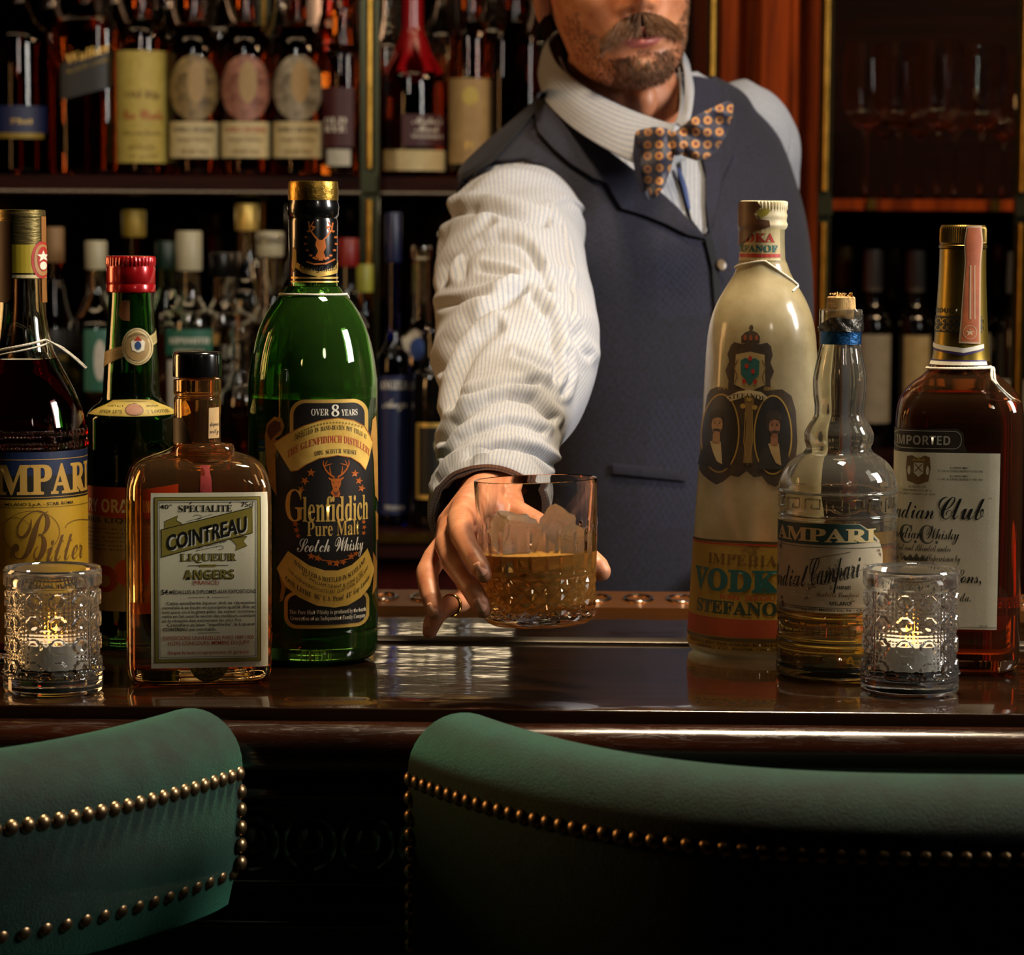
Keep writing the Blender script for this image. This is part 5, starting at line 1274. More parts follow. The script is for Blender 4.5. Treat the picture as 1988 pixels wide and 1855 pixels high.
for z in zs:
    r = float(np.interp(z, pz, pr_)); row = []
    for j in range(seg):
        ph = 2*pi*j/seg; dr = 0
        if zd0 < z < zd1:
            u = j/seg*24; w = (z-zd0)/(zd1-zd0)*2.5
            e = min(1, (z-zd0)/0.001, (zd1-z)/0.001)
            dr = -0.0017*max(1-tri(u+w)*1.0, 1-tri(u-w)*1.0)*e
        elif zf0 < z < zf1:
            u = tri(j/seg*24); e = min(1, (z-zf0)/0.002, (zf1-z)/0.003); dr = -0.0012*max(0, 1-u*3.0)*e
        rr = r+dr; row.append((rr*sin(ph), -rr*cos(ph), z))
    rows.append(row)
zi0 = zt_(1178)
for z, w_ in ((Ht+0.0004, 0.0006), (Ht, 0.0014), (Ht-0.004, 0.0018), (zt_(1100), 0.0030), (zt_(1150), 0.0036), (zi0+0.003, 0.0048), (zi0+0.0006, 0.0090), (zi0, 0.018)):
    r = float(np.interp(min(z, Ht), pz, pr_))-w_; rows.append([(r*sin(2*pi*j/seg), -r*cos(2*pi*j/seg), z) for j in range(seg)])
rows.append([(0.0005*sin(2*pi*j/seg), -0.0005*cos(2*pi*j/seg), zi0-0.0008) for j in range(seg)])
mb = MB(); mb.grid(rows, 0, True, True, True); mb.build('glass_body', glass('tumbler_crystal', '#fdfcfa', 1.5), tum, angle=24)
mb = MB(); zl = zt_(1068)
lr = [(zi0-0.0004, 0.018), (zi0+0.0004, 0.0088), (zi0+0.003, 0.0046), (zt_(1150), 0.0034), (zt_(1100), 0.0028), (zl-0.0006, 0.0024), (zl, 0.0032)]
rows = []
for z, w_ in lr:
    r = float(np.interp(z, pz, pr_))-w_; rows.append([(r*sin(2*pi*j/64), -r*cos(2*pi*j/64), z) for j in range(64)])
mb.grid(rows, 0, True, True, True)
WHM = glass('poured_whisky', '#ffc060', 1.36); WHM.node_tree.nodes['Principled BSDF'].inputs['Transmission Weight'].default_value = 0.70
mb.build('whisky', WHM, tum)
ICE = glass('melting_ice', '#fffaf0', 1.31, 0.0, (35, 1.0))
for nd_ in ICE.node_tree.nodes:
    if nd_.type == 'BUMP': nd_.inputs['Distance'].default_value = 0.0012
ICE.node_tree.nodes['Principled BSDF'].inputs['Transmission Weight'].default_value = 0.97
def ice(label, c, s, rot):
    bm = bmesh.new(); bmesh.ops.create_cube(bm, size=1.0)
    bmesh.ops.bevel(bm, geom=bm.edges[:]+bm.verts[:], offset=0.09, segments=2, affect='EDGES')
    bmesh.ops.subdivide_edges(bm, edges=bm.edges[:], cuts=2, use_grid_fill=True)
    for w_ in bm.verts:
        co = w_.co
        co += Vector((sin(co.y*9+co.z*7+s*900), sin(co.z*8+co.x*9), sin(co.x*7+co.y*8)))*0.028
    me = bpy.data.meshes.new('ice_cube'); bm.to_mesh(me); bm.free(); me.materials.append(ICE)
    me.polygons.foreach_set('use_smooth', [True]*len(me.polygons)); me.set_sharp_from_angle(angle=radians(20))
    o = bpy.data.objects.new('ice_cube', me); COL.objects.link(o)
    o.location = c; o.scale = (s, s*0.95, s*0.86); o.rotation_euler = [radians(a) for a in rot]
    setp(o, label, 'ice cube', 'ice cubes in the held tumbler'); return o
ice('large ice cube at the left of the held tumbler, standing above the whisky', P(1000, 1038, DT-0.004), 0.0265, (12, 8, 25))
ice('ice cube with a raised corner at the right of the held tumbler', P(1083, 1022, DT+0.006), 0.0200, (35, 30, 15))
ice('ice cube floating near the right rim wall of the held tumbler', P(1112, 1052, DT-0.012), 0.0185, (20, -15, 50))
ice('ice cube sunk low in the whisky at the middle of the tumbler', P(1052, 1066, DT+0.016), 0.0215, (-15, 25, 70))
# ================================================================== the bartender
n = NT('skin'); v_ = n.coord('Object')
f = n.noise(55, 5, 0.6, v_)
n.set(Base_Color=n.ramp(f, [(0.3, '#a5603f'), (0.7, '#c98a66')]), Roughness=0.46)
n.b.inputs['Subsurface Weight'].default_value = 0.12; n.b.inputs['Subsurface Radius'].default_value = (0.01, 0.004, 0.002); n.b.inputs['Subsurface Scale'].default_value = 0.4
n.bump(n.noise(700, 4, 0.6, v_), 0.22, 0.0006); SKIN = n.m
LIP = pm('lip_skin', '#a85a52', 0.42)
NAIL = pm('fingernail', '#d49a80', 0.5, 0.0, Specular_IOR_Level=0.25)
HAIR = pm('brown_hair', '#6b4526', 0.5)
# striped shirt (stripes run with the cloth's own u coordinate)
n = NT('striped_shirt_cotton'); uv = n.new('ShaderNodeUVMap').outputs[0]
sx = n.new('ShaderNodeSeparateXYZ'); n.l.new(uv, sx.inputs[0])
s1 = n.math('SINE', n.math('MULTIPLY', sx.outputs[0], 2*pi))
st = n.ramp(n.math('ADD', n.math('MULTIPLY', s1, 0.5), 0.5), [(0.55, '#9c9ca0'), (0.9, '#787f92')])
n.set(Base_Color=n.mixc(0.25, st, n.ramp(n.noise(300, 3, 0.6, n.coord('Object')), [(0.3, '#838386'), (0.7, '#acadb2')])), Roughness=0.8)
n.b.inputs['Sheen Weight'].default_value = 0.05; n.bump(n.noise(1400, 2, 0.5, n.coord('Object')), 0.15, 0.0004); SHIRT = n.m
# woollen waistcoat cloth
n = NT('blue_grey_wool'); uv = n.new('ShaderNodeUVMap').outputs[0]
sx = n.new('ShaderNodeSeparateXYZ'); n.l.new(uv, sx.inputs[0])
ca = n.math('SINE', n.math('MULTIPLY', sx.outputs[0], 2*pi)); cb = n.math('SINE', n.math('MULTIPLY', sx.outputs[1], 2*pi))
chk = n.math('ADD', n.math('MULTIPLY', n.math('MULTIPLY', ca, cb), 0.5), 0.5)
big = n.math('MULTIPLY', n.math('GREATER_THAN', n.math('SINE', n.math('MULTIPLY', sx.outputs[0], 0.32)), 0.0), n.math('GREATER_THAN', n.math('SINE', n.math('MULTIPLY', sx.outputs[1], 0.32)), -0.3))
chk = n.math('MULTIPLY', chk, n.math('ADD', n.math('MULTIPLY', big, 0.6), 0.3))
f = n.noise(300, 4, 0.8, n.coord('Object'))
col = n.mixc(n.math('MULTIPLY', n.math('ADD', n.math('MULTIPLY', chk, 1.0), n.ramp(f, [(0.36, (0, 0, 0, 1)), (0.66, (1, 1, 1, 1))])), 0.6), '#030308', '#1e1e36')
n.set(Base_Color=col, Roughness=0.9); n.b.inputs['Sheen Weight'].default_value = 0.05; n.bump(f, 0.5, 0.001); WOOL = n.m
WOOLP = paper('plain_blue_wool', '#07070c', '#14141f', 420, 0.9)

man = thing('person', 'bartender with moustache, blue waistcoat and patterned bow tie, handing over a tumbler', 'person', (P(1290, 1100, 2.78).x, 2.78, 0.0))
ML = Vector(man.location)
def pbuild(mb, name, mats, smooth=True, angle=None, parent=None):
    mb.v = [tuple(Vector(p)-ML) for p in mb.v]
    return mb.build(name, mats, parent or man, smooth, angle)

# ---------------- torso surface: rings between a left and a right flank point
TR = [ # left px, py, D, right px, py, D, half depth, squareness
    (1030, 1900, 2.82, 1560, 1900, 2.90, .115, 2.3), (1035, 1300, 2.80, 1545, 1300, 2.90, .105, 2.3), (1045, 1130, 2.78, 1525, 1130, 2.89, .100, 2.3),
    (1045, 985, 2.77, 1515, 975, 2.89, .100, 2.3), (1035, 850, 2.76, 1515, 830, 2.91, .104, 2.3), (1022, 720, 2.75, 1515, 680, 2.93, .110, 2.35),
    (1005, 600, 2.74, 1505, 540, 2.95, .114, 2.4), (985, 510, 2.73, 1490, 430, 2.96, .112, 2.45), (962, 440, 2.725, 1472, 340, 2.97, .104, 2.45),
    (942, 385, 2.725, 1452, 265, 2.98, .094, 2.4), (935, 340, 2.735, 1430, 215, 2.98, .084, 2.3), (968, 290, 2.76, 1410, 185, 2.965, .076, 2.15),
    (1020, 240, 2.79, 1388, 168, 2.95, .070, 2.0), (1062, 200, 2.82, 1362, 155, 2.93, .064, 2.0), (1100, 165, 2.84, 1340, 140, 2.91, .058, 2.0)]
def torso_rows(extra=0.0, n=110):
    A = np.array([[*P(a, b, c), *P(d, e, f_), g, h] for a, b, c, d, e, f_, g, h in TR])
    key = np.arange(len(A), dtype=float)
    ref = pchip([(k_,)+tuple(r) for k_, r in zip(key, A)], 12)
    kk = np.array([r[0] for r in ref]); vals = np.array([r[1:] for r in ref])
    rows = []; par = []
    for i in range(n):
        t = i/(n-1)*(len(A)-1)
        q = [np.interp(t, kk, vals[:, c]) for c in range(8)]
        Lp, Rp = Vector(q[0:3]), Vector(q[3:6]); c0 = (Lp+Rp)/2; hv = (Rp-Lp)/2; hw = hv.length; Wv = hv/hw
        Dv = Vector((Wv.y, -Wv.x, 0)).normalized()
        row = []
        for j in range(200):
            a = 2*pi*j/200; x, y = ringpt(a, hw+extra, q[6]+extra, q[7]); row.append(c0+Wv*x+Dv*(-y))
        rows.append(row); par.append(t)
    return rows, par
rows, par = torso_rows(0.0)
mb = MB(); mb.grid(rows, 0, True, True, True, uv=lambda i, j: (j*0.6, i*0.5)); shirt = pbuild(mb, 'shirt', SHIRT)
# waistcoat shell: the torso grown 6 mm, without the neck opening and the armholes
NECKPOLY = [(1050, 40), (1062, 178), (1105, 235), (1180, 300), (1250, 352), (1310, 405), (1362, 462), (1371, 440), (1366, 340), (1352, 290), (1338, 230), (1336, 100), (1330, 40)]
ARM_R = P(965, 440, 2.70); ARM_L = P(1490, 320, 3.0)
def inpoly(x, y, pl):
    c = False; n_ = len(pl)
    for i in range(n_):
        x1, y1 = pl[i]; x2, y2 = pl[(i+1) % n_]
        if (y1 > y) != (y2 > y) and x < (x2-x1)*(y-y1)/(y2-y1)+x1: c = not c
    return c
rows, par = torso_rows(0.006, 170)
vs = []; fs = []; uvs = []
nr, nc = len(rows), 200
for r in rows: vs.extend(r)
front_n = Vector((sin(radians(34)), -cos(radians(34)), 0))
keep = []
for i, r in enumerate(rows):
    for j, p in enumerate(r):
        ang = 2*pi*j/nc; x_, y_ = proj(p); isf = cos(ang) > -0.15
        k_ = True
        if isf and inpoly(x_, y_, NECKPOLY): k_ = False
        if par[i] > 13.2: k_ = False
        for C_, r_ in ((ARM_R, 0.068), (ARM_L, 0.064)):
            if (p-C_).length < r_: k_ = False
        keep.append(k_)
for i in range(nr-1):
    for j in range(nc):
        k2 = (j+1) % nc; q = (i*nc+j, i*nc+k2, (i+1)*nc+k2, (i+1)*nc+j)
        if all(keep[t] for t in q):
            fs.append(q); uvs.append([((j)*0.55, i*0.55), ((j+1)*0.55, i*0.55), ((j+1)*0.55, (i+1)*0.55), (j*0.55, (i+1)*0.55)])
mb = MB(); mb.v = [tuple(p) for p in vs]; mb.f = fs; mb.m = [0]*len(fs); mb.uv = dict(enumerate(uvs))
vest = pbuild(mb, 'waistcoat', WOOL)
md = vest.modifiers.new('thickness', 'SOLIDIFY'); md.thickness = 0.003; md.offset = 0
TB = BVHTree.FromPolygons([Vector(p) for p in vs], [(i*nc+j, i*nc+(j+1) % nc, (i+1)*nc+(j+1) % nc, (i+1)*nc+j) for i in range(nr-1) for j in range(nc)])
rows0, _ = torso_rows(0.0, 110)
vs0 = [p for r in rows0 for p in r]
TB0 = BVHTree.FromPolygons([Vector(p) for p in vs0], [(i*nc+j, i*nc+(j+1) % nc, (i+1)*nc+(j+1) % nc, (i+1)*nc+j) for i in range(109) for j in range(nc)])
def hit(bvh, px, py, fall=2.75):
    d = ray(px, py).normalized(); h = bvh.ray_cast(CAM, d)
    if h[0] is None: return P(px, py, fall), -d
    return h[0], (h[1] if h[1].dot(d) < 0 else -h[1])
def drape(name, poly, mat, off=0.006, th=0.002, bvh=None, puff=0.0, step=6, uvk=0.12, smooth_n=0, parent=None, lift=None):
    """a cloth piece of the given outline laid on the body, with its own thickness; puff swells the middle"""
    bvh = bvh or TB
    bm = bmesh.new()
    bv = [bm.verts.new((x, y, 0)) for x, y in poly]
    from mathutils.geometry import tessellate_polygon
    for t in tessellate_polygon([[Vector((x, y, 0)) for x, y in poly]]):
        try: bm.faces.new([bv[i] for i in t])
        except ValueError: pass
    for ax in (0, 1):
        c_ = [p[ax] for p in poly]; x = min(c_)+step*0.5
        while x < max(c_):
            g = bm.verts[:]+bm.edges[:]+bm.faces[:]
            bmesh.ops.bisect_plane(bm, geom=g, plane_co=(x, 0, 0) if ax == 0 else (0, x, 0), plane_no=(1, 0, 0) if ax == 0 else (0, 1, 0), dist=1e-5); x += step
    def edged(x, y):
        m = 1e9
        for i in range(len(poly)):
            ax_, ay_ = poly[i]; bx, by = poly[(i+1) % len(poly)]
            L2 = (bx-ax_)**2+(by-ay_)**2 or 1; t = max(0, min(1, ((x-ax_)*(bx-ax_)+(y-ay_)*(by-ay_))/L2))
            m = min(m, math.hypot(x-ax_-t*(bx-ax_), y-ay_-t*(by-ay_)))
        return m
    verts = list(bm.verts); idx = {v_: i for i, v_ in enumerate(verts)}
    A = []; B = []
    for v_ in verts:
        x, y = v_.co.x, v_.co.y; p, nn = hit(bvh, x, y); e = edged(x, y)
        sw = puff*(1-math.exp(-e/14.0)) if puff else 0.0
        lf = lift(x, y) if lift else 0.0
        tocam = (CAM-p).normalized(); nd = (nn*0.5+tocam*0.5).normalized()
        A.append(p+nd*(off+th+sw+lf)); B.append(p+nd*(off-sw*0.4+lf))
    n_ = len(verts); mb = MB(); mb.v = [tuple(p) for p in A+B]
    def addf(t, uvq): mb.f.append(t); mb.m.append(0); mb.uv[len(mb.f)-1] = uvq
    for f_ in bm.faces:
        t = [idx[v_] for v_ in f_.verts]; u_ = [(v_.co.x*uvk, v_.co.y*uvk) for v_ in f_.verts]
        addf(tuple(t), u_); addf(tuple(i+n_ for i in reversed(t)), u_[::-1])
    for e in bm.edges:
        if len(e.link_faces) == 1:
            a, b = idx[e.verts[0]], idx[e.verts[1]]; u0 = [(e.verts[0].co.x*uvk, e.verts[0].co.y*uvk)]*4
            addf((a, b, b+n_, a+n_), u0)
    bm.free()
    return pbuild(mb, name, mat, True, 60, parent)
# ---------------- waistcoat lapels, placket, buttons
drape('lapel', [(1046, 182), (1062, 176), (1105, 234), (1180, 299), (1250, 352), (1310, 405), (1366, 466), (1330, 458), (1288, 437), (1245, 420), (1204, 408), (1188, 382), (1176, 358), (1150, 350), (1110, 325), (1075, 295), (1046, 262), (1040, 225)], WOOL, 0.005, 0.003, puff=0.0025)
drape('lapel', [(1336, 150), (1352, 152), (1378, 160), (1402, 176), (1412, 200), (1424, 240), (1420, 300), (1398, 350), (1383, 420), (1372, 455), (1366, 400), (1366, 340), (1354, 290), (1338, 230)], WOOL, 0.005, 0.003, puff=0.0025)
drape('front_edge', [(1364, 462), (1376, 452), (1392, 520), (1397, 600), (1394, 720), (1390, 900), (1385, 1140), (1372, 1140), (1378, 900), (1382, 720), (1384, 600), (1378, 520)], WOOLP, 0.0035, 0.003, puff=0.0015)
for py_ in (517, 640, 770, 900, 1030):
    p, nn = hit(TB, 1388, py_); mb = MB(); p = p+nn*0.0085
    R_ = nn.to_track_quat('Z', 'Y').to_matrix(); base = []
    for z_, r_ in ((0, 0.0052), (0.0012, 0.0056), (0.0022, 0.0050), (0.0018, 0.0036), (0.0018, 0.0004)): base.append([p+R_ @ Vector((r_*cos(2*pi*j/20), r_*sin(2*pi*j/20), z_)) for j in range(20)])
    mb.grid(base, 0, True, True, True); pbuild(mb, 'waistcoat_button', pm('horn_button', '#6b5a44', 0.3))
# seam line on the chest and pocket welt
drape('shoulder_yoke', [(1046, 200), (1054, 206), (1010, 262), (960, 318), (905, 350), (900, 342), (955, 308), (1004, 254)], WOOLP, 0.0035, 0.0018)
drape('pocket_welt', [(1190, 900), (1330, 915), (1330, 934), (1190, 919)], WOOL, 0.003, 0.002, puff=0.001)
# shirt front strip seen in the opening
SHB = paper('blue_piping', '#22335e', '#2c4078', 50, 0.7)
drape('shirt_placket', [(1318, 318), (1352, 300), (1366, 340), (1368, 452), (1362, 458), (1340, 430), (1326, 380)], SHIRT, 0.004, 0.002, TB0, puff=0.001)
drape('shirt_piping', [(1310, 330), (1316, 330), (1330, 370), (1336, 410), (1331, 408), (1322, 372)], SHB, 0.0068, 0.0008, TB0)

# ---------------- body: neck, head, arms, hand
def spheres_mesh(chains):
    """closed overlapping balls along tapered chains, to be fused by a voxel remesh"""
    mb = MB()
    for ch in chains:
        for i in range(len(ch)-1):
            a, ra = ch[i]; b, rb = ch[i+1]; a, b = Vector(a), Vector(b)
            L = (b-a).length; k_ = max(1, int(L/(min(ra, rb)*0.35)))
            for j in range(k_+1):
                t = j/k_; mb.ball(a.lerp(b, t), ra+(rb-ra)*t, 14, 9)
    return mb
def fuse(mb, voxel, smooth_it, name='tmp'):
    me = bpy.data.meshes.new(name); me.from_pydata([tuple(v_) for v_ in mb.v], [], mb.f)
    o = bpy.data.objects.new(name, me); COL.objects.link(o)
    m1 = o.modifiers.new('r', 'REMESH'); m1.mode = 'VOXEL'; m1.voxel_size = voxel
    m2 = o.modifiers.new('s', 'SMOOTH'); m2.iterations = smooth_it; m2.factor = 0.5
    dg = bpy.context.evaluated_depsgraph_get()
    ev = bpy.data.meshes.new_from_object(o.evaluated_get(dg))
    V = [tuple(v_.co) for v_ in ev.vertices]; F = [tuple(p.vertices) for p in ev.polygons]
    bpy.data.objects.remove(o); bpy.data.meshes.remove(me); bpy.data.meshes.remove(ev)
    return V, F
mm = 0.001
def C(*pts): return [(P(a, b, c), r*mm) for a, b, c, r in pts]
FING = {
 'index': C((905, 988, 1.945, 10.5), (893, 1010, 1.912, 9.3), (897, 1040, 1.876, 8.4), (909, 1064, 1.858, 7.3), (921, 1084, 1.8475, 7.2), (933, 1104, 1.841, 6.9), (939, 1116, 1.840, 5.8)),
 'middle': C((880, 1020, 1.950, 10.5), (868, 1058, 1.912, 8.8), (880, 1092, 1.880, 8.3), (898, 1118, 1.860, 7.5), (917, 1145, 1.8475, 7.4), (931, 1170, 1.842, 7.0), (938, 1184, 1.842, 5.9)),
 'ring': C((872, 1052, 1.955, 9.8), (844, 1084, 1.930, 8.6), (829, 1112, 1.908, 7.9), (832, 1140, 1.890, 7.2), (838, 1163, 1.880, 7.0), (843, 1182, 1.875, 6.2), (846, 1191, 1.874, 5.0)),
 'little': C((900, 1100, 1.968, 9.5), (912, 1150, 1.950, 8.4), (895, 1170, 1.930, 7.2), (872, 1176, 1.912, 6.9), (850, 1190, 1.900, 6.8), (839, 1211, 1.895, 6.3), (834, 1227, 1.893, 5.2)),
 'thumb': C((985, 1015, 1.985, 14), (1045, 1038, 1.962, 12), (1100, 1064, 1.942, 10.8), (1138, 1086, 1.929, 9.6), (1158, 1102, 1.922, 8.8), (1167, 1110, 1.920, 7.0)),
}
WR = P(950, 965, 2.03)
chains = list(FING.values())
for k_, e in (('index', 11.5), ('middle', 12), ('ring', 11), ('little', 10.5), ('thumb', 14)):
    chains.append([(WR, 0.021), (FING[k_][0][0], e*mm)])
chains.append([(FING['index'][0][0], 0.011), (FING['middle'][0][0], 0.0115), (FING['ring'][0][0], 0.0105), (FING['little'][0][0], 0.010)])
chains.append([(P(940, 1010, 1.975), 0.016), (P(935, 1060, 1.975), 0.015), (P(925, 1100, 1.975), 0.012)])
chains.append([(WR, 0.023), (P(970, 880, 2.12), 0.028)])
HV, HF = fuse(spheres_mesh(chains), 0.0011, 7)
# creases over the knuckles
for fk in ('index', 'middle', 'ring', 'little'):
    pass
NV_ = np.array(HV)
body = MB(); body.add(HV, HF, 0)
# head: rings from chin to crown in the head's own frame
HR = [(-0.052, .012, .050, .020), (-0.048, .024, .066, .026), (-0.040, .038, .076, .036), (-0.028, .049, .080, .048), (-0.012, .056, .0805, .056), (0.004, .060, .081, .064), (0.020, .064, .081, .072), (0.040, .068, .080, .082), (0.062, .071, .076, .090), (0.085, .073, .080, .097), (0.11, .075, .083, .101), (0.135, .073, .080, .098), (0.155, .066, .070, .088), (0.172, .052, .054, .068), (0.184, .032, .032, .040), (0.189, .010, .010, .012)]
HRf = pchip(HR, 9)
HC = P(1213, 68, 2.80)          # mouth height, centre of the head
yawh, rollh, pith = radians(9), radians(10), radians(4)
HM = Matrix.Rotation(yawh, 3, 'Z') @ Matrix.Rotation(-rollh, 3, 'Y') @ Matrix.Rotation(pith, 3, 'X')
def G(x, z, cx, cz, sx_, sz_): return exp(-((x-cx)/sx_)**2-((z-cz)/sz_)**2)
def face(x, z):
    """how far the face stands forward of the plain head at x, z"""
    d = 0.0
    d += 0.022*G(x, z, 0, 0.034, .010, .011) + 0.016*G(x, z, 0, .050, .008, .018) + 0.010*G(x, z, 0, .066, .008, .016)
    d += 0.007*(G(x, z, .013, .028, .007, .007)+G(x, z, -.013, .028, .007, .007))
    d -= 0.004*(G(x, z, .008, .0235, .004, .003)+G(x, z, -.008, .0235, .004, .003))
    d -= 0.011*(G(x, z, .032, .071, .015, .011)+G(x, z, -.032, .071, .015, .011))
    d += 0.005*(G(x, z, .030, .089, .022, .006)+G(x, z, -.030, .089, .022, .006))
    d += 0.0065*(G(x, z, .031, .070, .011, .008)+G(x, z, -.031, .070, .011, .008))
    d += 0.006*G(x, z, 0, .0065, .019, .0042)*(1-0.25*G(x, z, 0, .012, .003, .004)) + 0.0075*G(x, z, 0, -.0068, .016, .0050)
    d -= 0.0055*G(x, z, 0, 0.0, .023, .0020) + 0.0035*G(x, z, 0, -.0165, .017, .005)
    d += 0.007*G(x, z, 0, -.033, .017, .011) + 0.004*G(x, z, 0, .012, .022, .010)
    d += 0.004*(G(x, z, .045, .040, .016, .018)+G(x, z, -.045, .040, .016, .018)) - 0.003*(G(x, z, .04, 0.005, .012, .02)+G(x, z, -.04, .005, .012, .02))
    return d
def head_pt(x, y, z): return HC + HM @ Vector((x, y, z))
def head_surf(x, z, off=0.0):
    w, fr = float(np.interp(z, [h[0] for h in HRf], [h[1] for h in HRf])), float(np.interp(z, [h[0] for h in HRf], [h[2] for h in HRf]))
    q = max(0, 1-abs(x/w)**2.25)
    y = -fr*q**(1/2.25) - face(x, z) - off
    return head_pt(x, y, z)
hrows = []
SEGH = 176
zlist = list(np.linspace(-0.052, -0.03, 10))+list(np.linspace(-0.028, 0.045, 62))+list(np.linspace(0.047, 0.10, 26))+list(np.linspace(0.105, 0.189, 22))
for z in zlist:
    w, fr, bk = (float(np.interp(z, [h[0] for h in HRf], [h[c_] for h in HRf])) for c_ in (1, 2, 3))
    r_ = []
    for j in range(SEGH):
        a = 2*pi*j/SEGH
        # denser in front
        a = a - 0.35*sin(a)
        s_, c_ = sin(a), cos(a); dd = fr if c_ > 0 else bk
        rr = ((abs(s_)/w)**2.25+(abs(c_)/dd)**2.25)**(-1/2.25)
        x, y = rr*s_, -rr*c_
        if c_ > 0.0: y -= face(x, z)*min(1, c_*3)
        r_.append(head_pt(x, y, z))
    hrows.append(r_)
body.grid(hrows, 0, True, True, True)
nlip = len(body.f)
# ears
for sd in (-1, 1):
    er = []
    for i in range(13):
        t = 2*pi*i/12; er.append([head_pt(sd*(.071+.010*(0.5+0.5*cos(2*pi*j/8))), .008+(.017+.004*cos(2*pi*j/8))*cos(t)*0.8, .055+(.026+.005*cos(2*pi*j/8))*sin(t)) for j in range(8)])
    body.grid(er, 0, True)
    body.ball(head_pt(sd*.070, .010, .052), .015, 12, 8, 0, (0.5, 1, 1.5))
# neck, hidden torso core and arms
def blobchain(ch, seg=28):
    pts = [c_[0] for c_ in ch]; rr = [c_[1] for c_ in ch]; body.tube(pts, rr, seg)
blobchain([(head_pt(0, .028, .03), .050), (head_pt(0, .030, -.02), .054), (P(1216, 190, 2.825), .055), (P(1226, 235, 2.85), .058), (P(1234, 280, 2.85), .075)], 40)
# throat bump
body.ball(P(1252, 196, 2.775), .012, 14, 10, 0, (1, 1, 1.6))
blobchain([(P(1240, 290, 2.85), .055), (P(1250, 480, 2.85), .07), (P(1280, 840, 2.84), .07), (P(1290, 1300, 2.85), .07), (P(1290, 1900, 2.85), .07)])
blobchain([(P(1000, 470, 2.66), .030), (P(1000, 700, 2.34), .034), (P(975, 860, 2.17), .034), (P(960, 930, 2.07), .029)])
blobchain([(P(1450, 340, 2.97), .030), (P(1480, 560, 3.0), .040), (P(1470, 820, 2.92), .036), (P(1440, 1080, 2.76), .028), (P(1430, 1130, 2.70), .026), (P(1425, 1180, 2.64), .02)])
for sx_ in (-0.085, 0.085):
    hp = P(1290, 1900, 2.84)
    blobchain([((hp.x+sx_, 2.84, 0.95), .085), ((hp.x+sx_, 2.83, 0.5), .058), ((hp.x+sx_, 2.85, 0.08), .042)])
body_o = pbuild(body, 'body', [SKIN, LIP], True, 50)
# colour the lips
me = body_o.data; HMI = HM.inverted()
for p in me.polygons:
    q = HMI @ (p.center+ML-HC)
    if q.y < -0.06 and abs(q.x) < 0.0265:
        xx = abs(q.x)/0.0265
        up, dn = 0.0085*(1-xx**2.2)-0.0012*G(q.x, 0, 0, 0, .004, 1), -0.0120*(1-xx**2.0)
        if dn < q.z < up: p.material_index = 1
# fingernails
def nail(fk, w, l):
    a, b = Vector(FING[fk][-2][0]), Vector(FING[fk][-1][0]); ax = (b-a).normalized(); r = FING[fk][-2][1]
    view = (CAM-a).normalized(); up = (view-ax*view.dot(ax)); up = (up+{'index': Vector((-.25, 0, .1)), 'middle': Vector((-.2, 0, .1)), 'ring': Vector((-.5, 0, -.1)), 'little': Vector((-.7, 0, -.1)), 'thumb': Vector((0, 0, 0))}[fk]).normalized()
    up = (up-ax*up.dot(ax)).normalized(); sd = ax.cross(up)
    mb = MB(); rows = []
    for i in range(9):
        t = -0.95+1.9*i/8; ww = w*(1-abs(t)**4*0.45)
        rows.append([a+ax*(t*l+r*0.15)+sd*(ww*s_)+up*(r*(1.0-0.42*s_*s_-0.10*t*t)-0.0004) for s_ in np.linspace(-1, 1, 9)])
    mb.grid(rows, 0, False); o = pbuild(mb, 'fingernail', NAIL)
    m_ = o.modifiers.new('t', 'SOLIDIFY'); m_.thickness = 0.0006; m_.offset = 0
for fk, w, l in (('index', .0046, .0052), ('middle', .0047, .0053), ('ring', .0042, .0050), ('little', .0038, .0044)): nail(fk, w, l)
# finger ring
a, b = Vector(FING['little'][2][0]), Vector(FING['little'][3][0]); c_ = b.lerp(a, 0.15); ax = (b-a).normalized(); e1 = ax.cross(Vector((0, 0, 1))).normalized(); e2 = ax.cross(e1)
mb = MB(); rows = []
for i in range(41):
    t = 2*pi*i/40; rd = e1*cos(t)+e2*sin(t); rows.append([c_+rd*(0.0075+0.0006*cos(2*pi*j/8))+ax*(0.0015*sin(2*pi*j/8)) for j in range(8)])
mb.grid(rows, 0, True); pbuild(mb, 'finger_ring', pm('polished_gold', '#d9b25a', 0.16, 1.0))
# facial hair and hair: separate strands
def strands(name, spots, mat, seed=3):
    rnd = random.Random(seed); mb = MB()
    for (p, d_, L, w) in spots:
        d_ = d_.normalized(); s_ = d_.cross(Vector((rnd.uniform(-1, 1), rnd.uniform(-1, 1), rnd.uniform(-1, 1)))).normalized(); t_ = d_.cross(s_)
        drp = Vector((rnd.uniform(-.2, .2), rnd.uniform(-.1, .1), -0.25))*L
        ring = lambda c0, ww: [c0+s_*ww, c0+(t_*0.87-s_*0.5)*ww, c0+(-t_*0.87-s_*0.5)*ww]
        mb.grid([ring(p, w), ring(p+d_*L*0.55+drp*0.3, w*0.8), ring(p+d_*L+drp, w*0.15)], 0, True)
    mb.keep = True
    return pbuild(mb, name, mat, True)
rnd = random.Random(5); sp = []
HAIRD = pm('dark_beard_hair', '#4f331c', 0.5); 
for i in range(3000):
    sd = rnd.choice((-1, 1)); u = rnd.random()
    x = sd*(u*0.034); z = 0.0165-0.014*u*u+rnd.uniform(-.0075, .0055)*(1-0.25*u)
    p = head_surf(x, z, 0.0002)
    q = HM @ Vector((sd*(0.25+0.7*u+0.3*rnd.random()), -0.5, -0.85-0.4*u+rnd.uniform(-.25, .25)))
    sp.append((p, q, 0.0075+0.006*rnd.random()+0.002*u, 0.00030))
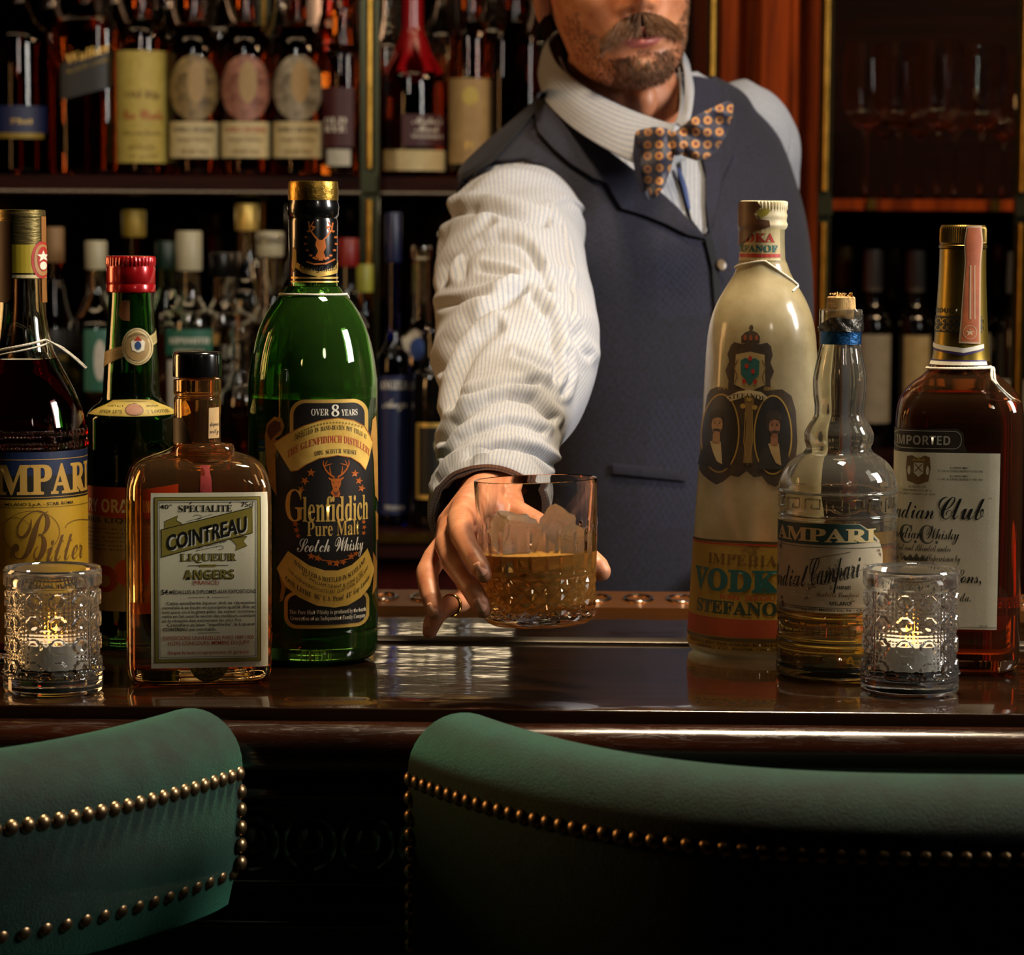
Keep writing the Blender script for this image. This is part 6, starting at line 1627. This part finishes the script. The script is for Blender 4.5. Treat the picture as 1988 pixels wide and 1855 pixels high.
strands('moustache', sp, HAIR)
sp = []
for i in range(9000):
    x = rnd.uniform(-.062, .062); z = rnd.uniform(-.05, .03)
    ax_ = abs(x)
    inb = (z < -0.017+0.0*ax_) or (ax_ > 0.036 and z < 0.004+0.9*(ax_-0.036)) or (ax_ > .052 and z < .05) or (abs(x) < .006 and -0.026 < z < -0.013)
    if not inb: continue
    w_ = float(np.interp(z, [h[0] for h in HRf], [h[1] for h in HRf]))
    if ax_ > w_*0.985: continue
    dens = 1.0 if (ax_ < 0.03 and z < -0.018) else 0.7
    if rnd.random() > dens: continue
    p = head_surf(x, z, 0.0); q = HM @ Vector((x*6, -0.6, -0.8+rnd.uniform(-.3, .3)))
    sp.append((p, q, (0.0030+0.0025*rnd.random()) if dens == 1 else 0.0018+0.0014*rnd.random(), 0.00022))
# under the jaw
for i in range(0):
    a = rnd.uniform(-1.2, 1.2); t = rnd.random(); w = 0.02+0.035*t
    p = head_pt(w*sin(a)*1.0, -0.052-0.018*cos(a)+0.02*(1-t)+0.010, -0.050+0.008*t); sp.append((p, HM @ Vector((sin(a)*.5, -.5, -1)), 0.003, 0.00022))
strands('beard', sp, HAIRD)
sp = []
for i in range(3800):
    a = rnd.uniform(-pi, pi); z = rnd.uniform(0.03, 0.188)
    if abs(a) < 1.25 and z < 0.125: continue
    if z < 0.07 and abs(a) < 1.75: continue
    w, fr, bk = (float(np.interp(z, [h[0] for h in HRf], [h[c2] for h in HRf])) for c2 in (1, 2, 3))
    s_, c2 = sin(a), cos(a); dd = fr if c2 > 0 else bk; rr = ((abs(s_)/w)**2.25+(abs(c2)/dd)**2.25)**(-1/2.25)
    sp.append((head_pt(rr*s_, -rr*c2, z), HM @ Vector((s_, .5-c2, 0.35)), 0.016+0.01*rnd.random(), 0.0006))
hair_o = strands('hair', sp, HAIRD)
mb = MB()
for za, zb, aa in ((0.045, 0.115, 1.7), (0.113, 0.135, 1.2), (0.133, 0.1895, 0.0)):
    rr_ = []
    for z in np.linspace(za, zb, 12):
        w, fr, bk = (float(np.interp(z, [h[0] for h in HRf], [h[c2] for h in HRf]))+0.004 for c2 in (1, 2, 3)); r_ = []
        for j in range(61):
            a = aa+(2*pi-2*aa)*j/60; s_, c2 = sin(a), cos(a); dd = fr if c2 > 0 else bk; rr = ((abs(s_)/w)**2.25+(abs(c2)/dd)**2.25)**(-1/2.25)
            r_.append(head_pt(rr*s_, -rr*c2, z+0.0015*sin(j*2.3+z*900)))
        rr_.append(r_)
    mb.grid(rr_, 0, False, False, zb > 0.18)
pbuild(mb, 'hair_cap', HAIRD)
for sd in (-1, 1):
    mb = MB(); mb.ball(head_pt(sd*.031, -.0652, .071), .0115, 20, 14); pbuild(mb, 'eyeball', pm('eye_white', '#d8d2c8', 0.2))
    mb = MB(); mb.ball(head_pt(sd*.031, -.0748, .071), .0046, 16, 10, 0, (1, 0.55, 1)); pbuild(mb, 'iris', pm('brown_iris', '#2c180c', 0.1))
    sp = []
    for i in range(260):
        x = sd*rnd.uniform(.013, .047); z = .090+0.004*sin((abs(x)-.013)*60)+rnd.uniform(-.003, .003); sp.append((head_surf(x, z, 0), HM @ Vector((sd*1, -.3, .2)), 0.006, .0003))
    strands('eyebrow', sp, HAIRD)

# ---------------- collar
def sheet(name, rowsP, mat, th=0.0016, uvx=1.0, uvy=1.0, sub=6):
    """a cloth sheet through a coarse net of points"""
    R_ = len(rowsP); Cn = len(rowsP[0])
    A = np.array([[list(p) for p in r] for r in rowsP])
    def dense(arr, k_):
        key = list(range(arr.shape[0])); out = []
        q = pchip([(k2,)+tuple(arr[k2].ravel()) for k2 in key], k_) if arr.shape[0] > 2 else [(t,)+tuple((arr[0]*(1-t)+arr[1]*t).ravel()) for t in np.linspace(0, 1, k_+1)]
        for r in q: out.append(np.array(r[1:]).reshape(arr.shape[1:]))
        return np.array(out)
    B = dense(A, sub); Cc = dense(B.transpose(1, 0, 2), sub).transpose(1, 0, 2)
    mb = MB(); rows = [[Vector(p) for p in r] for r in Cc]
    mb.grid(rows, 0, False, uv=lambda i, j: (i*uvx, j*uvy)); o = pbuild(mb, name, mat)
    m_ = o.modifiers.new('t', 'SOLIDIFY'); m_.thickness = th; m_.offset = 0
    return o
# rows run from the folded top edge to the free edge; columns from the back of the neck to the collar point
sheet('collar_leaf', [
    [P(1090, 60, 2.90), P(1064, 82, 2.87), P(1078, 118, 2.815), P(1120, 160, 2.770), P(1180, 196, 2.735), P(1240, 222, 2.712), P(1309, 246, 2.695)],
    [P(1080, 62, 2.925), P(1052, 108, 2.885), P(1064, 150, 2.810), P(1105, 198, 2.755), P(1165, 236, 2.715), P(1225, 258, 2.692), P(1306, 262, 2.682)],
    [P(1072, 70, 2.94), P(1046, 140, 2.895), P(1056, 186, 2.805), P(1098, 236, 2.745), P(1160, 280, 2.700), P(1222, 312, 2.672), P(1262, 330, 2.662)]], SHIRT, 0.0022, 0.95, 0.0)
sheet('collar_leaf', [
    [P(1290, 60, 2.93), P(1322, 104, 2.875), P(1328, 140, 2.825), P(1330, 180, 2.775), P(1326, 215, 2.735), P(1312, 240, 2.702)],
    [P(1300, 62, 2.935), P(1332, 118, 2.872), P(1338, 150, 2.815), P(1338, 190, 2.76), P(1334, 222, 2.72), P(1322, 246, 2.692)],
    [P(1306, 70, 2.94), P(1338, 128, 2.868), P(1345, 165, 2.805), P(1344, 205, 2.745), P(1338, 236, 2.705), P(1330, 256, 2.68)]], SHIRT, 0.0022, 0.95, 0.0)
sheet('collar_band', [
    [P(1086, 110, 2.86), P(1100, 140, 2.80), P(1150, 176, 2.762), P(1220, 212, 2.742), P(1306, 240, 2.726), P(1322, 190, 2.775), P(1318, 130, 2.85)],
    [P(1096, 160, 2.86), P(1110, 190, 2.80), P(1160, 226, 2.770), P(1230, 258, 2.752), P(1308, 274, 2.722), P(1328, 236, 2.770), P(1326, 180, 2.85)]], SHIRT, 0.0018, 0.3, 0.0)

# ---------------- bow tie
n = NT('patterned_silk'); c_uv = n.new('ShaderNodeUVMap').outputs[0]
vo = n.new('ShaderNodeTexVoronoi'); vo.inputs['Scale'].default_value = 1.0; vo.inputs['Randomness'].default_value = 0.12; n.l.new(c_uv, vo.inputs['Vector'])
rg = n.ramp(vo.outputs['Distance'], [(0.0, '#5c1a1c'), (0.15, '#5c1a1c'), (0.16, '#9c6730'), (0.34, '#a57036'), (0.38, '#14142a'), (0.6, '#1a1a34')])
n.set(Base_Color=rg, Roughness=0.55); n.b.inputs['Sheen Weight'].default_value = 0.3; SILK = n.m
SILKD = pm('dark_silk', '#19172b', 0.6)
tie = MB()
def wing(name, outline, Df, mat, th, step=5, uvk=0.043, folds=None):
    bm = bmesh.new(); bv = [bm.verts.new((x, y, 0)) for x, y in outline]
    from mathutils.geometry import tessellate_polygon
    for t in tessellate_polygon([[Vector((x, y, 0)) for x, y in outline]]):
        try: bm.faces.new([bv[i] for i in t])
        except ValueError: pass
    for ax in (0, 1):
        c0 = [p[ax] for p in outline]; x = min(c0)+step*0.5
        while x < max(c0):
            g = bm.verts[:]+bm.edges[:]+bm.faces[:]; bmesh.ops.bisect_plane(bm, geom=g, plane_co=(x, 0, 0) if ax == 0 else (0, x, 0), plane_no=(1, 0, 0) if ax == 0 else (0, 1, 0), dist=1e-5); x += step
    verts = list(bm.verts); idx = {q: i for i, q in enumerate(verts)}; A, B = [], []
    for q in verts:
        x, y = q.co.x, q.co.y; m = 1e9
        for i in range(len(outline)):
            ax_, ay_ = outline[i]; bx, by = outline[(i+1) % len(outline)]; L2 = (bx-ax_)**2+(by-ay_)**2
            t = max(0, min(1, ((x-ax_)*(bx-ax_)+(y-ay_)*(by-ay_))/L2)); m = min(m, math.hypot(x-ax_-t*(bx-ax_), y-ay_-t*(by-ay_)))
        sw = th*(1-exp(-m/9.0)); fo = folds(x, y) if folds else 0
        A.append(P(x, y, Df(x, y)-sw-fo)); B.append(P(x, y, Df(x, y)+sw*0.6-fo+0.0012))
    N_ = len(verts); mb = MB(); mb.v = [tuple(p) for p in A+B]
    for f_ in bm.faces:
        t = [idx[q] for q in f_.verts]; u_ = [(q.co.x*uvk, q.co.y*uvk) for q in f_.verts]
        mb.f.append(tuple(t)); mb.m.append(0); mb.uv[len(mb.f)-1] = u_; mb.f.append(tuple(i+N_ for i in reversed(t))); mb.m.append(0); mb.uv[len(mb.f)-1] = u_[::-1]
    for e in bm.edges:
        if len(e.link_faces) == 1: a, b = idx[e.verts[0]], idx[e.verts[1]]; mb.f.append((a, b, b+N_, a+N_)); mb.m.append(0)
    bm.free(); return pbuild(mb, name, mat, True, 70)
D0 = 2.655
wing('bow_tie', [(1233, 258), (1240, 252), (1270, 246), (1296, 250), (1312, 262), (1316, 285), (1308, 306), (1302, 330), (1290, 362), (1272, 386), (1262, 384), (1250, 350), (1240, 318), (1234, 285)],
     lambda x, y: D0+0.010*((1313-x)/80)**2-0.012*sin(min(1, (1313-x)/60)*pi), SILK, 0.006, folds=lambda x, y: 0.0035*sin((y-250)*0.10+(x-1240)*0.05))
wing('bow_tie', [(1308, 262), (1322, 246), (1348, 226), (1385, 208), (1412, 196), (1424, 200), (1422, 226), (1410, 262), (1392, 292), (1372, 308), (1350, 312), (1328, 304), (1312, 292)],
     lambda x, y: D0+0.02*((x-1312)/110)-0.012*sin(min(1, (x-1312)/80)*pi), SILK, 0.006, folds=lambda x, y: 0.0045*sin((y-200)*0.11-(x-1310)*0.07))
wing('bow_tie_back', [(1236, 262), (1232, 262), (1228, 300), (1234, 345), (1250, 388), (1262, 388), (1250, 350)], lambda x, y: D0+0.004, SILKD, 0.002)
wing('bow_tie_knot', [(1304, 258), (1316, 252), (1328, 258), (1332, 280), (1326, 300), (1312, 303), (1303, 290)], lambda x, y: D0-0.012, SILK, 0.006)

# ---------------- sleeves
FOLDS = []
rf = random.Random(11)
for i in range(16):
    fv_ = rf.uniform(0.04, 0.96); FOLDS.append((rf.uniform(-2.2, 2.2), fv_, rf.uniform(0.3, 0.8), rf.uniform(0.012, 0.032), -rf.uniform(0.02, 0.16) if fv_ < 0.6 else rf.uniform(-0.06, 0.04), rf.uniform(-1, 1)))
CREASES = [ # the folds of the reaching sleeve: (depth mm, width px, course)
    (7, 11, [(853, 428), (885, 412), (916, 408), (960, 410), (997, 418), (1058, 434)]), (5, 9, [(865, 551), (872, 520), (895, 485), (926, 459), (956, 434)]),
    (5, 9, [(899, 540), (905, 500), (940, 475), (970, 467), (1000, 470), (1024, 483), (1046, 520), (1062, 568)]), (4.5, 8, [(858, 593), (926, 583), (975, 575), (1018, 568)]),
    (7, 13, [(865, 722), (885, 670), (916, 629), (950, 605), (984, 588), (1014, 566)]), (6, 10, [(1031, 585), (1055, 600), (1069, 625), (1075, 686), (1079, 737)]),
    (6, 12, [(885, 795), (895, 735), (916, 690), (940, 660), (970, 639)]), (4, 8, [(909, 775), (940, 762), (970, 754), (1038, 746)]),
    (6, 9, [(868, 860), (888, 826), (916, 800), (950, 780), (984, 771), (1031, 780), (1069, 816)]), (4, 7, [(865, 890), (895, 858), (926, 839), (984, 822), (1020, 826), (1052, 841)]),
    (5, 8, [(858, 941), (885, 910), (923, 887), (960, 874), (997, 870), (1040, 880), (1072, 902)]), (5, 8, [(1106, 636), (1120, 670), (1140, 692)]),
    (3, 5, [(1062, 405), (1085, 440), (1096, 473), (1104, 520), (1106, 568), (1106, 636)]), (4, 7, [(1095, 690), (1100, 730), (1090, 765)]), (4, 7, [(935, 525), (975, 530), (1010, 545)]), (4, 7, [(1000, 690), (1030, 700), (1060, 720)])]
def crease(p, nrm):
    x, y = proj(p); o = 0.0
    if nrm.dot((CAM-p).normalized()) < -0.1: return 0.0
    for A_, w_, ln in CREASES:
        if not (ln[0][0]-60 < x < ln[-1][0]+60 or ln[-1][0]-60 < x < ln[0][0]+60): continue
        best = 1e9; sg = 1; en = 1
        for i in range(len(ln)-1):
            ax, ay = ln[i]; bx, by = ln[i+1]; dx, dy = bx-ax, by-ay; L2 = dx*dx+dy*dy
            t = ((x-ax)*dx+(y-ay)*dy)/L2; tc = max(0, min(1, t)); d = math.hypot(x-ax-tc*dx, y-ay-tc*dy)
            if d < best:
                best = d; sg = 1 if (x-ax)*dy-(y-ay)*dx > 0 else -1
                en = exp(-((max(0, -t, t-1)*sqrt(L2))/18)**2) if (i == 0 and t < 0) or (i == len(ln)-2 and t > 1) else 1
        if best > w_*5: continue
        s_ = best*sg
        o += A_*0.001*en*(-exp(-(s_/(w_*0.75))**2)+0.85*exp(-((s_-w_*1.6)/(w_*1.1))**2)+0.35*exp(-((s_+w_*1.7)/(w_*1.2))**2))
    return o
def sleeve(name, path, folds, amp, seed=0, nrow=230, seg=210, cuff=False, flat=1.0, creases=None):
    A = np.array([[*P(a, b, c), r] for a, b, c, r in path]); key = list(range(len(A)))
    q = np.array(pchip([(k2,)+tuple(r) for k2, r in zip(key, A)], 20))
    # smooth the path
    tt = np.linspace(0, len(A)-1, nrow); Cc = np.array([[np.interp(t, q[:, 0], q[:, c2]) for c2 in range(1, 5)] for t in tt])
    for _ in range(12): Cc[1:-1, :3] = (Cc[:-2, :3]+2*Cc[1:-1, :3]+Cc[2:, :3])/4
    rows = []; L = 0; Ls = []
    for i in range(nrow):
        c0 = Vector(Cc[i, :3]); d_ = (Vector(Cc[min(i+1, nrow-1), :3])-Vector(Cc[max(i-1, 0), :3])).normalized()
        if i: L += (c0-Vector(Cc[i-1, :3])).length
        Ls.append(L)
        rt = d_.cross(Vector((0, 0, 1))).normalized(); up = rt.cross(d_).normalized()   # angle 0 = up (towards the viewer's top), +90 = viewer's side
        v_ = i/(nrow-1); row = []
        for j in range(seg):
            a = 2*pi*j/seg-pi; dr = 0.0
            for (fa, fv, wa, wv, sl, sg) in folds:
                da = (a-fa+pi) % (2*pi)-pi
                if abs(da) > 2.2*wa: continue
                dv = v_-fv-sl*da-0.05*sg*da*da
                if abs(dv) < 0.12: dr += amp*exp(-(da/wa)**2)*(exp(-abs(dv)/wv*1.3)-0.85*exp(-((dv-wv*1.5)/(wv*0.8))**2))
            dr += amp*0.25*sin(a*3+v_*14)*sin(v_*9+a)
            rr = Cc[i, 3]+dr
            rv = rt*(-sin(a))+up*(cos(a)*flat); q_ = c0+rv*rr
            if creases: q_ = q_+rv*crease(q_, rv)
            row.append(q_)
        rows.append(row)
    G_ = np.array([[list(p) for p in r] for r in rows])
    for _ in range(1):
        G_ = (np.roll(G_, 1, 1)+2*G_+np.roll(G_, -1, 1))/4; G_[1:-1] = (G_[:-2]+2*G_[1:-1]+G_[2:])/4
    rows = [[Vector(p) for p in r] for r in G_]
    mb = MB(); mb.grid(rows, 0, True, False, False, uv=lambda i, j: (j*104.0/seg, Ls[i]*200))
    o = pbuild(mb, name, SHIRT); m_ = o.modifiers.new('t', 'SOLIDIFY'); m_.thickness = 0.0016; m_.offset = 0
    return o, rows
rs, rrows = sleeve('shirt_sleeve', [(1060, 410, 2.79, .020), (1040, 420, 2.76, .046), (1012, 446, 2.69, .060), (1000, 478, 2.63, .0635), (996, 535, 2.54, .0665), (1002, 610, 2.45, .068), (1006, 680, 2.34, .066), (998, 745, 2.25, .0590), (982, 800, 2.185, .0485), (972, 850, 2.140, .0435), (965, 900, 2.100, .0420), (958, 945, 2.068, .0415), (953, 985, 2.042, .0410), (950, 1004, 2.030, .0400)], FOLDS, 0.0045, creases=CREASES)
# rolled back cuff
cf = []
for (k_, dr) in ((203, .0015), (208, .0040), (216, .0046), (225, .0046), (229, .0040), (229, .0012)):
    row = rrows[k_]; c0 = sum((Vector(p) for p in row), Vector())/len(row); cf.append([Vector(p)+(Vector(p)-c0).normalized()*dr for p in row])
mb = MB(); mb.grid(cf, 0, True, uv=lambda i, j: (j*104.0/210, i*2)); pbuild(mb, 'cuff', SHIRT)
F2 = [(rf.uniform(-2.6, 2.6), rf.uniform(0.1, 0.97), rf.uniform(0.5, 1.2), rf.uniform(0.012, 0.03), rf.uniform(-0.1, 0.1), rf.uniform(-1, 1)) for _ in range(18)]
sleeve('shirt_sleeve', [(1385, 232, 2.92, .012), (1405, 236, 2.93, .034), (1428, 244, 2.945, .046), (1448, 268, 2.96, .050), (1455, 310, 2.975, .0520), (1452, 370, 2.99, .052), (1456, 470, 3.0, .050), (1462, 620, 3.0, .050), (1466, 780, 2.96, .050), (1462, 900, 2.90, .046), (1450, 1020, 2.82, .042), (1440, 1100, 2.76, .038)], F2, 0.004)
mb = MB()
for sx_ in (-0.085, 0.085):
    hp = P(1290, 1900, 2.84); mb.tube([(hp.x+sx_, 2.84, 0.98), (hp.x+sx_, 2.835, 0.5), (hp.x+sx_, 2.85, 0.05)], [.098, .075, .062], 28)
pbuild(mb, 'trousers', pm('charcoal_trousers', '#15151b', 0.85))
for sx_ in (-0.085, 0.085):
    mb = MB(); mb.ball((hp.x+sx_, 2.80, 0.045), .05, 16, 10, 0, (0.95, 2.4, 0.9)); pbuild(mb, 'shoe', BLACKG)
# ================================================================== velvet bar chairs
n = NT('green_velvet'); v_ = n.coord('Object')
f = n.noise(38, 6, 0.72, v_)
n.set(Base_Color=n.ramp(f, [(0.32, '#000a07'), (0.68, '#042c22')]), Roughness=0.85)
n.b.inputs['Sheen Weight'].default_value = 0.45; n.b.inputs['Sheen Roughness'].default_value = 0.35; n.b.inputs['Sheen Tint'].default_value = lin('#5cd8ac')
n.bump(n.noise(600, 4, 0.7, v_), 0.5, 0.002); VELVET = n.m
NAILM = pm('antique_brass_nail', '#9a7d5a', 0.3, 0.95)
def bar_chair(label, loc, rotz, bottom, TP=1.113):
    """a barrel backed chair: local x across, back bulging towards -y, wings reaching towards +y"""
    t = thing('bar_chair', label, 'chair', loc, rotz, 'green velvet bar chairs drawn up to the counter')
    HWD, DEP = 0.322, 0.20
    def plan(u):     # u in -1..1 -> centre line
        s_ = u*1.0; x = HWD*sin(s_*pi/2*0.985)*1.0
        t_ = abs(x)/HWD
        return Vector((x, DEP*t_**3.3, 0))
    us = np.concatenate([np.linspace(-1, -0.86, 14), np.linspace(-0.85, 0.85, 80), np.linspace(0.86, 1, 14)])
    prof = []
    th = 0.036
    for i in range(19):
        a = radians(-90+180*i/18); prof.append((th*sin(a), TP-0.034+0.034*cos(a)))
    prof += [(th*0.98, TP-0.06), (th*0.9, TP-0.10), (th*0.85, bottom+0.03), (th*0.7, bottom+0.008), (th*0.35, bottom)]
    prof = [(-p[0], p[1]) for p in reversed(prof[19:])]+prof
    rows = []; cen = []
    for k_, u in enumerate(us):
        c0 = plan(u); d_ = (plan(min(1, u+0.004))-plan(max(-1, u-0.004))).normalized(); nrm = Vector((d_.y, -d_.x, 0))
        e = 1.0; au = abs(u)
        if au > 0.93: e = sqrt(max(0.0, 1-((au-0.93)/0.07)**2))
        hz = 0.0*exp(-((au-0.86)/0.10)**2)
        zc = (TP+bottom)/2
        rows.append([c0+nrm*(o_*max(e, 0.05))+Vector((0, 0, (z_-zc)*(0.93+0.07*e)+zc+(hz if z_ > zc else 0)-loc[2])) for o_, z_ in prof]); cen.append((c0, nrm))
    mb = MB(); mb.grid(rows, 0, True, True, True); back = mb.build('backrest', VELVET, t, True, 80)
    # nailheads round the outer face
    def nail_at(u, z_):
        c0 = plan(u); d_ = (plan(min(1, u+0.004))-plan(max(-1, u-0.004))).normalized(); nrm = Vector((d_.y, -d_.x, 0)); au = abs(u)
        e = sqrt(max(0.0, 1-((au-0.93)/0.07)**2)) if au > 0.93 else 1
        return c0+nrm*(th*max(e, 0.05)*(0.97 if z_ > bottom+0.03 else 0.82))+Vector((0, 0, z_-loc[2])), nrm
    src = None
    L = 0; prev = None; spots = []
    for u in np.linspace(-0.93, 0.93, 1600):
        p, nrm = nail_at(u, TP-0.039)
        if prev is None or (p-prev).length > 0.0105: spots.append((p, nrm)); prev = p
    prev = None
    for u in np.linspace(-0.93, 0.93, 1600):
        p, nrm = nail_at(u, bottom+0.030)
        if prev is None or (p-prev).length > 0.0145: spots.append((p, nrm)); prev = p
    for u in (-0.93, 0.93):
        z_ = TP-0.051
        while z_ > bottom+0.035: spots.append(nail_at(u, z_)); z_ -= 0.0115
    for p, nrm in spots:
        if src is None:
            mb = MB(); rr = []
            for i in range(6):
                a = radians(90*i/5); rr.append([(0.0052*cos(a)*cos(2*pi*j/12)+0, 0.0052*cos(a)*sin(2*pi*j/12), 0.0036*sin(a)) for j in range(12)])
            mb.grid(rr, 0, True, True, True); src = mb.build('nailhead', NAILM, back); o = src
        else:
            o = src.copy(); COL.objects.link(o); o.parent = back
        o.location = p; o.rotation_euler = nrm.to_track_quat('Z', 'Y').to_euler()
    # seat, back support and legs below
    mb = MB()
    rows = [[(0.25*s_*ringpt(2*pi*j/48, 1, 1, 3.5)[0], 0.13+0.12*s_*ringpt(2*pi*j/48, 1, 1, 3.5)[1], z_-loc[2]) for j in range(48)] for z_, s_ in ((0.66, 0.9), (0.67, 0.97), (0.72, 1.0), (0.765, 0.98), (0.785, 0.9), (0.79, 0.6), (0.792, 0.05))]
    mb.grid(rows, 0, True, True, True); mb.build('seat', VELVET, t)
    mb = MB(); rows = []
    for u in np.linspace(-0.42, 0.42, 24):
        c0 = plan(u); rows.append([c0+Vector((0, 0.028, bottom+0.02-loc[2])), c0+Vector((0, 0.028, 0.68-loc[2])), c0+Vector((0, -0.020, 0.68-loc[2])), c0+Vector((0, -0.022, bottom+0.02-loc[2]))])
    mb.grid(rows, 0, True, True, True); mb.build('back_support', VELVET, t, True, 40)
    for sx in (-1, 1):
        for y_ in (0.05, 0.20):
            mb = MB(); mb.tube([(sx*0.20, y_, 0.66-loc[2]), (sx*0.225, y_+(-0.03 if y_ < 0.2 else 0.03), 0.0-loc[2]+0.001)], [0.020, 0.012], 12); mb.build('leg', DARKWOOD, t)
    mb = MB(); pts = [(-0.215, 0.04), (0.215, 0.04), (0.215, 0.21), (-0.215, 0.21), (-0.215, 0.04)]
    mb.tube([(a, b, 0.25-loc[2]) for a, b in pts], 0.010, 10); mb.build('footrest', BRASS, t)
    return t
Z0 = 0.0
p = P(1950, 1500, 1.53)
bar_chair('green velvet bar chair whose back fills the lower right below the counter', (p.x+0.0185, 1.540, Z0), radians(0), 0.80)
p = P(0, 1500, 1.6)
bar_chair('green velvet bar chair with a row of large nailheads, at the left edge', (-0.512, 1.580, Z0), radians(3), 0.972, 1.105)
